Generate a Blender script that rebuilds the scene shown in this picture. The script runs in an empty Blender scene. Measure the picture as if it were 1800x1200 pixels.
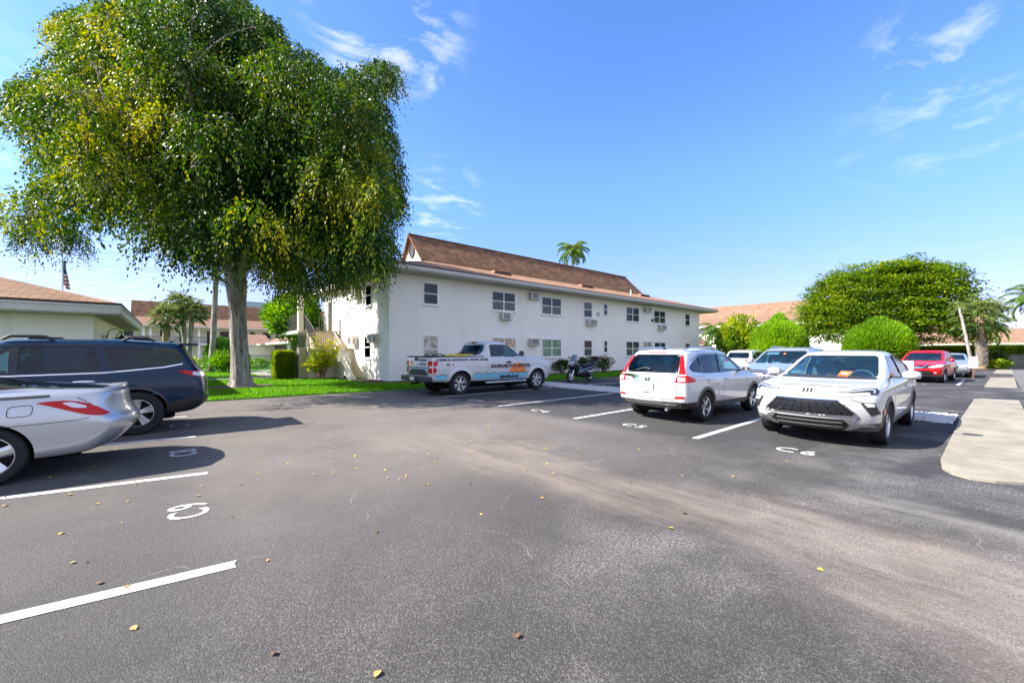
import bpy, bmesh, math, random
import numpy as np
from mathutils import Vector, Matrix
from mathutils.bvhtree import BVHTree
from mathutils.geometry import tessellate_polygon

SC = bpy.context.scene
COL = SC.collection
R = math.radians

# ------------------------------------------------------------------ camera
cam = bpy.data.cameras.new('camera')
cam.sensor_width = 36.0
cam.lens = 14.36
cam.shift_y = 0.010
cam.clip_start = 0.05
cam.clip_end = 4000
cam_ob = bpy.data.objects.new('camera', cam)
cam_ob.location = (0, 0, 1.52)
cam_ob.rotation_euler = (R(90), 0, R(-40))
COL.objects.link(cam_ob)
SC.camera = cam_ob

# ------------------------------------------------------------------ sun, sky, exposure
SUN_DIR = Vector((1.03, -0.62, -1.0)).normalized()      # the way the light travels
SUN_ELEV = math.asin(-SUN_DIR.z)
SUN_AZ = math.atan2(-SUN_DIR.x, -SUN_DIR.y)             # clockwise from +Y
sun = bpy.data.lights.new('sun', 'SUN')
sun.energy = 4.9
sun.angle = R(0.5)
sun.color = (1.0, 0.94, 0.85)
sun_ob = bpy.data.objects.new('sun', sun)
sun_ob.rotation_euler = SUN_DIR.to_track_quat('-Z', 'Y').to_euler()
sun_ob.location = (-30, 20, 40)
COL.objects.link(sun_ob)
SC.view_settings.view_transform = 'Standard'
SC.view_settings.look = 'None'
SC.view_settings.gamma = 1.0
SC.view_settings.exposure = 1.5
SC.cycles.max_bounces = 8
SC.cycles.transparent_max_bounces = 12
SC.cycles.caustics_reflective = False
SC.cycles.caustics_refractive = False

world = bpy.data.worlds.new('World')
SC.world = world
world.use_nodes = True
wt = world.node_tree
wt.nodes.clear()

def NW(t, typ, **kw):
    n = t.nodes.new(typ)
    for k, v in kw.items():
        setattr(n, k, v)
    return n

def build_world():
    t = wt
    L = t.links.new
    out = NW(t, 'ShaderNodeOutputWorld')
    bg = NW(t, 'ShaderNodeBackground')
    bg.inputs['Strength'].default_value = 0.118
    sky = NW(t, 'ShaderNodeTexSky')
    sky.sky_type = 'NISHITA'
    sky.sun_disc = False
    sky.sun_elevation = SUN_ELEV
    sky.sun_rotation = SUN_AZ
    sky.air_density = 1.0
    sky.dust_density = 0.35
    sky.ozone_density = 2.2
    hs = NW(t, 'ShaderNodeHueSaturation')
    hs.inputs['Hue'].default_value = 0.512
    hs.inputs['Saturation'].default_value = 1.22
    hs.inputs['Value'].default_value = 1.0
    L(sky.outputs[0], hs.inputs['Color'])
    # clouds: stretched noise inside soft patches of sky
    tc = NW(t, 'ShaderNodeTexCoord')
    nrm = NW(t, 'ShaderNodeVectorMath', operation='NORMALIZE')
    L(tc.outputs['Generated'], nrm.inputs[0])
    sep = NW(t, 'ShaderNodeSeparateXYZ')
    L(nrm.outputs[0], sep.inputs[0])
    zz = NW(t, 'ShaderNodeMath', operation='MAXIMUM')
    L(sep.outputs['Z'], zz.inputs[0]); zz.inputs[1].default_value = 0.04
    dx = NW(t, 'ShaderNodeMath', operation='DIVIDE'); L(sep.outputs['X'], dx.inputs[0]); L(zz.outputs[0], dx.inputs[1])
    dy = NW(t, 'ShaderNodeMath', operation='DIVIDE'); L(sep.outputs['Y'], dy.inputs[0]); L(zz.outputs[0], dy.inputs[1])
    comb = NW(t, 'ShaderNodeCombineXYZ'); L(dx.outputs[0], comb.inputs[0]); L(dy.outputs[0], comb.inputs[1])
    mp = NW(t, 'ShaderNodeMapping')
    mp.inputs['Rotation'].default_value = (0, 0, R(35))
    mp.inputs['Scale'].default_value = (1.5, 2.2, 1)
    L(comb.outputs[0], mp.inputs['Vector'])
    nz = NW(t, 'ShaderNodeTexNoise')
    nz.inputs['Scale'].default_value = 2.1
    nz.inputs['Detail'].default_value = 9
    nz.inputs['Roughness'].default_value = 0.62
    nz.inputs['Distortion'].default_value = 0.35
    L(mp.outputs[0], nz.inputs['Vector'])
    ramp = NW(t, 'ShaderNodeMapRange')
    ramp.inputs['From Min'].default_value = 0.50
    ramp.inputs['From Max'].default_value = 0.80
    L(nz.outputs['Fac'], ramp.inputs['Value'])
    def addm(a, b):
        m = NW(t, 'ShaderNodeMath', operation='ADD'); m.use_clamp = True
        L(a, m.inputs[0]); L(b, m.inputs[1]); return m.outputs[0]
    total = None
    # direction, inner cosine, outer cosine, strength
    for d, c0, c1, s in CLOUDS:
        dv = Vector(d).normalized()
        dot = NW(t, 'ShaderNodeVectorMath', operation='DOT_PRODUCT')
        dot.inputs[1].default_value = dv
        L(nrm.outputs[0], dot.inputs[0])
        mr = NW(t, 'ShaderNodeMapRange', interpolation_type='SMOOTHSTEP')
        mr.inputs['From Min'].default_value = c1
        mr.inputs['From Max'].default_value = c0
        mr.inputs['To Max'].default_value = s
        L(dot.outputs['Value'], mr.inputs['Value'])
        total = mr.outputs[0] if total is None else addm(total, mr.outputs[0])
    mul = NW(t, 'ShaderNodeMath', operation='MULTIPLY')
    L(total, mul.inputs[0]); L(ramp.outputs[0], mul.inputs[1])
    # a pale veil low over the horizon
    veil = NW(t, 'ShaderNodeMapRange', interpolation_type='SMOOTHSTEP')
    veil.inputs['From Min'].default_value = 0.30
    veil.inputs['From Max'].default_value = 0.02
    veil.inputs['To Max'].default_value = 0.22
    L(sep.outputs['Z'], veil.inputs['Value'])
    nz2 = NW(t, 'ShaderNodeTexNoise')
    nz2.inputs['Scale'].default_value = 1.1; nz2.inputs['Detail'].default_value = 6
    L(mp.outputs[0], nz2.inputs['Vector'])
    vm = NW(t, 'ShaderNodeMath', operation='MULTIPLY')
    L(veil.outputs[0], vm.inputs[0]); L(nz2.outputs['Fac'], vm.inputs[1])
    # unseen bank of bright cloud behind the camera, added as white fill light
    bd = NW(t, 'ShaderNodeVectorMath', operation='DOT_PRODUCT')
    bd.inputs[1].default_value = Vector((-0.35, -0.85, 0.40)).normalized()
    L(nrm.outputs[0], bd.inputs[0])
    bm_ = NW(t, 'ShaderNodeMapRange', interpolation_type='SMOOTHSTEP')
    bm_.inputs['From Min'].default_value = 0.15; bm_.inputs['From Max'].default_value = 0.75; bm_.inputs['To Max'].default_value = 0.80
    L(bd.outputs['Value'], bm_.inputs['Value'])
    bk = NW(t, 'ShaderNodeMath', operation='MULTIPLY')
    L(bm_.outputs[0], bk.inputs[0]); L(nz2.outputs['Fac'], bk.inputs[1])
    fac = addm(addm(mul.outputs[0], vm.outputs[0]), bk.outputs[0])
    mix = NW(t, 'ShaderNodeMix', data_type='RGBA')
    L(fac, mix.inputs[0])
    mix.inputs[7].default_value = (5.1, 4.95, 4.75, 1)
    # thinner, bluer air low down than the model gives
    low = NW(t, 'ShaderNodeMapRange', interpolation_type='SMOOTHSTEP')
    low.inputs['From Min'].default_value = 0.0
    low.inputs['From Max'].default_value = 0.42
    L(sep.outputs['Z'], low.inputs['Value'])
    air = NW(t, 'ShaderNodeMix', data_type='RGBA')
    air.inputs[6].default_value = (0.47, 0.395, 0.66, 1); air.inputs[7].default_value = (1.0, 1.06, 1.08, 1)
    L(low.outputs[0], air.inputs[0])
    scl = NW(t, 'ShaderNodeVectorMath', operation='MULTIPLY')
    L(hs.outputs[0], scl.inputs[0]); L(air.outputs[2], scl.inputs[1])
    L(scl.outputs[0], mix.inputs[6])
    L(mix.outputs[2], bg.inputs['Color'])
    L(bg.outputs[0], out.inputs[0])

CLOUDS = [
    ((0.42, 0.95, 0.80), 0.9985, 0.986, 0.85),
    ((0.34, 1.02, 0.86), 0.999, 0.993, 0.4),
    ((1.57, -0.02, 0.69), 0.998, 0.986, 0.24),
    ((1.39, 0.14, 0.54), 0.998, 0.992, 0.10),
    ((1.40, 0.12, 0.73), 0.9994, 0.996, 0.5),
    ((0.51, 0.87, 0.36), 0.999, 0.994, 0.6),
    ((-0.28, 1.5, 0.30), 0.990, 0.95, 0.4),
]
build_world()

# ------------------------------------------------------------------ kit
def tag(o, label=None, cat=None, group=None, kind=None):
    if label: o['label'] = label
    if cat: o['category'] = cat
    if group: o['group'] = group
    if kind: o['kind'] = kind
    return o

def empty(name, loc=(0, 0, 0), rz=0.0, label=None, cat=None, group=None):
    o = bpy.data.objects.new(name, None)
    o.empty_display_size = 0.2
    o.location = loc
    o.rotation_euler = (0, 0, rz)
    COL.objects.link(o)
    return tag(o, label, cat, group)

def link_mesh(name, me, parent=None, loc=None):
    o = bpy.data.objects.new(name, me)
    COL.objects.link(o)
    if parent: o.parent = parent
    if loc: o.location = loc
    return o

def copy_tree(o, parent=None):
    c = o.copy()
    COL.objects.link(c)
    if parent: c.parent = parent
    for ch in list(o.children):
        copy_tree(ch, c)
    return c

class MB:
    """collects shapes, builds ONE mesh object"""
    def __init__(s):
        s.v = []; s.f = []; s.m = []
    def add(s, vs, fs, mi=0):
        b = len(s.v)
        s.v += [tuple(v) for v in vs]
        s.f += [tuple(i + b for i in f) for f in fs]
        s.m += [mi] * len(fs)
        return s
    def box(s, x0, y0, z0, x1, y1, z1, mi=0):
        vs = [(x0, y0, z0), (x1, y0, z0), (x1, y1, z0), (x0, y1, z0), (x0, y0, z1), (x1, y0, z1), (x1, y1, z1), (x0, y1, z1)]
        return s.add(vs, [(0, 3, 2, 1), (4, 5, 6, 7), (0, 1, 5, 4), (1, 2, 6, 5), (2, 3, 7, 6), (3, 0, 4, 7)], mi)
    def bbox(s, x0, y0, z0, x1, y1, z1, b=0.01, mi=0):
        """box with chamfered edges"""
        bm = bmesh.new()
        bmesh.ops.create_cube(bm, size=1)
        for v in bm.verts:
            v.co = Vector(((x0 + x1) / 2 + v.co.x * (x1 - x0), (y0 + y1) / 2 + v.co.y * (y1 - y0), (z0 + z1) / 2 + v.co.z * (z1 - z0)))
        bmesh.ops.bevel(bm, geom=bm.edges[:], offset=b, segments=2, profile=0.6, affect='EDGES')
        return s.bm(bm, mi)
    def bm(s, bm, mi=0, mat=None):
        bm.verts.index_update()
        vs = [v.co.copy() for v in bm.verts]
        if mat is not None: vs = [mat @ v for v in vs]
        s.add(vs, [[v.index for v in f.verts] for f in bm.faces], mi)
        bm.free()
        return s
    def quad(s, a, b, c, d, mi=0):
        return s.add([a, b, c, d], [(0, 1, 2, 3)], mi)
    def poly(s, pts, mi=0):
        return s.add(pts, [tuple(range(len(pts)))], mi)
    def prism(s, pts, z0, z1, mi=0):
        """polygon (ccw, x/y) extruded in z"""
        n = len(pts)
        vs = [(p[0], p[1], z0) for p in pts] + [(p[0], p[1], z1) for p in pts]
        fs = [tuple(range(n - 1, -1, -1)), tuple(range(n, 2 * n))] + [(i, (i + 1) % n, n + (i + 1) % n, n + i) for i in range(n)]
        return s.add(vs, fs, mi)
    def extr(s, pts, vec, mi=0):
        """3-D polygon swept along vec"""
        n = len(pts); vec = Vector(vec)
        vs = [tuple(p) for p in pts] + [tuple(Vector(p) + vec) for p in pts]
        fs = [tuple(range(n - 1, -1, -1)), tuple(range(n, 2 * n))] + [(i, (i + 1) % n, n + (i + 1) % n, n + i) for i in range(n)]
        return s.add(vs, fs, mi)
    def tube(s, pts, r, n=8, mi=0, cap=True):
        pts = [Vector(p) for p in pts]
        rs = r if isinstance(r, (list, tuple)) else [r] * len(pts)
        b = len(s.v); up = None
        for i, p in enumerate(pts):
            t = (pts[min(i + 1, len(pts) - 1)] - pts[max(i - 1, 0)]).normalized()
            if up is None:
                up = Vector((0, 0, 1)) if abs(t.z) < 0.9 else Vector((1, 0, 0))
            a = t.cross(up).normalized(); c = a.cross(t).normalized(); up = c
            for k in range(n):
                w = 2 * math.pi * k / n
                s.v.append(tuple(p + (a * math.cos(w) + c * math.sin(w)) * rs[i]))
        for i in range(len(pts) - 1):
            for k in range(n):
                s.f.append((b + i * n + k, b + i * n + (k + 1) % n, b + (i + 1) * n + (k + 1) % n, b + (i + 1) * n + k)); s.m.append(mi)
        if cap:
            s.f.append(tuple(b + k for k in range(n - 1, -1, -1))); s.m.append(mi)
            e = b + (len(pts) - 1) * n
            s.f.append(tuple(e + k for k in range(n))); s.m.append(mi)
        return s
    def lathe(s, prof, axis='z', c=(0, 0, 0), n=24, mi=0):
        """prof: (radius, height) pairs"""
        b = len(s.v)
        for r, h in prof:
            for k in range(n):
                w = 2 * math.pi * k / n
                p = (r * math.cos(w), r * math.sin(w), h)
                if axis == 'y': p = (p[0], p[2], p[1])
                if axis == 'x': p = (p[2], p[0], p[1])
                s.v.append((p[0] + c[0], p[1] + c[1], p[2] + c[2]))
        fl = axis == 'y'
        for i in range(len(prof) - 1):
            for k in range(n):
                q = (b + i * n + k, b + i * n + (k + 1) % n, b + (i + 1) * n + (k + 1) % n, b + (i + 1) * n + k)
                s.f.append(q[::-1] if fl else q); s.m.append(mi)
        return s
    def build(s, name, mats, parent=None, smooth=None, uv=False, loc=None):
        me = bpy.data.meshes.new(name)
        me.from_pydata(s.v, [], s.f)
        if not isinstance(mats, (list, tuple)): mats = [mats]
        for m in mats: me.materials.append(m)
        if len(mats) > 1: me.polygons.foreach_set('material_index', s.m)
        finish(me, smooth)
        if uv: planar_uv(me)
        return link_mesh(name, me, parent, loc)

def finish(me, smooth=None):
    me.validate(); me.update()
    if smooth is not None:
        me.polygons.foreach_set('use_smooth', [True] * len(me.polygons))
        me.set_sharp_from_angle(angle=R(smooth))

def planar_uv(me):
    """u runs level along each face, v runs up its slope, both in metres"""
    uv = me.uv_layers.new(name='UVMap')
    for p in me.polygons:
        n = p.normal
        u = Vector((0, 0, 1)).cross(n)
        u = u.normalized() if u.length > 1e-4 else Vector((1, 0, 0))
        v = n.cross(u)
        for li in p.loop_indices:
            co = me.vertices[me.loops[li].vertex_index].co
            uv.data[li].uv = (co.dot(u), co.dot(v))

def fill_mesh(name, pts, z, mat, parent=None, thick=0.0):
    """flat polygon sheet (possibly concave), with skirts when thick"""
    tris = tessellate_polygon([[Vector((p[0], p[1], 0)) for p in pts]])
    vs = [(p[0], p[1], z) for p in pts]; n = len(pts)
    fs = []
    for t in tris:
        a, b, c = (Vector(vs[i]) for i in t)
        fs.append(t if (b - a).cross(c - a).z > 0 else (t[0], t[2], t[1]))
    mb = MB()
    mb.add(vs, fs)
    if thick:
        mb.add(vs + [(p[0], p[1], z - thick) for p in pts], [(i, i + n, (i + 1) % n + n, (i + 1) % n) for i in range(n)])
    return mb.build(name, mat, parent)

def text_mesh(txt, size, bold=0.0, align='CENTER', shear=0.0, spacing=1.0):
    """flat text: list of verts (x,y) and faces"""
    cu = bpy.data.curves.new('t', 'FONT')
    cu.body = txt; cu.size = size; cu.align_x = align; cu.align_y = 'CENTER'; cu.offset = bold; cu.shear = shear
    cu.space_character = spacing
    cu.resolution_u = 3
    ob = bpy.data.objects.new('t', cu)
    COL.objects.link(ob)
    dg = bpy.context.evaluated_depsgraph_get()
    me = bpy.data.meshes.new_from_object(ob.evaluated_get(dg))
    vs = [(v.co.x, v.co.y) for v in me.vertices]
    fs = [tuple(p.vertices) for p in me.polygons]
    bpy.data.objects.remove(ob); bpy.data.curves.remove(cu); bpy.data.meshes.remove(me)
    return vs, fs

def apply_mods(name, me, mods, mats=None):
    """run a list of (type, settings) modifiers on a mesh, give the resulting mesh"""
    ob = bpy.data.objects.new('tmp', me)
    COL.objects.link(ob)
    for typ, kw in mods:
        m = ob.modifiers.new('m', typ)
        for k, v in kw.items(): setattr(m, k, v)
    dg = bpy.context.evaluated_depsgraph_get()
    r = bpy.data.meshes.new_from_object(ob.evaluated_get(dg))
    r.name = name
    bpy.data.objects.remove(ob)
    return r

# ------------------------------------------------------------------ materials
def mat(name, col, rough=0.5, metal=0.0, coat=0.0, spec=0.5, noise=0.0, nscale=8.0, bump=0.0, bscale=60.0, emis=None):
    m = bpy.data.materials.new(name)
    m.use_nodes = True
    t = m.node_tree
    b = t.nodes['Principled BSDF']
    b.inputs['Base Color'].default_value = (*col, 1)
    b.inputs['Roughness'].default_value = rough
    b.inputs['Metallic'].default_value = metal
    b.inputs['Coat Weight'].default_value = coat
    b.inputs['Coat Roughness'].default_value = 0.04
    b.inputs['Specular IOR Level'].default_value = spec
    if noise or bump:
        tc = t.nodes.new('ShaderNodeTexCoord')
    if noise:
        nz = t.nodes.new('ShaderNodeTexNoise')
        nz.inputs['Scale'].default_value = nscale; nz.inputs['Detail'].default_value = 6
        nz.inputs['Roughness'].default_value = 0.65
        t.links.new(tc.outputs['Object'], nz.inputs['Vector'])
        mx = t.nodes.new('ShaderNodeMix'); mx.data_type = 'RGBA'
        mx.inputs[6].default_value = (*[max(0, c * (1 - noise)) for c in col], 1)
        mx.inputs[7].default_value = (*[min(1, c * (1 + noise)) for c in col], 1)
        mr = t.nodes.new('ShaderNodeMapRange'); mr.inputs['From Min'].default_value = 0.3; mr.inputs['From Max'].default_value = 0.7
        t.links.new(nz.outputs['Fac'], mr.inputs['Value'])
        t.links.new(mr.outputs[0], mx.inputs[0])
        t.links.new(mx.outputs[2], b.inputs['Base Color'])
    if bump:
        nb = t.nodes.new('ShaderNodeTexNoise')
        nb.inputs['Scale'].default_value = bscale; nb.inputs['Detail'].default_value = 4
        t.links.new(tc.outputs['Object'], nb.inputs['Vector'])
        bp = t.nodes.new('ShaderNodeBump'); bp.inputs['Strength'].default_value = bump; bp.inputs['Distance'].default_value = 0.01
        t.links.new(nb.outputs['Fac'], bp.inputs['Height'])
        t.links.new(bp.outputs[0], b.inputs['Normal'])
    return m

def glass_mat(name, tint, opac=0.55, rough=0.01):
    """thin tinted pane: part see-through, part dark, with a mirror-like face"""
    m = bpy.data.materials.new(name)
    m.use_nodes = True
    t = m.node_tree; t.nodes.clear(); L = t.links.new
    out = t.nodes.new('ShaderNodeOutputMaterial')
    tr = t.nodes.new('ShaderNodeBsdfTransparent')
    tr.inputs[0].default_value = (*[1 - opac + opac * c for c in tint], 1)
    df = t.nodes.new('ShaderNodeBsdfDiffuse'); df.inputs[0].default_value = (*[c * 0.12 for c in tint], 1)
    mx = t.nodes.new('ShaderNodeMixShader'); mx.inputs[0].default_value = 0.08
    L(tr.outputs[0], mx.inputs[1]); L(df.outputs[0], mx.inputs[2])
    gl = t.nodes.new('ShaderNodeBsdfGlossy'); gl.inputs['Roughness'].default_value = rough
    fr = t.nodes.new('ShaderNodeFresnel'); fr.inputs[0].default_value = 1.55
    m2 = t.nodes.new('ShaderNodeMixShader')
    ge = t.nodes.new('ShaderNodeNewGeometry')
    om = t.nodes.new('ShaderNodeMath'); om.operation = 'SUBTRACT'; om.inputs[0].default_value = 1.0; L(ge.outputs['Backfacing'], om.inputs[1])
    fm = t.nodes.new('ShaderNodeMath'); fm.operation = 'MULTIPLY'; L(fr.outputs[0], fm.inputs[0]); L(om.outputs[0], fm.inputs[1])
    L(fm.outputs[0], m2.inputs[0]); L(mx.outputs[0], m2.inputs[1]); L(gl.outputs[0], m2.inputs[2])
    L(m2.outputs[0], out.inputs[0])
    return m

def leaf_mat(name, dark, mid, light, trans=0.35, rough=0.45, patch=0.35):
    """leaves: each leaf has its own tint; tips and new growth in patches are yellower"""
    m = bpy.data.materials.new(name)
    m.use_nodes = True
    t = m.node_tree; t.nodes.clear(); L = t.links.new
    out = t.nodes.new('ShaderNodeOutputMaterial')
    at = t.nodes.new('ShaderNodeAttribute'); at.attribute_name = 'tint'
    rp = t.nodes.new('ShaderNodeValToRGB')
    e = rp.color_ramp.elements
    e[0].color = (*dark, 1); e[1].color = (*light, 1); e[1].position = 1.0
    k = rp.color_ramp.elements.new(0.5); k.color = (*mid, 1)
    L(at.outputs['Fac'], rp.inputs[0])
    b = t.nodes.new('ShaderNodeBsdfPrincipled')
    b.inputs['Roughness'].default_value = rough
    b.inputs['Specular IOR Level'].default_value = 0.25
    L(rp.outputs[0], b.inputs['Base Color'])
    tr = t.nodes.new('ShaderNodeBsdfTranslucent')
    g = t.nodes.new('ShaderNodeHueSaturation'); g.inputs['Hue'].default_value = 0.485; g.inputs['Saturation'].default_value = 1.1; g.inputs['Value'].default_value = 1.5
    L(rp.outputs[0], g.inputs['Color']); L(g.outputs[0], tr.inputs[0])
    mx = t.nodes.new('ShaderNodeMixShader'); mx.inputs[0].default_value = trans
    L(b.outputs[0], mx.inputs[1]); L(tr.outputs[0], mx.inputs[2])
    L(mx.outputs[0], out.inputs[0])
    return m

def shingle_mat(name, c1, c2, c3, row=0.15, width=0.32):
    m = bpy.data.materials.new(name)
    m.use_nodes = True
    t = m.node_tree; L = t.links.new
    b = t.nodes['Principled BSDF']
    b.inputs['Roughness'].default_value = 0.9
    b.inputs['Specular IOR Level'].default_value = 0.2
    uv = t.nodes.new('ShaderNodeUVMap')
    br = t.nodes.new('ShaderNodeTexBrick')
    br.inputs['Scale'].default_value = 1.0
    br.inputs['Row Height'].default_value = row
    br.inputs['Brick Width'].default_value = width
    br.inputs['Mortar Size'].default_value = 0.012
    br.inputs['Mortar Smooth'].default_value = 0.3
    br.inputs['Bias'].default_value = 0.0
    br.inputs['Color1'].default_value = (*c1, 1); br.inputs['Color2'].default_value = (*c2, 1); br.inputs['Mortar'].default_value = (*c3, 1)
    nz0 = t.nodes.new('ShaderNodeTexNoise'); nz0.inputs['Scale'].default_value = 3; nz0.inputs['Detail'].default_value = 2
    L(uv.outputs[0], nz0.inputs['Vector'])
    ad = t.nodes.new('ShaderNodeVectorMath'); ad.operation = 'MULTIPLY_ADD'; ad.inputs[1].default_value = (0.03, 0.03, 0)
    L(nz0.outputs['Color'], ad.inputs[0]); L(uv.outputs[0], ad.inputs[2])
    L(ad.outputs[0], br.inputs['Vector'])
    nz = t.nodes.new('ShaderNodeTexNoise'); nz.inputs['Scale'].default_value = 1.3; nz.inputs['Detail'].default_value = 8; nz.inputs['Roughness'].default_value = 0.75
    L(uv.outputs[0], nz.inputs['Vector'])
    mr = t.nodes.new('ShaderNodeMapRange'); mr.inputs['From Min'].default_value = 0.3; mr.inputs['From Max'].default_value = 0.7
    mr.inputs['To Min'].default_value = 0.72; mr.inputs['To Max'].default_value = 1.25
    L(nz.outputs['Fac'], mr.inputs['Value'])
    mu = t.nodes.new('ShaderNodeVectorMath'); mu.operation = 'SCALE'
    L(br.outputs['Color'], mu.inputs[0]); L(mr.outputs[0], mu.inputs['Scale'])
    L(mu.outputs[0], b.inputs['Base Color'])
    bp = t.nodes.new('ShaderNodeBump'); bp.inputs['Strength'].default_value = 0.9; bp.inputs['Distance'].default_value = 0.03; bp.invert = True
    L(br.outputs['Fac'], bp.inputs['Height']); L(bp.outputs[0], b.inputs['Normal'])
    return m

M = {}
M['stucco'] = mat('stucco_white', (0.87, 0.83, 0.76), 0.85, noise=0.035, nscale=0.6, bump=0.5, bscale=45, spec=0.2)
def streaks(m):
    # faint rain streaks down the painted wall
    t = m.node_tree; L = t.links.new; b = t.nodes['Principled BSDF']
    src = b.inputs['Base Color'].links[0].from_socket
    tc = t.nodes.new('ShaderNodeTexCoord'); mp = t.nodes.new('ShaderNodeMapping'); mp.inputs['Scale'].default_value = (2.2, 2.2, 0.16)
    L(tc.outputs['Object'], mp.inputs['Vector'])
    nz = t.nodes.new('ShaderNodeTexNoise'); nz.inputs['Scale'].default_value = 1.4; nz.inputs['Detail'].default_value = 7; nz.inputs['Roughness'].default_value = 0.68
    L(mp.outputs[0], nz.inputs['Vector'])
    mr = t.nodes.new('ShaderNodeMapRange'); mr.inputs['From Min'].default_value = 0.52; mr.inputs['From Max'].default_value = 0.78; mr.inputs['To Max'].default_value = 0.22
    L(nz.outputs['Fac'], mr.inputs['Value'])
    mx = t.nodes.new('ShaderNodeMix'); mx.data_type = 'RGBA'; mx.inputs[7].default_value = (0.50, 0.46, 0.40, 1)
    L(mr.outputs[0], mx.inputs[0]); L(src, mx.inputs[6]); L(mx.outputs[2], b.inputs['Base Color'])
streaks(M['stucco'])
M['stucco_cream'] = mat('stucco_cream', (0.78, 0.73, 0.60), 0.85, noise=0.04, nscale=0.6, bump=0.4, bscale=45, spec=0.2)
M['trim'] = mat('white_trim', (0.80, 0.80, 0.79), 0.45, noise=0.02, nscale=3)
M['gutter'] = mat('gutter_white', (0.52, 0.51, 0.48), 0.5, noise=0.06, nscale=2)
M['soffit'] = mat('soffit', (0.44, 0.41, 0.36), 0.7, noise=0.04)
M['siding'] = mat('siding', (0.80, 0.80, 0.80), 0.5)
M['roof'] = shingle_mat('shingles_brown', (0.17, 0.085, 0.045), (0.30, 0.165, 0.095), (0.06, 0.03, 0.018), row=0.2, width=0.4)
M['roof_low'] = shingle_mat('shingles_light_brown', (0.30, 0.17, 0.10), (0.38, 0.225, 0.14), (0.14, 0.075, 0.045))
M['roof_pink'] = shingle_mat('shingles_pinkish', (0.22, 0.13, 0.083), (0.26, 0.16, 0.108), (0.14, 0.08, 0.055), row=0.25, width=0.5)
M['roof_club'] = shingle_mat('shingles_clubhouse', (0.21, 0.125, 0.075), (0.27, 0.16, 0.10), (0.09, 0.05, 0.03), row=0.2, width=0.4)
M['roof_dark'] = mat('roof_dark_edge', (0.05, 0.03, 0.025), 0.8)
M['black_metal'] = mat('black_metal', (0.015, 0.015, 0.016), 0.45)
M['dark_bronze'] = mat('dark_bronze', (0.05, 0.045, 0.04), 0.5)
M['pane'] = mat('window_pane', (0.025, 0.04, 0.05), 0.06, spec=0.3, noise=0.35, nscale=1.5)
M['pane_blind'] = mat('pane_with_blind', (0.10, 0.105, 0.105), 0.06, spec=0.3, noise=0.25, nscale=2.5)
M['pane_green'] = mat('pane_green_curtain', (0.20, 0.29, 0.19), 0.06, spec=0.4, noise=0.3, nscale=2.2)
M['curtain'] = mat('pane_print_curtain', (0.42, 0.40, 0.34), 0.12, spec=0.4, noise=0.85, nscale=3.2)  # curtain print; on the nearest ground floor window it paints a reflection
M['curtain_warm'] = mat('pane_peach_curtain', (0.45, 0.31, 0.22), 0.12, spec=0.4, noise=0.55, nscale=3.4)
M['ac_body'] = mat('ac_casing', (0.62, 0.60, 0.54), 0.5, noise=0.08, nscale=5)
M['ac_dark'] = mat('ac_grille_dark', (0.05, 0.05, 0.055), 0.6)
M['concrete'] = mat('concrete', (0.25, 0.228, 0.18), 0.9, noise=0.28, nscale=1.6, bump=0.25, bscale=60, spec=0.2)
M['concrete_step'] = mat('concrete_step', (0.52, 0.44, 0.31), 0.9, noise=0.1, nscale=3, spec=0.2)
M['mulch'] = mat('mulch', (0.07, 0.04, 0.028), 0.95, noise=0.7, nscale=18, bump=1.0, bscale=30)
def bark_mat():
    m = mat('bark_grey', (0.3, 0.27, 0.23), 0.95, spec=0.12)
    t = m.node_tree; L = t.links.new; b = t.nodes['Principled BSDF']
    tc = t.nodes.new('ShaderNodeTexCoord'); mp = t.nodes.new('ShaderNodeMapping'); mp.inputs['Scale'].default_value = (7, 7, 1.1)
    L(tc.outputs['Object'], mp.inputs['Vector'])
    nz = t.nodes.new('ShaderNodeTexNoise'); nz.inputs['Scale'].default_value = 1.2; nz.inputs['Detail'].default_value = 9; nz.inputs['Roughness'].default_value = 0.72; nz.inputs['Distortion'].default_value = 0.6
    L(mp.outputs[0], nz.inputs['Vector'])
    rp = t.nodes.new('ShaderNodeValToRGB'); e = rp.color_ramp.elements
    e[0].position = 0.36; e[0].color = (0.07, 0.05, 0.035, 1); e[1].position = 0.68; e[1].color = (0.46, 0.44, 0.41, 1)
    k = e.new(0.5); k.color = (0.30, 0.275, 0.245, 1)
    L(nz.outputs['Fac'], rp.inputs[0]); L(rp.outputs[0], b.inputs['Base Color'])
    bp = t.nodes.new('ShaderNodeBump'); bp.inputs['Strength'].default_value = 1.0; bp.inputs['Distance'].default_value = 0.05
    L(nz.outputs['Fac'], bp.inputs['Height']); L(bp.outputs[0], b.inputs['Normal'])
    return m
M['bark'] = bark_mat()
M['bark_brown'] = mat('bark_brown', (0.20, 0.14, 0.09), 0.95, noise=0.4, nscale=6, bump=1.0, bscale=12, spec=0.15)
M['palm_bark'] = mat('palm_bark', (0.24, 0.165, 0.10), 0.95, noise=0.35, nscale=9, bump=1.0, bscale=16, spec=0.15)
M['tyre'] = mat('tyre_rubber', (0.017, 0.017, 0.018), 0.75, noise=0.2, nscale=10, spec=0.3)
M['well'] = mat('wheel_well', (0.010, 0.010, 0.010), 0.9, spec=0.1)
M['plastic'] = mat('black_plastic', (0.022, 0.022, 0.023), 0.5, bump=0.15, bscale=250)
M['gloss_black'] = mat('gloss_black', (0.008, 0.008, 0.009), 0.08, spec=0.6)
M['grey_plastic'] = mat('grey_plastic', (0.085, 0.08, 0.078), 0.55)
M['alloy'] = mat('alloy', (0.62, 0.62, 0.63), 0.28, metal=0.85)
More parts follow.
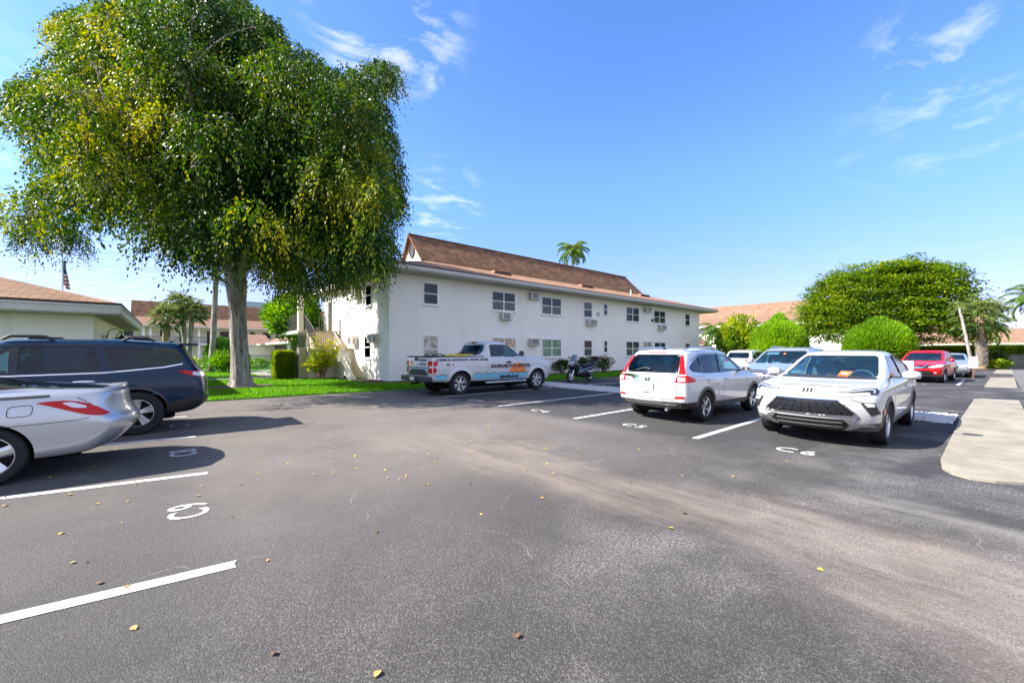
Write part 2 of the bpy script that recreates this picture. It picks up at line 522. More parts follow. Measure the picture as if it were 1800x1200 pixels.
M['alloy_dark'] = mat('alloy_dark', (0.04, 0.04, 0.045), 0.35, metal=0.6)
M['grille_steel'] = mat('grille_steel', (0.08, 0.095, 0.12), 0.3, metal=0.8)
M['chrome'] = mat('chrome', (0.85, 0.85, 0.87), 0.08, metal=1.0)
M['satin'] = mat('satin_silver', (0.55, 0.55, 0.56), 0.3, metal=0.9)
M['lamp_red'] = mat('lamp_red', (0.50, 0.002, 0.004), 0.2, coat=0.25, spec=0.25)
M['lamp_clear'] = mat('lamp_clear', (0.62, 0.64, 0.67), 0.08, coat=1.0)
M['lamp_smoke'] = mat('lamp_smoke', (0.015, 0.02, 0.035), 0.12, coat=0.4, spec=0.3)
M['lamp_strip'] = mat('lamp_strip', (0.30, 0.33, 0.38), 0.15, coat=0.5)
M['arch_grey'] = mat('arch_cladding', (0.085, 0.072, 0.062), 0.55)
M['lamp_amber'] = mat('lamp_amber', (0.75, 0.22, 0.03), 0.15, coat=1.0)
M['seat'] = mat('seat_grey', (0.22, 0.22, 0.225), 0.8)
M['cabin'] = mat('cabin_dark', (0.11, 0.11, 0.115), 0.85)
M['cabin_light'] = mat('cabin_light', (0.42, 0.40, 0.36), 0.85)
M['glass_clear'] = glass_mat('glass_light_tint', (0.30, 0.62, 0.70), 0.50)
M['glass_dark'] = glass_mat('glass_privacy', (0.03, 0.26, 0.40), 0.80)
M['white_paint'] = mat('paint_white_pearl', (0.50, 0.49, 0.475), 0.32, coat=1.0)
M['white_paint2'] = mat('paint_white', (0.52, 0.525, 0.53), 0.35, coat=1.0)
M['silver_paint'] = mat('paint_silver', (0.50, 0.51, 0.52), 0.33, metal=0.55, coat=1.0)
M['silver_blue'] = mat('paint_silver_blue', (0.46, 0.50, 0.55), 0.33, metal=0.6, coat=1.0)
M['navy_paint'] = mat('paint_navy', (0.001, 0.019, 0.048), 0.22, coat=0.4, spec=0.2)
M['red_paint'] = mat('paint_red', (0.48, 0.002, 0.006), 0.3, coat=0.5, spec=0.3)
M['black_fabric'] = mat('soft_top_black', (0.010, 0.010, 0.012), 0.9, spec=0.1, bump=0.2, bscale=300)
M['cyan'] = mat('vinyl_aqua', (0.22, 0.55, 0.72), 0.35, coat=0.5)
M['orange'] = mat('vinyl_orange', (0.85, 0.22, 0.03), 0.4, coat=0.5)
M['ink'] = mat('vinyl_black', (0.012, 0.012, 0.016), 0.4)
M['yellow'] = mat('yellow_plastic', (0.72, 0.55, 0.02), 0.5)
M['white_sign'] = mat('sign_white', (0.50, 0.50, 0.53), 0.5)
M['red_ink'] = mat('sign_red', (0.45, 0.03, 0.04), 0.5)
M['wood'] = mat('brown_wood', (0.16, 0.07, 0.035), 0.8, noise=0.3, nscale=12)
M['plate'] = mat('plate_cream', (0.70, 0.66, 0.52), 0.5)
M['sky_blue'] = mat('plate_blue', (0.15, 0.55, 0.75), 0.5)
M['orange_tag'] = mat('orange_tag', (0.80, 0.17, 0.03), 0.6)

def worn_paint():
    m = mat('road_paint', (0.72, 0.72, 0.70), 0.7, spec=0.3)
    t = m.node_tree; L = t.links.new; b = t.nodes['Principled BSDF']
    tc = t.nodes.new('ShaderNodeTexCoord')
    nz = t.nodes.new('ShaderNodeTexNoise'); nz.inputs['Scale'].default_value = 14; nz.inputs['Detail'].default_value = 9; nz.inputs['Roughness'].default_value = 0.8
    L(tc.outputs['Object'], nz.inputs['Vector'])
    mr = t.nodes.new('ShaderNodeMapRange'); mr.inputs['From Min'].default_value = 0.40; mr.inputs['From Max'].default_value = 0.62
    L(nz.outputs['Fac'], mr.inputs['Value'])
    mx = t.nodes.new('ShaderNodeMix'); mx.data_type = 'RGBA'
    mx.inputs[6].default_value = (0.36, 0.35, 0.34, 1); mx.inputs[7].default_value = (0.74, 0.74, 0.72, 1)
    L(mr.outputs[0], mx.inputs[0]); L(mx.outputs[2], b.inputs['Base Color'])
    return m
M['road_paint'] = worn_paint()

def asphalt(name, base, streak=True):
    m = bpy.data.materials.new(name); m.use_nodes = True
    t = m.node_tree; L = t.links.new; b = t.nodes['Principled BSDF']
    b.inputs['Roughness'].default_value = 0.85
    b.inputs['Specular IOR Level'].default_value = 0.25
    tc = t.nodes.new('ShaderNodeTexCoord'); P = tc.outputs['Object']
    def N(typ, **kw):
        n = t.nodes.new(typ)
        for k, v in kw.items(): setattr(n, k, v)
        return n
    def noise(sc, det=4, ro=0.6, dist=0.0, vec=None):
        n = N('ShaderNodeTexNoise'); n.inputs['Scale'].default_value = sc; n.inputs['Detail'].default_value = det
        n.inputs['Roughness'].default_value = ro; n.inputs['Distortion'].default_value = dist
        L(vec or P, n.inputs['Vector']); return n.outputs['Fac']
    def rng(x, a, c, lo=0.0, hi=1.0, smooth=False):
        n = N('ShaderNodeMapRange'); n.inputs['From Min'].default_value = a; n.inputs['From Max'].default_value = c
        n.inputs['To Min'].default_value = lo; n.inputs['To Max'].default_value = hi
        if smooth: n.interpolation_type = 'SMOOTHSTEP'
        L(x, n.inputs['Value']); return n.outputs[0]
    def math_(op, a, c):
        n = N('ShaderNodeMath', operation=op)
        for i, x in enumerate((a, c)):
            if isinstance(x, (int, float)): n.inputs[i].default_value = x
            else: L(x, n.inputs[i])
        return n.outputs[0]
    def mix(f, a, c):
        n = N('ShaderNodeMix', data_type='RGBA')
        if isinstance(f, (int, float)): n.inputs[0].default_value = f
        else: L(f, n.inputs[0])
        for i, x in ((6, a), (7, c)):
            if isinstance(x, tuple): n.inputs[i].default_value = (*x, 1)
            else: L(x, n.inputs[i])
        return n.outputs[2]
    def addx(a, c):
        return math_('ADD', a, c)
    # stones in the surface
    vor = N('ShaderNodeTexVoronoi'); vor.inputs['Scale'].default_value = 125; L(P, vor.inputs['Vector'])
    sep = N('ShaderNodeSeparateColor'); L(vor.outputs['Color'], sep.inputs[0])
    stone = rng(sep.outputs[0], 0.55, 1.0, 0.0, 1.0)
    fine = noise(160, 3, 0.7)
    worn = rng(noise(0.42, 7, 0.62, 0.4), 0.42, 0.66)          # how scuffed the surface is
    stonem = math_('MULTIPLY', stone, rng(worn, 0, 1, 0.4, 1.0))
    c = mix(rng(noise(0.23, 5, 0.6), 0.35, 0.65), tuple(x * 0.82 for x in base), tuple(x * 1.18 for x in base))
    c = mix(math_('MULTIPLY', worn, 0.30), c, (0.13, 0.122, 0.117))
    c = mix(math_('MULTIPLY', stonem, 0.66), c, (0.30, 0.282, 0.268))
    dk = rng(fine, 0.36, 0.52, 0.75, 0.0)
    c = mix(dk, c, tuple(x * 0.4 for x in base))
    if streak:
        s0 = N('ShaderNodeSeparateXYZ'); L(P, s0.inputs[0])
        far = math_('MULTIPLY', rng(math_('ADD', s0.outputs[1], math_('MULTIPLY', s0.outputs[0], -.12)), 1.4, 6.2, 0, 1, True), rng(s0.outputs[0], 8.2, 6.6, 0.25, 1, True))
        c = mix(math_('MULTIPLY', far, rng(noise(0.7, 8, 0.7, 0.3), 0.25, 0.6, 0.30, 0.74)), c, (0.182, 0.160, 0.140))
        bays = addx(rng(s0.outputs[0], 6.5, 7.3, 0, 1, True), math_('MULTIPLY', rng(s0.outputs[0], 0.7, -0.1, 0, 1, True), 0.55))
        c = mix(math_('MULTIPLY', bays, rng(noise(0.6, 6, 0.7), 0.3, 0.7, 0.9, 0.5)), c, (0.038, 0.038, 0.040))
        s = N('ShaderNodeSeparateXYZ'); L(P, s.inputs[0])
        wob = rng(noise(0.5, 4, 0.6), 0.3, 0.7, -0.7, 0.7)
        xc = math_('ADD', s.outputs[0], wob)
        yy = math_('MULTIPLY', math_('SUBTRACT', s.outputs[1], 1.0), math_('SUBTRACT', s.outputs[1], 1.0))
        d = math_('ABSOLUTE', math_('SUBTRACT', math_('ADD', xc, math_('MULTIPLY', yy, 0.016)), 3.95), 0)
        band = rng(d, 1.15, 0.05, 0, 1, True)
        inl = math_('MULTIPLY', rng(s.outputs[1], 8.6, 4.5, 0, 1, True), rng(s.outputs[1], -3.0, -1.0, 0, 1, True))
        mp = N('ShaderNodeMapping'); mp.inputs['Scale'].default_value = (2.6, 0.35, 1); L(P, mp.inputs['Vector'])
        brush = rng(noise(1.6, 7, 0.7, vec=mp.outputs[0]), 0.28, 0.62)
        band = math_('MULTIPLY', math_('MULTIPLY', band, inl), brush)
        c = mix(math_('MULTIPLY', band, 0.60), c, (0.275, 0.222, 0.175))
        # newer, darker seal by the walk
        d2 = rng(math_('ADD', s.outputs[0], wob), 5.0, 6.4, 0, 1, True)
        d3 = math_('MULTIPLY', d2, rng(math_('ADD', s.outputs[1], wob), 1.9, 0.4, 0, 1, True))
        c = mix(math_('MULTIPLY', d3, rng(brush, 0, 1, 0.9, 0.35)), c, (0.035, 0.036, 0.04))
        # dust tracks sweeping past its corner
        d4 = math_('MULTIPLY', rng(math_('ABSOLUTE', math_('SUBTRACT', math_('ADD', s.outputs[0], math_('MULTIPLY', wob, 0.6)), 5.35), 0), 0.5, 0.0, 0, 1, True), rng(s.outputs[1], 2.2, 0.6, 0, 1, True))
        c = mix(math_('MULTIPLY', math_('MULTIPLY', d4, brush), 0.4), c, (0.30, 0.28, 0.25))
        # loose pale grit close by
        g1 = math_('MULTIPLY', rng(noise(0.8, 5, 0.65, 0.3), 0.46, 0.62), rng(s.outputs[1], 3.4, 1.2, 0, 1, True))
        c = mix(math_('MULTIPLY', g1, math_('MULTIPLY', rng(noise(48, 5, 0.85), 0.48, 0.60), 0.72)), c, (0.36, 0.335, 0.31))
    # hair cracks, pale
    nd = N('ShaderNodeTexNoise'); nd.inputs['Scale'].default_value = 1.3; nd.inputs['Detail'].default_value = 5; L(P, nd.inputs['Vector'])
    va = N('ShaderNodeVectorMath', operation='MULTIPLY_ADD'); va.inputs[1].default_value = (0.9, 0.9, 0); L(nd.outputs['Color'], va.inputs[0]); L(P, va.inputs[2])
    vc = N('ShaderNodeTexVoronoi', feature='DISTANCE_TO_EDGE'); vc.inputs['Scale'].default_value = 0.42; L(va.outputs[0], vc.inputs['Vector'])
    crack = math_('MULTIPLY', rng(vc.outputs['Distance'], 0.0026, 0.0004), rng(noise(1.7, 4), 0.5, 0.6))
    c = mix(math_('MULTIPLY', crack, 0.4), c, (0.40, 0.38, 0.35))
    L(c, b.inputs['Base Color'])
    h = math_('ADD', math_('MULTIPLY', vor.outputs['Distance'], -0.8), fine)
    bp = N('ShaderNodeBump'); bp.inputs['Strength'].default_value = 0.65; bp.inputs['Distance'].default_value = 0.008
    L(h, bp.inputs['Height']); L(bp.outputs[0], b.inputs['Normal'])
    return m
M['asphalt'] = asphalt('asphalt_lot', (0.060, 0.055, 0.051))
M['asphalt_road'] = asphalt('asphalt_road', (0.15, 0.145, 0.14), streak=False)

def grass_ground():
    m = mat('lawn_soil', (0.06, 0.18, 0.012), 0.95, noise=0.4, nscale=3, spec=0.1)
    return m
M['lawn'] = grass_ground()
M['ground'] = mat('far_ground', (0.10, 0.13, 0.05), 0.95, noise=0.4, nscale=0.2, spec=0.1)
M['gravel'] = mat('white_gravel', (0.60, 0.58, 0.55), 0.9, noise=0.35, nscale=22, bump=1.0, bscale=22, spec=0.2)
M['stone'] = mat('white_stone', (0.46, 0.45, 0.43), 0.85, noise=0.2, nscale=30, spec=0.2)
M['leaf_ficus'] = leaf_mat('leaves_weeping_tree', (0.010, 0.036, 0.003), (0.050, 0.125, 0.005), (0.27, 0.27, 0.010), 0.45, 0.5)
M['leaf_banyan'] = leaf_mat('leaves_spreading_tree', (0.015, 0.055, 0.004), (0.12, 0.23, 0.008), (0.42, 0.45, 0.015), 0.5, 0.55)
M['leaf_shrub'] = leaf_mat('leaves_round_shrub', (0.07, 0.17, 0.006), (0.19, 0.37, 0.012), (0.34, 0.52, 0.03), 0.45)
M['leaf_hedge'] = leaf_mat('leaves_hedge', (0.06, 0.14, 0.006), (0.20, 0.32, 0.012), (0.42, 0.44, 0.02), 0.42)
M['leaf_bright'] = leaf_mat('leaves_bright', (0.03, 0.10, 0.005), (0.08, 0.22, 0.010), (0.20, 0.36, 0.02), 0.4)
M['leaf_croton'] = leaf_mat('leaves_croton', (0.07, 0.18, 0.012), (0.22, 0.36, 0.02), (0.58, 0.48, 0.04), 0.45)
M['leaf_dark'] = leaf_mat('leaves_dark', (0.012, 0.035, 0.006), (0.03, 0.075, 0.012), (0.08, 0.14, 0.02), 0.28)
M['frond'] = leaf_mat('palm_fronds', (0.018, 0.05, 0.008), (0.065, 0.12, 0.022), (0.20, 0.23, 0.06), 0.3)
M['frond_green'] = leaf_mat('palm_fronds_green', (0.025, 0.08, 0.010), (0.08, 0.17, 0.015), (0.26, 0.30, 0.03), 0.35)
M['grass'] = leaf_mat('grass_blades', (0.03, 0.13, 0.003), (0.08, 0.27, 0.006), (0.22, 0.42, 0.012), 0.45)
M['dry_leaf'] = mat('dry_leaf_tan', (0.42, 0.27, 0.08), 0.7, noise=0.3, nscale=30)
M['yellow_leaf'] = mat('dry_leaf_yellow', (0.62, 0.42, 0.05), 0.6, noise=0.2, nscale=30)
M['brown_leaf'] = mat('dry_leaf_brown', (0.14, 0.075, 0.035), 0.8, noise=0.3, nscale=30)
M['orange_flower'] = mat('orange_flowers', (0.70, 0.16, 0.02), 0.6)
M['rock'] = mat('dark_rock', (0.05, 0.048, 0.045), 0.9, noise=0.4, nscale=6, bump=0.8, bscale=14)
M['flag_red'] = mat('flag_red', (0.45, 0.02, 0.03), 0.8)
M['flag_white'] = mat('flag_white', (0.75, 0.74, 0.72), 0.8)
M['flag_blue'] = mat('flag_blue', (0.02, 0.03, 0.12), 0.8)
M['tower_white'] = mat('tower_white', (0.66, 0.70, 0.74), 0.7)
M['tower_glass'] = mat('tower_glass', (0.16, 0.26, 0.36), 0.2)
M['shade_dark'] = mat('carport_dark', (0.06, 0.055, 0.05), 0.9)
M['screen'] = mat('screen_mesh', (0.15, 0.12, 0.09), 0.9)

# ------------------------------------------------------------------ ground, lot, road, walks, lines
def S(o):
    o['kind'] = 'structure'; return o
mb = MB()
mb.box(-1500, -1500, -1.0, 1500, 1500, -0.03)
S(mb.build('ground', M['ground']))
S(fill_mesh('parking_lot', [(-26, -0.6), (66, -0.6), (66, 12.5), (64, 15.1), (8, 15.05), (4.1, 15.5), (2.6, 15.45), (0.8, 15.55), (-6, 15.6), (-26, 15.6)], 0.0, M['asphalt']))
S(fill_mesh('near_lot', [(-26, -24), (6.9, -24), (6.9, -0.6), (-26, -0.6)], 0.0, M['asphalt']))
S(fill_mesh('road', [(6.9, -14), (200, -14), (200, -0.6), (6.9, -0.6)], 0.0, M['asphalt_road']))
S(fill_mesh('lawn', [(-40, 15.6), (-6, 15.6), (0.8, 15.55), (2.6, 15.45), (4.1, 15.5), (8, 15.05), (64, 15.1), (64, 60), (-40, 60)], 0.035, M['lawn'], thick=0.06))
S(fill_mesh('far_lawn', [(66, -0.6), (200, -0.6), (200, 90), (66, 90)], 0.0, M['lawn']))

def walk(pts, name='sidewalk', z=0.03):
    return S(fill_mesh(name, pts, z, M['concrete'], thick=0.08))
walk([(7.32, 0.02), (7.28, 0.22), (7.42, 0.38), (7.65, 0.47), (8.2, 0.52), (13.0, 0.55), (19.5, 0.50), (19.9, 0.35), (19.95, -0.40), (16.4, -0.42), (10.0, -0.48), (8.2, -0.50), (7.6, -0.38)])
walk([(26.4, 0.40), (36.6, 0.32), (37.4, -0.58), (27.0, -0.50)])
walk([(44.3, 0.24), (53.0, 0.12), (53.8, -0.72), (44.2, -0.66)])
# garden paths across the lawn
walk([(-3, 26.3), (4.2, 26.3), (6.0, 27.0), (6.0, 27.9), (3.6, 27.4), (-3, 27.3)], 'path', 0.06)
walk([(4.4, 27.4), (5.4, 27.4), (5.2, 33), (6.4, 37.5), (5.3, 37.5), (4.2, 33)], 'path', 0.062)

def line(x0, y0, x1, y1, w=0.115, name='parking_line'):
    a = Vector((x0, y0)); c = Vector((x1, y1)); d = (c - a).normalized(); n = Vector((-d.y, d.x)) * w / 2
    pts = [a - n, c - n, c + n, a + n]
    # slightly ragged ends
    nseg = 5
    mb = MB()
    mb.poly([(p.x, p.y, 0.005) for p in (a - n, c - n * 1.0, c + d * random.uniform(-.02, .03), c + n, a + n, a - d * random.uniform(-.02, .03))])
    o = mb.build(name, M['road_paint'])
    return S(o)
random.seed(4)
for y0, y1 in ((3.72, 3.51), (6.66, 6.37), (9.52, 9.25)):
    line(0.37, y1, -1.33, y1 + (y0 - y1) * 0.95); line(-1.32, y1 + (y0 - y1) * 0.95, -5.2, y1 + (y0 - y1) * 2.6)
line(0.33, 12.25, -5, 12.5)
for y in (12.0, 8.98, 6.2, 3.42):
    line(7.05, y, 12.45, y + (0.2 if y > 10 else 0.08))
for y in (12.1, 9.0, 6.2, 3.42):
    line(14.5, y, 19.9, y)
for y in (1.2, 4.0, 6.8, 9.6, 12.4):
    line(27.4, y, 33.0, y, 0.11)

def stall_number(txt, x, y, size, up, name='stall_number', sx=1.0):
    """painted number; up = +1: its top points to +X, -1: to -X"""
    vs, fs = text_mesh(txt, size, bold=0.004, spacing=1.2)
    mb = MB()
    pts = [((x + up * v), (y - up * u * sx), 0.006) for u, v in vs]
    mb.add(pts, fs if True else fs)
    o = mb.build(name, M['road_paint'])
    return S(o)
stall_number('C9', 0.16, 4.97, 0.44, -1, sx=0.8)
stall_number('C8', 0.18, 7.86, 0.46, -1, sx=0.8)
stall_number('C7', 0.18, 10.86, 0.46, -1, sx=0.8)
stall_number('C10', 0.08, 1.98, 0.40, -1, sx=0.8)
stall_number('C6', 7.32, 2.00, 0.44, 1, sx=0.95)
stall_number('C5', 7.30, 4.82, 0.40, 1, sx=1.0)
stall_number('C4', 7.28, 7.58, 0.40, 1, sx=1.1)
stall_number('C3', 7.28, 10.42, 0.40, 1, sx=1.3)
stall_number('C2', 6.9, 13.5, 0.40, 1, sx=1.5)
stall_number('D6', 26.9, 2.45, 0.44, 1, sx=1.1)

# white gravel strip between the two rows of stalls
def gravel():
    rnd = random.Random(8)
    x0, x1, y0, y1 = 12.62, 14.35, 0.62, 14.75
    bm = bmesh.new()
    nx, ny = 12, 90
    gr = [[bm.verts.new((x0 + (x1 - x0) * i / nx + (rnd.uniform(-.05, .05) if i in (0, nx) else 0), y0 + (y1 - y0) * j / ny, 0.008 + (0.03 if 0 < i < nx and 0 < j < ny else 0) + rnd.uniform(0, .03) * (1 if 0 < i < nx else 0))) for j in range(ny + 1)] for i in range(nx + 1)]
    for i in range(nx):
        for j in range(ny):
            bm.faces.new((gr[i][j], gr[i + 1][j], gr[i + 1][j + 1], gr[i][j + 1]))
    mb = MB(); mb.bm(bm)
    for k in range(5200):
        x = rnd.uniform(x0 - .03, x1 + .03); y = rnd.uniform(y0, y1); s = rnd.uniform(.018, .045); z = 0.045 if x0 + .1 < x < x1 - .1 else 0.015
        a = rnd.uniform(0, 6.28); ca, sa = math.cos(a) * s, math.sin(a) * s; h = s * rnd.uniform(.5, .9)
        mb.add([(x + ca, y + sa, z), (x - sa, y + ca, z), (x - ca * .8, y - sa, z), (x + sa, y - ca * .9, z), (x + ca * .2, y + sa * .3, z + h)], [(0, 1, 4), (1, 2, 4), (2, 3, 4), (3, 0, 4)])
    o = mb.build('gravel', M['stone'])
    tag(o, 'strip of loose white gravel between the two rows of parking stalls', 'gravel', kind='stuff')
gravel()

# grass blades
def grass_blades():
    rng = np.random.default_rng(3)
    pts = []
    def area(x0, x1, y0, y1, n): pts.append(np.stack([rng.uniform(x0, x1, n), rng.uniform(y0, y1, n)], 1))
    area(-3, 8.3, 15.5, 18.5, 26000); area(-2, 8.2, 18.5, 24.2, 26000); area(8.3, 30, 15.15, 18.2, 26000); area(-2, 6, 24.2, 38, 14000)
    p = np.concatenate(pts)
    d = np.hypot(p[:, 0] - 2.35, (p[:, 1] - 20.6))
    yb = np.interp(p[:, 0], [-6, 0.8, 2.6, 4.1, 8, 40], [15.66, 15.6, 15.5, 15.55, 15.1, 15.15]) - rng.uniform(0, .06, len(p))
    bed = (p[:, 0] > 7.0) & (p[:, 0] < 8.3) & (p[:, 1] > 18.6)
    keep = (d > 1.15) & (p[:, 1] > yb) & ~bed
    for (a, b_, c, e) in ((-3, 26.3, 6, 27.9), (4.2, 27.3, 6.3, 37.5)):
        keep &= ~((p[:, 0] > a) & (p[:, 0] < c) & (p[:, 1] > b_) & (p[:, 1] < e))
    p = p[keep]; n = len(p)
    far = np.clip((np.hypot(p[:, 0], p[:, 1]) - 12) / 20, 0, 1)
    ang = rng.uniform(0, 6.283, n); w = rng.uniform(.012, .022, n) * (1 + far); h = rng.uniform(.035, .085, n)
    dx, dy = np.cos(ang) * w, np.sin(ang) * w
    lx, ly = rng.normal(0, .03, n), rng.normal(0, .03, n)
    z0 = 0.03
    v = np.zeros((n, 3, 3))
    v[:, 0] = np.stack([p[:, 0] - dx, p[:, 1] - dy, np.full(n, z0)], 1)
    v[:, 1] = np.stack([p[:, 0] + dx, p[:, 1] + dy, np.full(n, z0)], 1)
    v[:, 2] = np.stack([p[:, 0] + lx, p[:, 1] + ly, z0 + h], 1)
    me = tri_mesh('grass', v, np.clip(rng.normal(0.5, .22, n), 0, 1), M['grass'])
    tag(link_mesh('grass', me), 'short mown green grass of the lawn beside the asphalt', 'grass', kind='stuff')

def tri_mesh(name, v, tint, m):
    """v: (n,k,3) polygons of k corners, one tint value each"""
    n, k, _ = v.shape
    me = bpy.data.meshes.new(name)
    me.vertices.add(n * k); me.vertices.foreach_set('co', v.reshape(-1).astype(np.float32))
    me.loops.add(n * k); me.loops.foreach_set('vertex_index', np.arange(n * k, dtype=np.int32))
    me.polygons.add(n); me.polygons.foreach_set('loop_start', np.arange(0, n * k, k, dtype=np.int32))
    try: me.polygons.foreach_set('loop_total', np.full(n, k, dtype=np.int32))
    except Exception: pass
    a = me.attributes.new('tint', 'FLOAT', 'FACE')
    a.data.foreach_set('value', tint.astype(np.float32))
    me.materials.append(m)
    me.update(calc_edges=True)
    return me
grass_blades()

# mulch beds
def bed(pts, z=0.05, name='mulch_bed'):
    return S(fill_mesh(name, pts, z, M['mulch'], thick=0.08))
bed([(2.35 + (1.15 + .25 * math.sin(3 * a)) * math.cos(a), 20.6 + (1.0 + .2 * math.cos(2 * a)) * math.sin(a)) for a in [k * 6.283 / 20 for k in range(20)]], 0.062)
bed([(5.6, 23.2), (7.0, 22.4), (7.2, 20.0), (7.9, 18.75), (9.5, 18.3), (40.9, 18.3), (40.9, 19.36), (8.30, 19.36), (8.30, 21.6), (7.2, 21.7), (7.2, 24.4), (5.6, 24.4)], 0.066)
bed([(52.6, 2.6), (52.4, 0.6), (53.8, 0.0), (56, 0.1), (58, 1.2), (57, 2.8), (54.5, 3.2)], 0.06)

# ------------------------------------------------------------------ buildings
def win(parent, x0, x1, z0, z1, y, panes, double, face='-y', sill=True):
    """window in the wall plane: frame proud of the wall, sashes and panes set in it. face: outward side; for '-x' the x's are y's and y is the wall's x"""
    fw = 0.065
    def T(a, d, z):
        return (a, y + d, z) if face == '-y' else (y + d, a, z) if face == '-x' else (y - d, a, z)
    def bx(mb, a0, d0, za, a1, d1, zb, mi=0):
        p, q = T(a0, d0, za), T(a1, d1, zb)
        mb.box(min(p[0], q[0]), min(p[1], q[1]), za, max(p[0], q[0]), max(p[1], q[1]), zb, mi)
    mb = MB()
    o = -0.035; i = 0.05
    bx(mb, x0, o, z0, x0 + fw, i, z1); bx(mb, x1 - fw, o, z0, x1, i, z1)
    bx(mb, x0 + fw, o, z1 - fw, x1 - fw, i, z1); bx(mb, x0 + fw, o, z0, x1 - fw, i, z0 + fw)
    if sill: bx(mb, x0 - 0.05, -0.09, z0 - 0.055, x1 + 0.05, -0.001, z0 - 0.002)
    f = mb.build('window', M['trim'], parent)
    xs = [x0 + fw, x1 - fw]
    if double:
        xm = (x0 + x1) / 2; xs = [x0 + fw, xm - fw * .6, xm + fw * .6, x1 - fw]
    s = MB()
    zm = z0 + (z1 - z0) * 0.5
    if double: bx(s, xs[1], o + .006, z0 + fw, xs[2], i, z1 - fw)
    for k in range(0, len(xs), 2): bx(s, xs[k], o + .012, zm - .025, xs[k + 1], i, zm + .025)
    s.build('sash_bars', M['trim'], f)
    pm = MB(); q = 0
    mats = panes if isinstance(panes, (list, tuple)) else [panes]
    for k in range(0, len(xs), 2):
        for za, zb, mi in ((z0 + fw, zm - .025, len(mats) - 1), (zm + .025, z1 - fw, 0)):
            bx(pm, xs[k], 0.0, za, xs[k + 1], 0.012, zb, mi)
    pm.build('pane', [M[n] for n in mats], f)
    return f

def ac_unit(label, x, z, y, w=0.66, h=0.42, d=0.34, face='-y', style=0, loc=None):
    mb = MB()
    x0, x1 = -w / 2, w / 2
    mb.bbox(x0, -d, 0, x1, 0.0, h, 0.012)
    root = mb.build('air_conditioner', M['ac_body'])
    g = MB()
    if style == 0:
        n = 5
        for k in range(n): g.box(x0 + .05, -d - .008, 0.07 + k * (h - .12) / n, x1 - .16, -d + .002, 0.07 + (k + .62) * (h - .12) / n)
    elif style == 1:
        n = 4
        for k in range(n): g.box(x0 + .16 + k * (w - .22) / n, -d - .008, 0.06, x0 + .16 + (k + .55) * (w - .22) / n, -d + .002, h - .06)
    else:
        for k in range(3):
            for j in range(3): g.box(x0 + .10 + k * .17, -d - .008, .06 + j * .11, x0 + .23 + k * .17, -d + .002, .14 + j * .11)
    for sx, sg in ((x0, -1), (x1, 1)):
        for k in range(3): g.box(sx - .006 if sg < 0 else sx - .002, -d + .05, .08 + k * .1, sx + .002 if sg < 0 else sx + .006, -d + .17, .13 + k * .1)
    g.build('grille', M['ac_dark'], root)
    b = MB(); b.box(x0 + .03, -d + .03, -0.03, x0 + .06, 0, -0.002); b.box(x1 - .06, -d + .03, -0.03, x1 - .03, 0, -0.002)
    b.build('bracket', M['ac_body'], root)
    root.location = (x, y - .001, z) if face == '-y' else (y - .001, x, z)
    if face == '-x': root.rotation_euler = (0, 0, R(-90))
    return tag(root, label, 'air conditioner', 'window air conditioners on the white building')

def railing(mb, p0, p1, h=0.95, gap=0.12, r=0.010, rail=0.02, sag=None):
    p0, p1 = Vector(p0), Vector(p1); L = (p1 - p0).length; n = max(2, int(L / gap))
    up = Vector((0, 0, 1))
    mb.tube([p0 + up * h, p1 + up * h], rail, 6)
    mb.tube([p0 + up * .09, p1 + up * .09], rail * .7, 4)
    for k in range(n + 1):
        q = p0 + (p1 - p0) * k / n
        mb.tube([q + up * (0.0 if k in (0, n) else .09), q + up * h], rail if k in (0, n) else r, 4, cap=False)

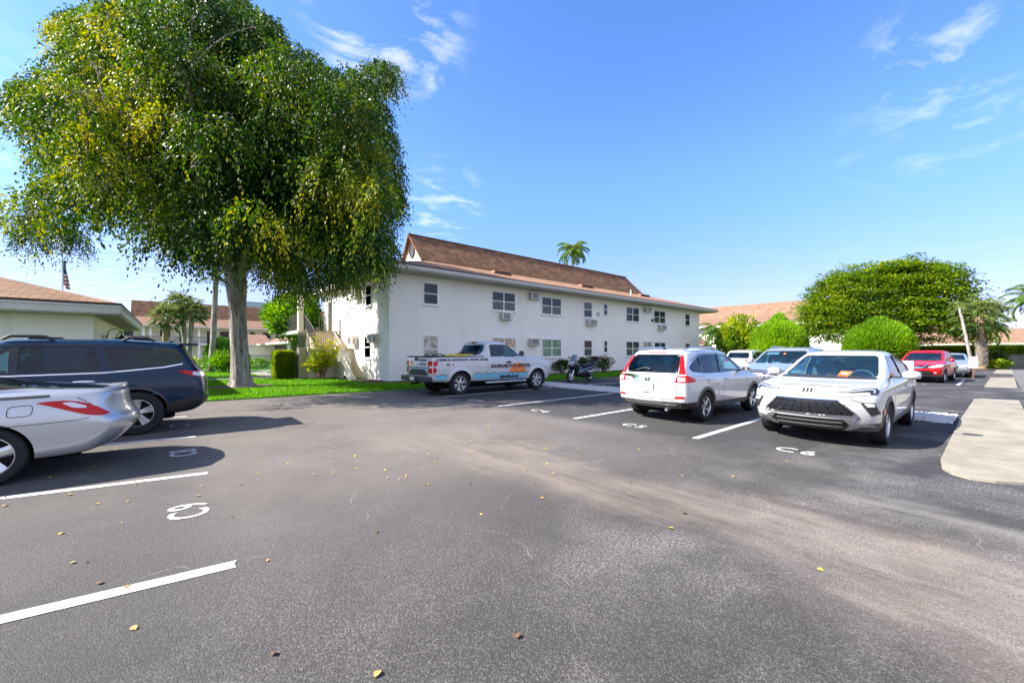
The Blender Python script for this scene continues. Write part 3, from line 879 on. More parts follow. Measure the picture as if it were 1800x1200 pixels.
def main_building():
    X0, X1, Y0, Y1 = 8.33, 40.9, 19.39, 30.6
    E0, E1, EY0, EY1 = 7.78, 42.7, 18.39, 31.6       # eaves
    root = empty('apartment_building', (0, 0, 0), 0, 'long two storey white stucco apartment building behind the white pickup truck', 'building')
    mb = MB()
    mb.box(X0, Y0 + 0.05, 0.0, X1, Y1, 5.47)
    mb.build('wall', M['stucco'], root)
    # outer skin with real openings: strips of wall between the windows
    W = [  # x0,x1,z0,z1,double,panes
        (10.17, 11.08, 4.00, 5.18, 0, ['pane']), (14.68, 16.54, 3.98, 5.16, 1, ['pane', 'pane_blind']), (18.80, 20.70, 3.98, 5.18, 1, ['pane', 'pane_blind']),
        (23.02, 24.02, 4.0, 5.18, 0, ['pane_blind', 'pane']), (25.36, 25.87, 4.27, 5.2, 0, ['pane']), (28.28, 30.18, 3.97, 5.18, 1, ['pane']),
        (32.42, 34.36, 4.0, 5.16, 1, ['pane']), (37.95, 38.9, 4.0, 5.18, 0, ['pane']),
        (10.17, 11.10, 0.88, 2.41, 0, ['curtain', 'curtain']), (14.68, 16.58, 1.15, 2.40, 1, ['curtain_warm', 'curtain']), (18.82, 20.72, 1.14, 2.39, 1, ['pane_green', 'pane_green']),
        (23.05, 24.02, 1.16, 2.39, 0, ['pane', 'pane_blind']), (25.38, 25.88, 1.43, 2.39, 0, ['pane']), (28.28, 30.2, 1.15, 2.39, 1, ['pane', 'pane_blind']),
        (32.5, 34.4, 1.15, 2.38, 1, ['pane']), (38.0, 38.95, 1.16, 2.36, 0, ['pane'])]
    skin = MB()
    xs = sorted({X0, X1, *[w[0] for w in W], *[w[1] for w in W]})
    for a, b in zip(xs[:-1], xs[1:]):
        if b - a < 1e-4: continue
        mid = (a + b) / 2
        cuts = sorted([(w[2], w[3]) for w in W if w[0] < mid < w[1]])
        z = 0.0
        for c0, c1 in cuts:
            skin.box(a, Y0, z, b, Y0 + 0.05, c0); z = c1
        skin.box(a, Y0, z, b, Y0 + 0.05, 5.47)
    bm = bmesh.new()
    vs = [bm.verts.new(v) for v in skin.v]
    for f in skin.f: bm.faces.new([vs[i] for i in f])
    bmesh.ops.remove_doubles(bm, verts=bm.verts, dist=1e-4)
    s2 = MB(); s2.bm(bm)
    s2.build('stucco_skin', M['stucco'], root)
    for x0, x1, z0, z1, db, pn in W:
        win(root, x0, x1, z0, z1, Y0, pn, db)
    # end wall windows (facing the lawn)
    win(root, 21.6, 22.5, 4.0, 5.18, X0, ['pane'], 0, '-x')
    win(root, 21.7, 22.7, 1.15, 2.39, X0, ['pane_green'], 0, '-x')
    # roof: low hip skirt, steep upper roof with gable ends
    RX0, RX1, RY, UY0, UY1, ZB, ZT, ZE = 12.3, 37.2, 25.0, 23.5, 26.5, 7.33, 9.27, 5.76
    r = MB()
    e = [(E0, EY0, ZE), (E1, EY0, ZE), (E1, EY1, ZE), (E0, EY1, ZE)]
    u = [(RX0 + .35, UY0, ZB), (RX1 - .2, UY0, ZB), (RX1 - .2, UY1, ZB), (RX0 + .35, UY1, ZB)]
    for k in range(4):
        r.quad(e[k], e[(k + 1) % 4], u[(k + 1) % 4], u[k])
    r.poly([(p[0], p[1], ZE - .02) for p in e][::-1])
    r.build('lower_roof', M['roof_low'], root, uv=True)
    t = MB()
    # upper roof as a slab of real thickness, overhanging the gable
    G0, G1 = RX0 - .12, RX1 + .12
    for sgn in (-1, 1):
        yb = UY0 - .12 if sgn < 0 else UY1 + .12
        zb = ZB - .02
        a, b, c, d = (G0, yb, zb), (G1, yb, zb), (G1 - .9, RY, ZT), (G0 - .15, RY, ZT)
        if sgn < 0: t.quad(a, b, c, d)
        else: t.quad(b, a, d, c)
        a2, b2, c2, d2 = [(p[0], p[1] - sgn * .04, p[2] - .07) for p in (a, b, c, d)]
        if sgn < 0: t.quad(d2, c2, b2, a2); t.quad(d, d2, a2, a)
        else: t.quad(a2, b2, c2, d2); t.quad(a, a2, d2, d)
        t.quad(b, b2, c2, c) if sgn < 0 else t.quad(c, c2, b2, b)
    t.poly([(G1, UY0 - .12, ZB), (G1, UY1 + .12, ZB), (G1 - .9, RY, ZT - .03)])
    t.build('upper_roof', M['roof'], root, uv=True)
    cap = MB(); cap.box(G0 - .15, RY - .09, ZT - .02, G1 - .85, RY + .09, ZT + .035)
    cap.build('ridge_cap', M['roof'], root, uv=True)
    # white lap-sided gable with an oval vent
    g = MB()
    gx = RX0 + .05; n = 12
    for k in range(n):
        za = ZB + (ZT - .1 - ZB) * k / n; zb = ZB + (ZT - .1 - ZB) * (k + 1) / n
        ha = 1.5 * (1 - (za - ZB) / (ZT - ZB)); hb = 1.5 * (1 - (zb - ZB) / (ZT - ZB))
        g.add([(gx - .03, RY - ha, za), (gx - .03, RY + ha, za), (gx, RY + hb, zb), (gx, RY - hb, zb), (gx, RY - ha, za), (gx, RY + ha, za)], [(0, 3, 2, 1), (0, 1, 5, 4)])
    gb = g.build('gable', M['siding'], root)
    v = MB()
    ov = [(gx - .07, RY - .05 + .33 * math.cos(a), ZB + .86 + .46 * math.sin(a)) for a in [k * 6.283 / 24 for k in range(24)]]
    v.extr(ov, (.05, 0, 0))
    vv = v.build('vent', M['dark_bronze'], gb)
    ring = MB(); ring.tube([(gx - .08, p[1], p[2]) for p in ov] + [(gx - .08, ov[0][1], ov[0][2])], .035, 6)
    ring.build('vent_trim', M['grey_plastic'], vv)
    # soffit, fascia, gutter
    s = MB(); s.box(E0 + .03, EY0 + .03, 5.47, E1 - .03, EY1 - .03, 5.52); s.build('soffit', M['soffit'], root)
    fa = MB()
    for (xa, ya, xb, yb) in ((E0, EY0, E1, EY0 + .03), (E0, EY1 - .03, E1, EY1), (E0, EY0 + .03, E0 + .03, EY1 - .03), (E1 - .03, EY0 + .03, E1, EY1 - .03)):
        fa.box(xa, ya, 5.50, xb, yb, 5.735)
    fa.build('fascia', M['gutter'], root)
    gu = MB()
    prof = [(0, 5.56), (-.02, 5.50), (-.075, 5.52), (-.105, 5.60), (-.11, 5.70), (-.10, 5.70), (-.005, 5.70)]
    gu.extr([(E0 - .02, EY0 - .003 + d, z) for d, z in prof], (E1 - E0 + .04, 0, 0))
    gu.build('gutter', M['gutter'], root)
    dk = MB(); dk.box(E0 - .03, EY0 - .05, 5.738, E1 + .03, EY0 + .02, 5.775); dk.box(E0 - .03, EY0 + .02, 5.738, E0 + .02, EY1 + .03, 5.775)
    dk.build('drip_edge', M['roof_dark'], root)
    # roof vents low on the skirt, one white pipe
    def on_roof(y): return ZE + (ZB - ZE) * (y - EY0) / (UY0 - EY0)
    for x in (17.2, 26.0, 34.4):
        q = MB(); y = 21.6; z = on_roof(y)
        q.bbox(x - .75, y - .2, z - .02, x + .75, y + .25, z + .17, .03)
        rv = q.build('roof_vent', M['roof_low'], root)
        q = MB(); q.box(x - .66, y - .212, z + .03, x + .66, y - .199, z + .13); q.build('vent_slot', M['roof_dark'], rv)
    q = MB(); q.tube([(31.4, 21.0, on_roof(21.0)), (31.4, 21.0, on_roof(21.0) + .42)], .055, 10); q.build('vent_pipe', M['trim'], root)
    # small louvre beside the narrow window, and a lamp
    q = MB(); q.box(24.52, Y0 - .03, 4.17, 24.92, Y0 - .001, 4.5); lv = q.build('wall_vent', M['trim'], root)
    q = MB()
    for k in range(2):
        for j in range(3): q.box(24.56 + k * .18, Y0 - .036, 4.2 + j * .1, 24.70 + k * .18, Y0 - .0305, 4.26 + j * .1)
    q.build('louvre', M['ac_dark'], lv)
    q = MB(); q.bbox(32.05, Y0 - .14, 4.12, 32.22, Y0 - .001, 4.34, .02); q.build('wall_lamp', M['black_metal'], root)
    # upper walkway at the far end of the lawn side
    q = MB(); q.box(6.1, 27.9, 2.68, X0, 33.0, 2.86); q.build('walkway_slab', M['stucco_cream'], root)
    for y in (28.0, 32.0):
        q = MB(); q.box(6.15, y, 2.862, 6.45, y + .3, 5.47); q.build('column', M['stucco_cream'], root)
    q = MB(); railing(q, (6.13, 28.4, 2.86), (6.13, 31.9, 2.86)); railing(q, (7.35, 27.95, 2.86), (8.3, 27.95, 2.86)); q.build('walkway_rail', M['dark_bronze'], root)
    q = MB(); q.box(X0 - .01, 28.6, 2.87, X0 - .001, 29.5, 4.9); q.build('door', M['dark_bronze'], root)
    return root
main_building()
A = 19.39
ac_unit('grey window air conditioner under the double upstairs window nearest the pickup truck', 15.66, 3.46, A, .82, .43, style=2)
ac_unit('window air conditioner high under the eaves between the two nearest double upstairs windows', 18.0, 4.88, A, .78, .43, style=2)
ac_unit('window air conditioner above the pickup truck bonnet, left of the green curtained window', 17.98, 1.95, A, .82, .43, style=0)
ac_unit('window air conditioner under the single upstairs window above the motorcycle', 23.75, 3.45, A, .98, .43, style=1)
ac_unit('window air conditioner under the eaves between the two farthest double upstairs windows', 31.2, 4.88, A, .95, .40, style=1)
ac_unit('window air conditioner under the farthest double upstairs window', 33.55, 3.45, A, 1.0, .43, style=1)
ac_unit('ground floor window air conditioner just above the roof of the white crossover seen from behind', 31.3, 1.92, A, .92, .48, style=2)
ac_unit('window air conditioner low on the sunlit end wall beside the stairs', 24.1, 1.95, 8.33, .75, .5, face='-x', style=0)
ac_unit('window air conditioner low on the end wall right of its ground floor window', 21.1, 2.0, 8.33, .75, .46, face='-x', style=0)
ac_unit('window air conditioner high on the end wall under the eaves, behind the hanging leaves', 23.6, 4.55, 8.33, .7, .46, face='-x', style=1)

def outside_stairs():
    root = empty('outside_stairs', (7, 24, 0), 0, 'concrete outside stairs with dark metal railings at the sunlit end wall', 'stairs')
    o = Vector((7, 24, 0))
    def B(mb, name, m):
        mb.v = [tuple(Vector(v) - o) for v in mb.v]
        return mb.build(name, m, root)
    q = MB(); q.box(5.9, 24.5, 0, 8.32, 27.0, 1.55); B(q, 'landing_base', M['stucco_cream'])
    q = MB(); q.box(5.84, 24.44, 1.552, 8.325, 27.0, 1.72); B(q, 'landing_slab', M['concrete_step'])
    # lower flight, coming down towards the lot along the wall
    q = MB(); n = 10
    for k in range(n):
        q.box(7.25, 24.44 - (k + 1) * .27, 0.0, 7.55, 24.44 - k * .27 - .001, 1.72 - (k + 1) * .156)
    B(q, 'lower_flight', M['stucco_cream'])
    # upper flight going away from the lot
    q = MB(); n = 7
    for k in range(n):
        q.box(6.55, 25.6 + k * .33, 1.721, 8.30, 25.6 + (k + 1) * .33 - .001, 1.72 + (k + 1) * .163)
    B(q, 'upper_flight', M['concrete_step'])
    q = MB(); railing(q, (5.92, 24.5, 1.72), (8.25, 24.5, 1.72)); railing(q, (5.92, 24.5, 1.72), (5.92, 26.9, 1.72)); B(q, 'landing_rail', M['dark_bronze'])
    q = MB(); railing(q, (6.5, 25.6, 1.8), (6.5, 27.9, 2.9)); B(q, 'upper_rail', M['dark_bronze'])
    q = MB()
    for dx in (7.25,):
        a, b = Vector((dx, 24.45, 1.72)), Vector((dx, 21.8, 0.1))
        for h in (.9, .5, .1): q.tube([a + Vector((0, 0, h)), b + Vector((0, 0, h))], .022, 6)
        for k in range(5):
            p = a + (b - a) * k / 4; q.tube([p, p + Vector((0, 0, .9))], .018, 5)
    B(q, 'lower_rail', M['trim'])
    q = MB(); q.extr([(5.45, 24.7, 0.0), (5.45, 27.5, 0.0), (5.45, 27.5, .3), (5.45, 24.9, 1.75), (5.45, 24.7, 1.75)], (.42, 0, 0)); B(q, 'side_stringer', M['concrete_step'])
outside_stairs()

def clubhouse():
    root = empty('clubhouse', (0, 0, 0), 0, 'low white clubhouse with brown hip roof at the left edge behind the parked dark SUV', 'building')
    X1, Y0, Y1 = -1.95, 19.45, 31.2
    q = MB(); q.box(-30, Y0, 0, X1, Y1, 2.72); q.build('wall', M['stucco'], root)
    q = MB(); q.box(X1 + .001, Y0, 0, X1 + .02, Y1, 2.72); q.build('side_wall', M['stucco_cream'], root)  # cream skin paints the warm bounced light on the white side wall
    E1, EY0, EY1 = -1.25, 18.5, 32.2
    r = MB(); s = .30; ze = 3.10; ry = (EY0 + EY1) / 2; h = (ry - EY0) * s
    r.quad((-30, EY0, ze), (E1, EY0, ze), (E1 - (ry - EY0), ry, ze + h), (-30, ry, ze + h))
    r.poly([(E1, EY0, ze), (E1, EY1, ze), (E1 - (ry - EY0), ry, ze + h)])
    r.quad((E1, EY1, ze), (-30, EY1, ze), (-30, ry, ze + h), (E1 - (ry - EY0), ry, ze + h))
    r.build('roof', M['roof_club'], root, uv=True)
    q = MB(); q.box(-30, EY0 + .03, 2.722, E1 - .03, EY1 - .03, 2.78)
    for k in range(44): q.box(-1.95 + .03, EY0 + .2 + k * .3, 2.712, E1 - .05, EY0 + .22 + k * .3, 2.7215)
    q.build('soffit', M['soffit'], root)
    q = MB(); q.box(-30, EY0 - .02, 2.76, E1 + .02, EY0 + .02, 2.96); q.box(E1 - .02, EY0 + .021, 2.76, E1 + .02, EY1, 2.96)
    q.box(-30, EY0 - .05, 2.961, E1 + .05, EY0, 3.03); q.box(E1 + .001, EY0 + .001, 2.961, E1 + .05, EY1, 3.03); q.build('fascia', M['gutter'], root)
    q = MB(); q.box(-30, EY0 - .06, 3.031, E1 + .06, EY0 + .02, 3.10); q.box(E1 - .02, EY0 + .021, 3.031, E1 + .06, EY1, 3.10); q.build('drip_edge', M['roof_dark'], root)
    for y in (21.4, 25.6, 28.4):
        q = MB(); q.box(X1 + .021, y, .1, X1 + .06, y + .95, 2.15); q.build('door', M['soffit'], root)
    return root
clubhouse()

def gooseneck(label, y, z):
    q = MB(); x = -1.93
    q.lathe([(0, 0), (.07, 0), (.07, .03), (0, .03)], 'x', (x, y, z), 12)
    pts = [(x + .03, y, z)] + [(x + .24 - .2 * math.cos(a), y, z + .12 + .2 * math.sin(a)) for a in [k * math.pi / 8 for k in range(9)]] + [(x + .44, y, z + .06)]
    q.tube(pts, .016, 8)
    root = q.build('wall_lantern', M['black_metal'], smooth=40)
    s = MB(); s.lathe([(.03, .1), (.05, .08), (.09, .02), (.19, -.06), (.2, -.08), (.185, -.08), (.02, .06)], 'z', (x + .44, y, z - .02), 20)
    s.build('lamp_shade', M['black_metal'], root, smooth=40)
    tag(root, label, 'wall lamp', 'gooseneck barn lamps on the clubhouse side wall')
gooseneck('black gooseneck barn lamp on the clubhouse side wall, nearest the corner', 23.0, 2.12)
gooseneck('black gooseneck barn lamp farther along the clubhouse side wall', 26.6, 2.12)

def far_apartments():
    root = empty('apartment_building', (0, 0, 0), 0, 'distant white two storey apartment block with railed balconies behind the palms on the left', 'building')
    Y = 84.5
    q = MB(); q.box(-9, Y + 1.8, 0, 34, Y + 12, 5.5); q.build('wall', M['stucco_cream'], root)
    q = MB(); q.box(-9, Y + .05, 2.65, 34, Y + 1.79, 2.9); q.build('balcony_slab', M['trim'], root)
    q = MB(); railing(q, (-9, Y + .1, 2.9), (34, Y + .1, 2.9), 1.05, .16, .02, .03); q.build('balcony_rail', M['dark_bronze'], root)
    for x in (-8.6, -3.2, -2.4, 3.6, 9.4, 15.2, 21.0, 26.8):
        q = MB(); q.box(x, Y + .12, 0, x + .3, Y + .42, 2.649); q.box(x, Y + .12, 2.901, x + .3, Y + .42, 5.45); q.build('post', M['trim'], root)
    rnd = random.Random(2)
    for x in (-7.6, -5.6, -1.2, 1.2, 4.8, 6.6, 8.4, 11, 13, 16.5, 19, 23):
        for z in (.2, 3.05):
            q = MB(); w = rnd.choice((.9, 1.4)); zb = z + (2.05 if w < 1 else 2.0); za = z if w < 1 else z + .9
            q.box(x, Y + 1.74, za, x + w, Y + 1.799, zb); f = q.build('window', M['trim'], root)
            q = MB(); q.box(x + .07, Y + 1.72, za + .07, x + w - .07, Y + 1.739, zb - .07); q.build('pane', M['pane'], f)
    q = MB(); e = [(-10, Y - .6, 5.6), (35, Y - .6, 5.6), (35, Y + 13, 5.6), (-10, Y + 13, 5.6)]; u = [(-4.6, Y + 4, 7.2), (31, Y + 4, 7.2), (31, Y + 8, 7.2), (-4.6, Y + 8, 7.2)]
    for k in range(4): q.quad(e[k], e[(k + 1) % 4], u[(k + 1) % 4], u[k])
    q.poly(e[::-1]); q.build('lower_roof', M['roof_pink'], root, uv=True)
    q = MB(); q.quad((-4.7, Y + 3.9, 7.15), (31, Y + 3.9, 7.15), (31, Y + 6, 9.9), (-4.7, Y + 6, 9.9)); q.quad((31, Y + 8.1, 7.15), (-4.7, Y + 8.1, 7.15), (-4.7, Y + 6, 9.9), (31, Y + 6, 9.9)); q.poly([(31, Y + 3.9, 7.15), (31, Y + 8.1, 7.15), (31, Y + 6, 9.9)])
    q.build('upper_roof', M['roof'], root, uv=True)
    q = MB(); q.poly([(-4.5, Y + 8, 7.2), (-4.5, Y + 4, 7.2), (-4.5, Y + 6, 9.8)]); g = q.build('gable', M['siding'], root)
    q = MB(); q.lathe([(0, -.05), (.4, -.05), (.4, 0)], 'x', (-4.52, Y + 6, 8.2), 16); q.build('vent', M['dark_bronze'], g)
    q = MB(); q.box(-10, Y - .63, 5.4, 35, Y - .6, 5.62); q.build('fascia', M['gutter'], root)
far_apartments()

def pool_house():
    root = empty('pool_house', (0, 0, 0), 0, 'single storey cream pool house with pinkish roof and screened openings behind the big trunk', 'building')
    X0, X1, Y0, Y1 = 11.8, 26, 55.5, 78
    q = MB(); q.box(X0, Y0, 0, X1, Y1, 2.6); q.build('wall', M['stucco_cream'], root)
    q = MB(); e = [(X0 - .9, Y0 - .9, 2.75), (X1, Y0 - .9, 2.75), (X1, Y1, 2.75), (X0 - .9, Y1, 2.75)]; u = [(X0 + 6.5, Y0 + 7, 5.6), (X1 - 6, Y0 + 7, 5.6), (X1 - 6, Y1 - 8, 5.6), (X0 + 6.5, Y1 - 8, 5.6)]
    for k in range(4): q.quad(e[k], e[(k + 1) % 4], u[(k + 1) % 4], u[k])
    q.poly(u); q.poly(e[::-1]); q.build('roof', M['roof_pink'], root, uv=True)
    q = MB(); q.box(X0 - .93, Y0 - .93, 2.55, X1, Y0 - .9, 2.78); q.box(X0 - .93, Y0 - .899, 2.55, X0 - .9, Y1, 2.78); q.build('fascia', M['trim'], root)
    for ya, yb in ((60, 68), (70.5, 73)):
        q = MB(); q.box(X0 - .05, ya, 1.0 if ya < 70 else .2, X0 - .001, yb, 2.45); s = q.build('screen_opening', M['screen'], root)
        q = MB()
        for k in range(int((yb - ya) / .55) + 1): q.box(X0 - .08, ya + k * .55, 1.0 if ya < 70 else .2, X0 - .051, ya + k * .55 + .05, 2.45)
        q.build('screen_bars', M['dark_bronze'], s)
    # west wing, partly hidden by the trunk
    q = MB(); q.box(7.4, 70, 0, 11.79, 79, 2.5); q.build('wing_wall', M['stucco_cream'], root)
    q = MB(); q.quad((6.6, 69.3, 2.6), (11.7, 69.3, 2.6), (11.7, 75, 4.2), (8.6, 75, 4.2)); q.poly([(6.6, 80, 2.6), (6.6, 69.3, 2.6), (8.6, 75, 4.2)]); q.build('wing_roof', M['roof_pink'], root, uv=True)
pool_house()

def right_apartments():
    root = empty('apartment_building', (0, 0, 0), 0, 'two storey apartment block with sunlit pinkish shingle roof behind the round shrubs on the right', 'building')
    X0, Y0, Y1 = 68.5, 9, 48
    q = MB(); q.box(X0, Y0, 0, X0 + 11, Y1, 5.45); q.build('wall', M['stucco'], root)
    q = MB(); e = [(X0 - 1, Y0 - 1, 5.6), (X0 + 12, Y0 - 1, 5.6), (X0 + 12, Y1 + 1, 5.6), (X0 - 1, Y1 + 1, 5.6)]; u = [(X0 + 3.8, Y0 + 4, 7.2), (X0 + 7.2, Y0 + 4, 7.2), (X0 + 7.2, Y1 - 4, 7.2), (X0 + 3.8, Y1 - 4, 7.2)]
    for k in range(4): q.quad(e[k], e[(k + 1) % 4], u[(k + 1) % 4], u[k])
    q.poly(e[::-1]); q.build('lower_roof', M['roof_pink'], root, uv=True)
    q = MB(); x = X0 + 5.5
    q.quad((X0 + 3.7, Y1 - 4, 7.15), (X0 + 3.7, Y0 + 4, 7.15), (x, Y0 + 4, 9.4), (x, Y1 - 4, 9.4)); q.quad((X0 + 7.3, Y0 + 4, 7.15), (X0 + 7.3, Y1 - 4, 7.15), (x, Y1 - 4, 9.4), (x, Y0 + 4, 9.4)); q.poly([(X0 + 7.3, Y1 - 4, 7.15), (X0 + 3.7, Y1 - 4, 7.15), (x, Y1 - 4, 9.4)]); q.poly([(X0 + 3.7, Y0 + 4, 7.15), (X0 + 7.3, Y0 + 4, 7.15), (x, Y0 + 4, 9.4)])
    q.build('upper_roof', M['roof_pink'], root, uv=True)
    q = MB(); q.box(X0 - 1.04, Y0 - 1, 5.36, X0 - 1.0, Y1 + 1, 5.62); q.build('fascia', M['trim'], root)
    for y in (44, 40, 36.5, 33, 29, 25, 21, 17):
        for z in (1.0, 3.9):
            q = MB(); q.box(X0 - .05, y, z, X0 - .001, y + 1.6, z + 1.25); f = q.build('window', M['trim'], root)
            q = MB(); q.box(X0 - .07, y + .08, z + .08, X0 - .051, y + .76, z + 1.17); q.box(X0 - .07, y + .84, z + .08, X0 - .051, y + 1.52, z + 1.17); q.build('pane', M['pane'], f)
    for y, z in ((41, 6.7), (30, 6.9), (24, 6.8)):
        q = MB(); q.bbox(X0 + 1.6, y, z - .75, X0 + 2.1, y + 2.2, z - .35, .04); q.build('roof_vent', M['roof_pink'], root)
    # porch with its own small hip roof
    q = MB(); q.box(61.3, 31, 0, 61.6, 31.3, 2.5); q.box(61.3, 35.6, 0, 61.6, 35.9, 2.5); q.box(61.4, 31, 0, 68.4, 35.9, .15); q.build('porch_posts', M['trim'], root)
    q = MB(); q.quad((60.6, 36.5, 2.6), (60.6, 30.4, 2.6), (64, 33.0, 4.6), (64, 34.0, 4.6)); q.quad((60.6, 30.4, 2.6), (68.5, 30.4, 2.6), (68.5, 33.0, 4.6), (64, 33.0, 4.6)); q.quad((68.5, 36.5, 2.6), (60.6, 36.5, 2.6), (64, 34, 4.6), (68.5, 34, 4.6)); q.quad((60.6, 30.4, 2.55), (60.6, 36.5, 2.55), (68.5, 36.5, 2.55), (68.5, 30.4, 2.55)); q.build('porch_roof', M['roof_pink'], root, uv=True)
    q = MB(); q.box(64.5, 31.4, .16, 64.6, 35.6, 2.4); q.build('porch_screen', M['screen'], root)
right_apartments()

def long_carport():
    root = empty('carport', (0, 0, 0), 0, 'long low open carport with brown shingle roof behind the clipped hedge at the far right', 'carport')
    X0 = 92; Y0, Y1 = -45, 14
    q = MB(); q.quad((X0, Y1, 2.75), (X0, Y0, 2.75), (X0 + 5, Y0, 5.0), (X0 + 5, Y1, 5.0)); q.poly([(X0, Y1, 2.75), (X0 + 5, Y1, 5.0), (X0 + 10, Y1, 2.75)]); q.quad((X0 + 10, Y0, 2.75), (X0 + 10, Y1, 2.75), (X0 + 5, Y1, 5), (X0 + 5, Y0, 5)); q.build('roof', M['roof_pink'], root, uv=True)
    q = MB(); q.box(X0 - .05, Y0, 2.35, X0 - .001, Y1, 2.75); q.build('fascia', M['soffit'], root)
    q = MB(); q.box(X0 + 8, Y0, 0, X0 + 8.2, Y1, 2.6); q.build('back_wall', M['shade_dark'], root)
    for k in range(12):
        q = MB(); q.box(X0 + .3, Y0 + 1 + k * 5.1, 0, X0 + .55, Y0 + 1.25 + k * 5.1, 2.6); q.build('post', M['dark_bronze'], root)
    q = empty('house', (0, 0, 0), 0, 'house with brown hip roof rising just above the long carport roof', 'building')
    m = MB(); m.quad((108, 16, 5.4), (108, 2, 5.4), (113, 6, 7.4), (113, 12, 7.4)); m.quad((108, 2, 5.4), (118, 2, 5.4), (113, 6, 7.4), (113, 6.1, 7.4)); m.quad((118, 16, 5.4), (108, 16, 5.4), (113, 12, 7.4), (113, 11.9, 7.4)); m.build('roof', M['roof_pink'], q, uv=True)
    m = MB(); m.box(109, 3, 0, 117, 15, 5.39); m.build('wall', M['stucco_cream'], q)
long_carport()

def high_rise():
    root = empty('high_rise', (0, 0, 0), 0, 'far off pale high rise tower seen through gaps in the big tree', 'building')
    q = MB(); c = Vector((190, 560)); 
    q.box(66, 560, 0, 100, 585, 60); q.build('wall', M['tower_white'], root)
    q = MB()
    for k in range(18): q.box(66.5, 559.5, 3 + k * 3.2, 99.5, 559.99, 4.6 + k * 3.2)
    q.build('window_bands', M['tower_glass'], root)
high_rise()

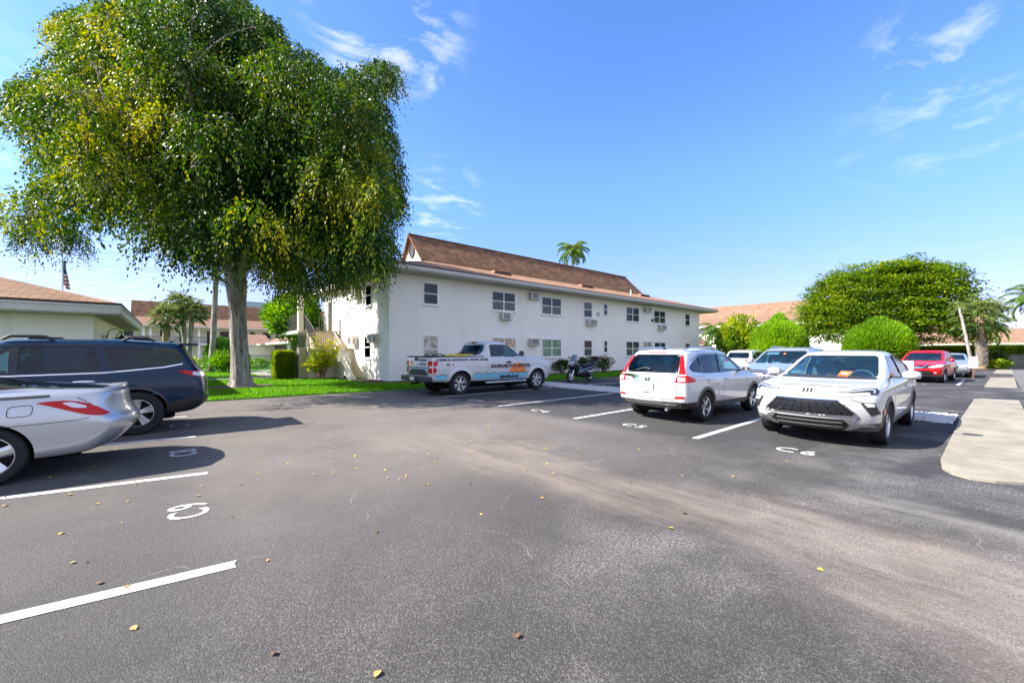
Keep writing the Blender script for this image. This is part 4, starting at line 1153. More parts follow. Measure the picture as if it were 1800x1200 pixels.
# ------------------------------------------------------------------ plants
BIG = [(-4.7,27.6,13.0,0.67),(1.0,17.1,12.8,0.75),(3.4,18.7,5.3,0.71),(2.6,22.0,6.5,0.62),(-3.9,28.7,16.8,0.38),(-0.6,17.8,12.3,0.67),(6.3,17.8,12.6,0.67),(4.9,16.9,12.1,0.55),(7.5,18.7,5.8,0.38),(2.8,21.9,16.8,0.51),(3.5,19.8,5.2,0.61),(-2.6,23.5,14.6,0.67),(-3.1,19.1,9.2,0.5),(6.5,16.5,11.4,0.48),(4.1,13.2,4.7,0.6),(1.8,21.1,16.6,0.38),(3.5,14.9,10.9,0.43),(9.3,21.9,17.2,0.54),(5.2,13.2,6.8,0.67),(2.1,20.4,16.1,0.55),(1.6,22.5,5.8,0.41),(2.0,23.2,18.2,0.44),(4.5,20.8,4.8,0.52),(0.9,13.6,4.8,0.7),(5.3,16.4,4.8,0.48),(6.7,17.2,6.6,0.54),(1.3,20.3,15.9,0.47),(-0.8,20.4,14.2,0.36),(2.4,15.8,12.4,0.45),(-3.4,26.4,15.5,0.55),(8.3,22.8,6.2,0.72),(0.4,19.3,14.2,0.43),(8.6,19.7,15.2,0.42),(6.7,15.5,8.9,0.52),(4.1,19.9,4.7,0.59),(-1.4,23.1,15.7,0.51),(1.8,20.8,16.3,0.51),(7.6,18.6,12.7,0.44),(-3.2,24.4,14.9,0.41),(-1.5,25.9,17.9,0.38),(-2.0,22.2,14.5,0.54),(3.2,20.5,15.5,0.56),(2.6,18.3,14.1,0.64),(1.9,22.7,17.5,0.62),(3.2,19.3,5.2,0.38),(7.6,18.6,14.6,0.59),(6.4,20.2,5.0,0.48),(-5.5,31.9,7.2,0.66),(-0.0,15.7,4.9,0.4),(6.5,16.8,5.3,0.51),(-2.9,21.4,11.2,0.73),(6.5,15.6,5.7,0.36),(5.3,19.4,14.2,0.38),(4.2,18.1,4.4,0.61),(3.7,18.6,13.2,0.59),(9.4,21.8,10.9,0.59),(3.8,23.5,17.4,0.67),(6.3,15.0,9.0,0.39),(0.9,14.2,4.6,0.38),(3.2,17.0,4.4,0.45),(-2.9,22.5,13.5,0.47),(3.9,16.1,11.7,0.73),(8.2,18.8,8.7,0.4),(-4.0,23.7,11.2,0.66),(3.8,21.8,16.0,0.61),(4.3,14.1,4.2,0.49),(5.9,19.2,5.1,0.64),(5.8,18.3,4.8,0.44),(4.5,11.6,6.3,0.65),(7.4,19.1,14.6,0.75),(9.2,22.6,8.5,0.59),(5.3,14.8,5.2,0.75),(4.7,13.6,9.8,0.7),(-3.7,23.0,11.0,0.68),(-3.2,25.5,15.6,0.37),(7.3,17.9,7.4,0.41),(-5.7,32.9,7.5,0.4),(6.7,15.4,7.8,0.38),(3.6,21.5,16.4,0.45),(0.6,17.6,13.0,0.72),(3.5,14.8,4.4,0.72),(-4.0,33.5,7.5,0.54),(-2.8,15.8,5.2,0.41),(9.0,20.1,9.4,0.35),(1.7,12.7,5.0,0.66),(8.0,22.3,6.0,0.75),(2.8,16.1,4.6,0.72),(-3.8,24.0,10.6,0.69),(-4.2,24.4,11.7,0.45),(5.6,19.7,4.9,0.54),(5.5,13.7,8.6,0.53),(4.7,21.2,15.0,0.65),(6.2,15.5,10.9,0.37),(2.8,17.0,13.3,0.39),(5.5,13.9,5.0,0.42),(7.0,17.4,13.4,0.7),(-3.2,18.6,8.9,0.51),(-5.6,33.5,8.8,0.75),(7.0,16.5,13.3,0.41),(7.7,18.3,11.5,0.41),(-0.2,15.4,4.8,0.57),(7.6,22.9,16.3,0.59),(2.4,22.6,6.7,0.71),(-0.5,27.3,18.8,0.63),(2.7,12.4,9.5,0.56),(1.2,21.3,5.4,0.41),(-1.1,30.3,20.7,0.49),(7.3,17.5,13.7,0.37),(-3.1,29.5,18.2,0.62),(-2.1,19.6,12.5,0.5),(6.5,16.0,7.5,0.74),(7.2,16.6,10.5,0.36),(4.9,13.3,4.9,0.49),(3.8,21.2,5.5,0.66),(8.3,18.5,14.7,0.37),(6.5,16.8,11.3,0.52),(6.9,16.9,13.2,0.6),(1.1,23.2,17.4,0.71),(-1.1,16.9,11.4,0.6),(6.2,15.5,7.7,0.74),(2.6,21.5,6.2,0.54),(-1.8,27.6,17.9,0.75),(7.5,17.3,8.2,0.65),(0.3,24.9,17.7,0.38),(3.8,16.9,4.1,0.42),(6.8,16.2,5.8,0.39),(4.3,10.6,5.8,0.37),(7.2,17.4,6.1,0.64),(6.2,15.8,10.6,0.46),(4.4,13.8,10.4,0.51),(0.8,17.2,13.2,0.52),(6.2,17.4,12.7,0.72),(0.9,17.2,5.1,0.46),(-1.0,17.1,11.9,0.57),(3.8,20.3,5.6,0.71),(4.5,13.2,10.1,0.39),(-6.3,33.9,8.4,0.58),(3.7,17.8,13.0,0.57),(0.9,15.2,4.9,0.54),(5.9,19.8,4.8,0.43),(5.5,15.2,6.1,0.75),(6.9,17.3,6.9,0.52),(1.8,19.1,15.3,0.58),(-6.7,36.8,14.7,0.42),(4.4,11.3,4.9,0.47),(7.0,16.4,7.5,0.46),(7.7,19.8,14.9,0.67),(-6.2,33.3,8.2,0.63),(7.0,16.8,9.3,0.67),(6.7,16.6,5.5,0.41),(2.0,17.6,6.8,0.89),(-2.4,26.1,13.7,0.73),(4.1,20.5,12.7,0.94),(-2.5,23.2,12.8,1.01),(-0.1,17.6,5.8,0.69),(3.3,16.8,10.6,0.68),(2.6,20.4,8.1,0.72),(5.8,21.2,11.1,0.97),(2.7,19.1,6.4,0.94),(3.8,23.7,12.8,0.68),(-2.1,15.9,8.2,0.8),(1.8,26.8,16.4,1.02),(1.4,17.7,12.2,0.71),(3.1,18.9,8.6,0.97),(1.2,24.1,9.9,0.78),(2.3,25.9,12.9,1.03),(-1.2,25.8,11.7,0.61),(9.4,21.3,10.4,0.6),(1.4,23.4,15.5,0.62),(-2.5,21.7,10.0,0.76),(5.8,17.0,6.9,0.93),(5.0,16.1,10.8,0.78),(-0.1,21.6,8.3,0.63),(-0.7,23.0,10.2,1.04),(6.4,19.0,12.2,0.81),(-0.0,25.6,13.9,0.99),(4.8,16.9,7.9,0.9),(3.4,26.4,13.5,0.75),(3.8,12.1,8.7,0.65),(-0.1,21.6,10.9,0.8),(0.3,19.5,7.7,1.01),(3.7,20.4,11.9,0.8),(3.3,22.4,10.3,0.84),(2.3,22.4,8.8,0.78),(5.0,15.9,6.0,0.79),(0.1,15.7,5.5,1.01),(-1.3,16.2,6.5,0.89),(-0.7,22.2,8.4,0.8),(-1.4,23.8,8.8,0.96),(4.5,13.2,7.0,0.64),(1.5,21.1,11.4,0.83),(3.7,15.7,7.0,0.74),(-1.6,25.4,12.2,0.67),(0.3,23.4,10.5,0.95),(-0.1,15.0,10.1,0.94),(1.1,21.5,15.5,0.88),(4.4,21.1,8.9,0.85),(1.7,21.0,8.0,0.62),(1.7,24.7,13.1,1.04),(1.2,17.0,10.8,0.62),(-0.4,23.8,11.9,0.74),(0.6,15.0,9.6,0.94),(4.7,21.6,8.7,0.69),(5.4,18.7,7.0,1.01),(2.4,20.1,15.2,0.71),(0.7,22.8,8.2,1.03),(4.6,23.6,15.1,1.04),(5.3,21.6,7.5,0.95),(5.7,23.6,12.6,0.78),(3.7,23.3,12.2,1.0),(-1.9,19.9,8.7,0.68),(4.6,18.5,7.3,0.93),(4.4,17.3,5.8,0.81),(0.9,13.7,7.3,0.91),(0.1,23.5,11.4,0.81),(3.1,20.0,12.2,0.99),(1.7,18.6,7.0,1.04),(-1.7,17.2,7.7,0.76),(2.0,22.8,10.0,0.62),(2.1,23.7,12.4,0.62),(6.9,18.9,12.9,0.73),(-3.9,26.0,11.5,1.02),(6.6,21.3,14.2,1.04),(2.0,21.3,12.5,0.73),(1.5,24.1,11.1,0.77),(0.8,28.9,14.4,0.91),(-2.2,18.2,6.9,1.02),(1.0,23.7,15.9,0.81),(-2.0,22.9,13.7,0.68),(-2.3,20.8,11.3,0.89),(-2.0,19.1,11.0,0.61),(-1.5,25.5,15.8,0.93),(-2.2,18.5,9.3,1.0),(3.8,14.6,5.9,0.73),(2.5,13.3,7.8,0.97),(4.2,21.6,10.2,0.83),(4.5,23.0,12.7,0.94),(3.2,13.2,6.7,0.69),(-0.5,24.3,13.4,0.88),(1.4,20.8,6.0,0.84),(3.3,17.0,9.9,0.7),(-1.1,22.5,12.2,0.63),(6.2,20.7,6.5,0.77),(3.0,21.4,7.5,1.05),(-0.7,19.4,8.0,0.86),(0.1,21.3,6.9,0.68),(4.5,24.7,11.5,1.04),(5.3,18.0,9.0,0.63),(4.2,21.2,12.5,0.81),(4.7,18.7,11.3,1.0),(-1.7,21.8,8.9,0.71),(-0.4,20.5,11.2,0.94),(-1.4,23.9,13.1,0.62),(5.2,22.0,12.2,0.98),(2.0,21.4,14.3,0.96),(1.7,16.7,6.1,0.95),(3.2,18.1,12.1,0.68),(-2.7,22.5,11.3,0.77),(2.4,23.4,7.5,0.92),(0.7,20.5,14.5,0.76),(2.6,19.1,11.7,0.8),(2.5,19.3,10.2,0.69),(-0.3,17.2,10.8,0.75),(-3.2,25.0,10.2,0.65),(-1.1,17.0,8.3,0.7),(0.9,17.1,11.4,0.71),(-0.3,25.4,14.5,0.62),(1.7,17.6,7.6,0.73),(0.4,24.1,10.9,0.67),(-0.4,25.0,11.1,0.64),(7.0,24.0,12.9,1.03),(3.2,14.7,10.3,0.86),(0.7,18.5,12.7,0.92),(6.1,20.5,14.2,0.93),(-2.1,25.9,14.5,1.0),(2.3,19.2,13.4,1.02),(0.6,22.8,7.4,0.93),(1.1,19.7,12.7,0.62),(3.9,17.8,8.0,0.67),(5.6,16.1,7.2,1.04),(1.6,16.7,9.8,0.68),(5.2,22.1,11.2,0.69),(-1.1,26.5,14.8,0.89),(5.7,16.9,11.7,0.82),(-3.8,25.0,10.5,0.75),(7.5,18.8,9.1,0.94),(2.6,23.0,8.5,0.62),(-0.6,19.0,10.1,0.86),(-0.5,18.4,8.1,0.81),(2.8,15.8,11.3,0.61),(4.6,17.6,12.3,0.63),(5.1,18.6,8.8,0.74),(-0.7,22.4,15.1,0.7),(4.1,14.6,7.3,0.83),(-1.0,18.7,9.4,0.65),(3.9,24.7,10.7,0.93),(2.7,13.7,4.9,0.75),(1.8,16.2,11.4,0.76),(-0.5,17.3,9.9,0.77),(-2.5,26.5,12.6,0.64),(-1.9,15.3,7.4,0.75),(-1.2,18.5,7.8,0.75),(6.0,19.8,10.3,0.96),(1.2,17.3,9.8,0.66),(1.9,20.9,10.1,0.79),(5.4,14.6,9.0,0.92),(-0.6,21.8,12.9,0.73),(0.3,17.0,11.9,1.03),(5.0,16.4,9.3,0.97),(4.7,14.0,8.2,0.92),(0.2,17.2,9.3,0.92),(3.4,20.3,14.8,0.62),(0.9,15.0,5.6,0.95),(4.3,22.0,7.5,0.63),(0.0,15.8,8.1,0.76),(-3.3,25.4,12.8,0.82),(2.5,15.1,10.1,0.86),(-0.3,20.2,8.3,0.76),(1.8,18.5,11.2,0.67),(-0.5,25.0,15.0,0.86),(5.2,19.3,11.8,0.83),(7.2,20.5,9.9,1.02),(0.4,20.8,9.3,0.75),(2.1,15.3,5.6,0.71),(1.7,21.7,13.4,0.94),(0.8,20.1,11.3,0.75),(3.1,16.2,5.5,0.9),(6.8,23.7,10.2,1.04),(3.7,16.9,8.9,0.74),(3.5,13.0,9.4,0.71),(1.3,21.5,16.3,0.73),(-0.6,21.6,12.3,0.75),(3.0,19.3,10.5,0.67),(1.6,20.2,13.3,0.69),(-0.3,18.9,12.1,0.87),(-2.9,25.7,14.7,0.68),(-1.5,23.6,14.6,1.01),(1.6,21.5,10.6,0.81),(3.6,21.6,10.1,0.7),(4.3,16.3,8.2,0.75),(0.8,22.0,14.5,0.91),(6.5,18.3,5.9,0.84),(1.3,16.6,9.2,0.84),(0.0,25.3,16.0,0.74),(3.9,19.6,13.6,0.76),(5.7,16.1,11.4,0.71),(6.1,23.1,15.4,0.77),(-2.9,25.2,13.2,0.65),(-0.6,21.7,11.3,0.64),(4.2,16.8,11.1,0.64),(-2.9,23.9,10.1,0.66),(-1.4,20.6,8.8,0.84),(3.5,18.9,7.6,0.78),(-0.3,24.1,8.4,0.75),(0.9,21.3,13.7,0.69),(-0.5,22.7,13.9,0.94),(1.5,19.7,12.3,0.73),(2.0,18.3,12.5,0.6),(4.9,18.6,8.1,0.76),(7.1,23.6,13.9,0.65),(4.0,13.1,9.1,0.66),(4.6,19.4,11.6,0.74),(1.6,17.8,9.6,0.82),(-0.9,28.3,14.0,0.73),(4.3,20.4,5.1,0.68),(-0.3,16.3,10.8,0.7),(6.6,19.0,6.5,0.66),(-0.7,22.6,11.1,1.0),(1.7,18.4,8.0,0.9),(3.5,19.8,7.3,1.03),(3.9,25.7,11.8,0.94),(-2.0,21.6,11.5,1.01),(6.2,21.6,9.9,0.81),(4.2,15.1,9.6,1.0),(-1.1,23.7,11.3,0.95),(-2.3,23.0,9.9,0.69),(6.1,18.4,7.8,0.8),(0.9,21.5,7.5,0.73),(-2.2,17.1,5.9,0.86),(2.5,13.2,9.2,0.93),(-2.3,21.6,13.0,0.93),(2.6,22.0,12.2,0.85),(0.5,21.8,13.1,0.7),(1.1,24.9,15.1,1.01),(1.6,25.1,15.7,0.72),(-0.7,21.6,10.4,0.69),(4.2,12.6,7.5,1.03),(4.5,20.6,11.4,0.65),(1.0,25.3,13.8,1.02),(2.5,20.3,10.8,0.79),(3.9,11.6,7.9,0.99),(6.8,17.7,8.0,0.66),(3.1,15.7,10.2,0.84),(-0.5,19.0,8.6,0.75),(5.1,20.9,9.2,0.66),(7.8,21.6,8.2,0.76),(0.9,23.5,9.2,0.64),(3.6,20.0,13.2,0.62),(5.0,19.3,10.6,0.81),(0.9,18.8,11.0,0.9),(2.9,18.3,11.5,0.67),(-0.1,21.7,7.8,0.73),(2.5,21.7,13.7,0.72),(-1.2,21.5,11.1,0.7),(0.5,20.5,6.3,0.6),(3.2,22.0,14.4,0.64),(-0.6,18.0,10.3,0.78),(3.9,15.2,5.8,0.69),(-1.0,24.7,16.2,0.7),(4.3,16.3,9.4,0.72),(-3.2,24.9,10.9,0.89),(4.6,18.0,5.7,0.88),(3.4,20.8,10.8,0.74),(4.1,14.0,5.7,0.67),(-0.8,24.7,9.2,0.91),(3.0,17.7,10.3,0.89),(6.8,16.6,8.8,0.81),(6.6,22.4,7.4,0.62),(2.3,16.2,6.6,1.04),(5.1,25.4,15.5,0.98),(1.9,17.4,10.9,0.64),(0.6,17.7,5.9,0.89),(1.2,21.2,8.3,0.62),(-0.7,27.4,16.2,0.88),(2.0,20.9,13.5,0.81),(-1.3,24.4,11.0,0.84),(1.7,17.0,12.4,0.76),(-0.9,23.9,14.5,0.71),(4.7,14.1,5.8,0.67),(2.8,23.7,10.9,0.65),(2.4,25.6,16.1,0.95),(5.4,18.7,9.9,1.03),(4.7,19.5,8.3,1.04),(1.6,16.2,8.0,0.93),(1.5,21.6,8.9,0.97),(3.3,15.4,6.2,0.72),(0.9,19.9,9.8,0.86),(3.3,21.3,14.6,0.8),(6.5,19.8,8.9,0.94),(3.1,18.8,12.8,0.97),(1.8,18.6,10.3,0.88),(-0.5,25.9,16.1,0.97),(-1.1,23.5,8.0,0.63),(6.9,19.7,10.6,0.8),(-2.0,22.3,11.6,0.68),(3.1,20.0,11.0,0.61),(5.4,15.8,9.1,0.77),(1.5,21.4,12.2,0.65),(1.6,20.4,8.2,0.9),(-1.4,21.9,10.0,0.78),(-0.6,20.7,8.1,0.63),(5.8,19.1,10.8,0.94),(0.2,18.8,7.6,0.69),(0.5,15.7,7.1,0.91),(-4.5,26.5,11.7,0.87),(6.0,24.2,16.5,0.85),(6.0,18.9,5.9,1.02),(-0.0,18.6,11.5,0.71),(0.7,17.5,6.7,0.74),(0.7,18.4,6.8,0.72),(6.7,21.2,13.3,0.73),(0.1,23.5,16.3,0.77),(-1.8,22.9,8.8,0.6),(0.8,15.7,6.4,0.64),(4.4,17.9,11.1,1.04),(3.6,18.9,11.5,0.91),(3.4,17.2,8.0,0.98),(-2.6,22.3,9.7,0.88),(-2.2,26.9,15.1,0.62),(-1.5,22.6,13.2,0.89),(3.6,17.4,6.0,0.98),(2.1,17.6,13.5,0.71),(-1.4,19.4,9.2,0.83),(2.4,22.3,16.2,0.66),(4.3,22.3,8.9,0.94),(3.4,12.0,6.3,0.87),(6.7,22.3,15.5,0.68),(-0.4,23.6,13.4,0.62),(2.1,20.4,6.6,0.79),(2.4,16.7,12.5,0.92),(-1.6,26.2,10.1,0.64),(1.1,23.8,7.5,0.66),(0.7,24.5,8.9,0.49),(-1.0,24.5,11.5,0.57),(0.2,23.3,8.8,0.49),(-1.8,26.1,10.6,0.45),(0.1,23.9,8.6,0.69),(-1.6,23.9,9.6,0.52),(-1.0,22.3,10.5,0.76),(-0.9,23.9,7.8,0.48),(-3.7,24.4,10.4,0.54),(-1.8,25.4,10.9,0.81),(0.8,23.5,11.2,0.51),(0.6,21.6,10.4,0.66),(-0.7,22.7,7.8,0.69),(-4.8,33.5,10.2,0.73),(0.5,22.3,10.0,0.65),(-1.1,21.6,10.2,0.46),(0.5,20.4,8.0,0.69),(0.6,20.4,10.1,0.53),(0.6,23.5,9.8,0.7),(-0.1,23.1,9.5,0.59),(-1.9,24.1,10.5,0.49),(1.1,22.3,8.8,0.82),(-1.1,21.8,8.6,0.77),(-0.8,21.8,7.8,0.57),(-2.5,24.8,10.5,0.61),(0.6,24.9,9.3,0.55),(0.9,20.9,7.8,0.8),(-3.3,31.1,9.9,0.55),(-1.1,22.4,9.0,0.61),(0.1,23.9,8.1,0.65),(-0.5,25.2,10.7,0.77),(-5.3,33.6,9.6,0.71),(0.7,20.1,9.2,0.62),(-0.7,21.2,9.0,0.5),(0.6,24.3,8.5,0.48),(0.3,21.7,9.9,0.73),(-3.2,24.5,10.0,0.68),(-4.2,32.2,10.9,0.53),(-4.0,31.6,7.5,0.73),(0.9,24.1,9.1,0.65),(1.4,26.8,12.0,0.84),(0.3,29.0,12.8,0.76),(-0.1,21.1,10.5,0.49),(0.8,23.4,11.6,0.73),(-1.7,24.4,9.0,0.47),(-5.1,33.6,11.9,0.7),(-4.0,33.1,8.7,0.66),(-0.6,25.5,10.2,0.51),(-1.1,25.3,10.7,0.77),(0.8,21.4,9.9,0.49),(0.9,21.2,6.1,0.69),(-3.0,24.4,9.6,0.67),(-5.0,33.6,10.6,0.58),(-0.1,20.6,7.8,0.54),(-0.5,24.2,9.3,0.71),(-4.2,32.8,11.1,0.78),(0.8,27.1,12.6,0.69),(-0.6,23.6,9.3,0.47),(-0.1,21.4,9.4,0.53),(0.5,20.2,8.5,0.85),(-2.9,26.4,11.6,0.71),(-3.4,25.6,11.2,0.75),(0.1,21.6,10.4,0.49),(0.5,22.4,11.0,0.69),(-0.4,22.1,9.6,0.55),(-2.2,22.5,9.0,0.6),(-5.0,34.2,8.7,0.63),(-1.6,24.1,10.2,0.54),(-1.6,24.4,8.5,0.59),(-1.9,25.6,10.3,0.53),(-2.7,25.3,9.8,0.61),(0.7,22.1,6.3,0.56),(-2.0,25.6,11.5,0.79),(-0.6,22.9,8.9,0.59),(0.3,21.8,6.7,0.57),(-1.2,22.9,10.9,0.63),(0.1,20.5,7.4,0.62),(-0.3,23.8,7.7,0.47),(-2.9,31.4,9.9,0.76),(0.8,28.5,13.3,0.66),(-0.1,20.5,6.8,0.67),(-0.3,22.5,9.2,0.48),(-5.0,33.5,8.6,0.76),(0.4,20.1,6.3,0.64),(1.2,26.8,13.1,0.6),(-4.7,33.6,7.9,0.72),(1.1,24.9,12.2,0.57),(-0.7,23.8,7.4,0.45),(0.9,25.7,12.7,0.46),(1.2,26.0,12.3,0.52),(0.3,22.5,7.9,0.83),(0.3,22.1,8.4,0.55),(0.4,23.2,6.4,0.54),(-1.9,23.6,10.8,0.77),(1.1,23.5,8.5,0.76),(-1.3,21.4,8.3,0.59),(0.7,20.1,7.9,0.51),(-2.4,31.9,9.6,0.46),(-1.5,22.7,9.2,0.76),(-0.4,29.7,13.9,0.47),(-3.8,31.4,10.7,0.64),(0.8,21.2,9.3,0.49),(1.1,21.7,6.6,0.8),(-5.0,32.4,12.3,0.55),(-1.6,26.0,12.0,0.8),(-2.5,31.6,9.2,0.71),(0.4,23.8,9.8,0.52),(0.4,24.6,11.8,0.7),(-2.5,25.2,11.3,0.81),(-0.0,22.7,8.7,0.84),(-0.2,20.9,9.9,0.62),(-0.8,22.0,9.2,0.67),(0.7,24.7,10.8,0.57),(-0.3,24.6,10.3,0.64),(-0.4,24.3,11.0,0.74),(-5.1,34.2,10.2,0.68),(-1.3,25.0,11.0,0.57),(-4.4,33.7,11.8,0.84),(-1.2,21.5,9.1,0.75),(-2.6,22.9,9.6,0.76),(-2.6,31.4,9.5,0.46),(0.4,23.4,7.7,0.56),(-5.5,34.3,8.5,0.76),(-1.2,22.5,8.0,0.73),(-0.3,30.0,7.7,0.49),(-1.6,25.2,10.6,0.56),(-0.6,23.4,9.8,0.6),(-2.0,25.1,9.9,0.62)]

def unit(v): return v / np.maximum(np.linalg.norm(v, axis=-1, keepdims=True), 1e-9)

def leaves(name, m, pos, dirs, L, W, tint, parent=None, rng=None, flat=None):
    """one mesh of many small pointed leaves"""
    rng = rng or np.random.default_rng(1)
    n = len(pos)
    L = np.broadcast_to(L, (n,))[:, None]; W = np.broadcast_to(W, (n,))[:, None]
    d = unit(dirs)
    r = rng.normal(size=(n, 3))
    if flat is not None:      # blades that lie level
        r = r * (1 - flat) + np.cross(d, np.array([0, 0, 1.0])) * flat * 2
    s = unit(r - d * np.sum(r * d, 1, keepdims=True))
    v = np.stack([pos, pos + d * L * .45 + s * W * .5, pos + d * L, pos + d * L * .45 - s * W * .5], 1)
    me = tri_mesh(name, v, np.clip(tint, 0, 1), m)
    return link_mesh(name, me, parent)

def smooth_noise(p, rng, k=14, f=0.9):
    """cheap smooth 3-D noise, about 0..1"""
    a = np.zeros(len(p))
    for i in range(k):
        w = rng.normal(size=3) * f
        a += np.sin(p @ w + rng.uniform(0, 6.28))
    return 0.5 + a / (2.2 * math.sqrt(k))

def spray_points(c, r, rng, nspray, nleaf, droop, length, up=0.15):
    """hanging sprays around one clump: leaf positions and directions"""
    d = unit(rng.normal(size=(nspray, 3)) + np.array([0, 0, up]))
    start = np.array(c) + d * r * rng.uniform(.45, 1.0, (nspray, 1)) ** .7 * np.array([1, 1, .85])
    vel = unit(d * np.array([1, 1, .5]) + rng.normal(0, .25, (nspray, 3)))
    t = np.linspace(0.05, 1, nleaf)[None, :, None]
    ln = (rng.uniform(.5, 1.15, (nspray, 1)) * length)[:, :, None]
    pts = start[:, None, :] + vel[:, None, :] * t * ln + np.array([0, 0, -1.0]) * droop * (t ** 1.7) * ln
    tang = vel[:, None, :] + np.array([0, 0, -1.0]) * droop * 1.7 * t ** .7
    pts = pts + rng.normal(0, .045, pts.shape)
    dirs = unit(tang + rng.normal(0, .6, pts.shape))
    return pts.reshape(-1, 3), dirs.reshape(-1, 3), np.repeat(t[0, :, 0][None], nspray, 0).reshape(-1)

def limb(mb, pts, r0, r1, n=10):
    pts = [Vector(p) for p in pts]
    # catmull-rom through the points
    out = []
    for i in range(len(pts) - 1):
        p0, p1, p2, p3 = pts[max(i - 1, 0)], pts[i], pts[i + 1], pts[min(i + 2, len(pts) - 1)]
        for k in range(4):
            t = k / 4
            out.append(.5 * ((2 * p1) + (p2 - p0) * t + (2 * p0 - 5 * p1 + 4 * p2 - p3) * t * t + (3 * p1 - p0 - 3 * p2 + p3) * t ** 3))
    out.append(pts[-1])
    m = len(out)
    mb.tube(out, [r0 + (r1 - r0) * (k / (m - 1)) ** .8 for k in range(m)], n)
    return out

def big_tree():
    rng = np.random.default_rng(12)
    root = empty('weeping_tree', (2.35, 20.6, 0.03), 0, 'huge dense tree with weeping branches and a thick pale trunk on the lawn', 'tree')
    base = np.array([2.35, 20.6, 0.03])
    # trunk: fluted, flared at the foot, slight lean
    mb = MB(); n = 28; prof = [(0, .62), (.08, .54), (.22, .47), (.5, .41), (1.0, .385), (1.8, .375), (2.6, .37), (3.3, .375), (3.9, .42), (4.4, .46), (4.9, .42), (5.6, .34)]
    for i, (z, r) in enumerate(prof):
        r *= .84
        ox = -.10 * z ** .9 * .5; oy = .02 * z
        for k in range(n):
            a = 6.283 * k / n
            fl = 1 + (.05 + .14 * max(0, 1 - z / .8)) * math.sin(5 * a + .6) + .04 * math.sin(9 * a + z * 1.3) + .03 * math.sin(3 * a - z)
            mb.v.append((ox + r * fl * math.cos(a), oy + r * fl * math.sin(a), z))
    for i in range(len(prof) - 1):
        for k in range(n):
            mb.f.append((i * n + k, i * n + (k + 1) % n, (i + 1) * n + (k + 1) % n, (i + 1) * n + k)); mb.m.append(0)
    mb.build('trunk', M['bark'], root, smooth=50)
    # root spurs
    # limbs out to the clumps
    br = MB(); rnd = random.Random(3)
    mains = []
    for k in range(7):
        a = k * 6.283 / 7 + rnd.uniform(-.2, .2); e = rnd.uniform(2.5, 6.5)
        p0 = Vector((-.2, .1, 4.0 + rnd.uniform(0, .6)))
        p1 = p0 + Vector((math.cos(a) * .9 - .2, math.sin(a) * .9 - .5, 1.7)); p2 = p1 + Vector((math.cos(a) * 2.0, math.sin(a) * 1.6 - .8, 2.2 + rnd.uniform(-.8, 1)))
        p3 = p2 + Vector((math.cos(a) * 1.1, math.sin(a) * 1.0, .8 + rnd.uniform(-.8, .8)))
        mains += limb(br, [p0, p1, p2, p3], .22, .06, 8)
    for c in BIG[::2]:
        q = Vector(c[:3]) - Vector(base)
        m = min(mains, key=lambda p: (p - q).length)
        if (m - q).length < 3.6:
            mid = (m + q) / 2 + Vector((0, 0, .4))
            limb(br, [m, mid, q], .035, .010, 5)
    br.build('limbs', M['bark'], root, smooth=60)
    P, D, T = [], [], []
    for (x, y, z, r) in BIG:
        ns = int(112 * r * r + 15)
        p, d, t = spray_points((x, y, z), r * .95, rng, ns, 12, 1.5, 0.52, .4)
        P.append(p); D.append(d); T.append(t + rng.normal(0, .35))
    P = np.concatenate(P) - base; D = np.concatenate(D); T = np.concatenate(T)
    sm = smooth_noise(P, rng, 16, 0.75)
    spray = np.repeat(rng.normal(0, .20, len(P) // 12) + (rng.random(len(P) // 12) < .12) * .35, 12)
    tint = 0.26 + 0.28 * (T - .5) + 0.75 * (sm - .47) + spray + rng.normal(0, .07, len(P))  # smooth yellow patches paint sunlit foliage as well as new growth
    big = rng.uniform(.8, 1.25, len(P))
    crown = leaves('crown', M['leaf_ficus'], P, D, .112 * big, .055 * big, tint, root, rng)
    # dense inside of the crown, its shade painted in by dark tints
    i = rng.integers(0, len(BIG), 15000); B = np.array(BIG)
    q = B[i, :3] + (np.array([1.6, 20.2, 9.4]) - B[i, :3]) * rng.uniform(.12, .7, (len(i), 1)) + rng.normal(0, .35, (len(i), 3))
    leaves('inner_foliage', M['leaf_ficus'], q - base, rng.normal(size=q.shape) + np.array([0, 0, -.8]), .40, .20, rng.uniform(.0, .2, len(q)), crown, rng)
big_tree()

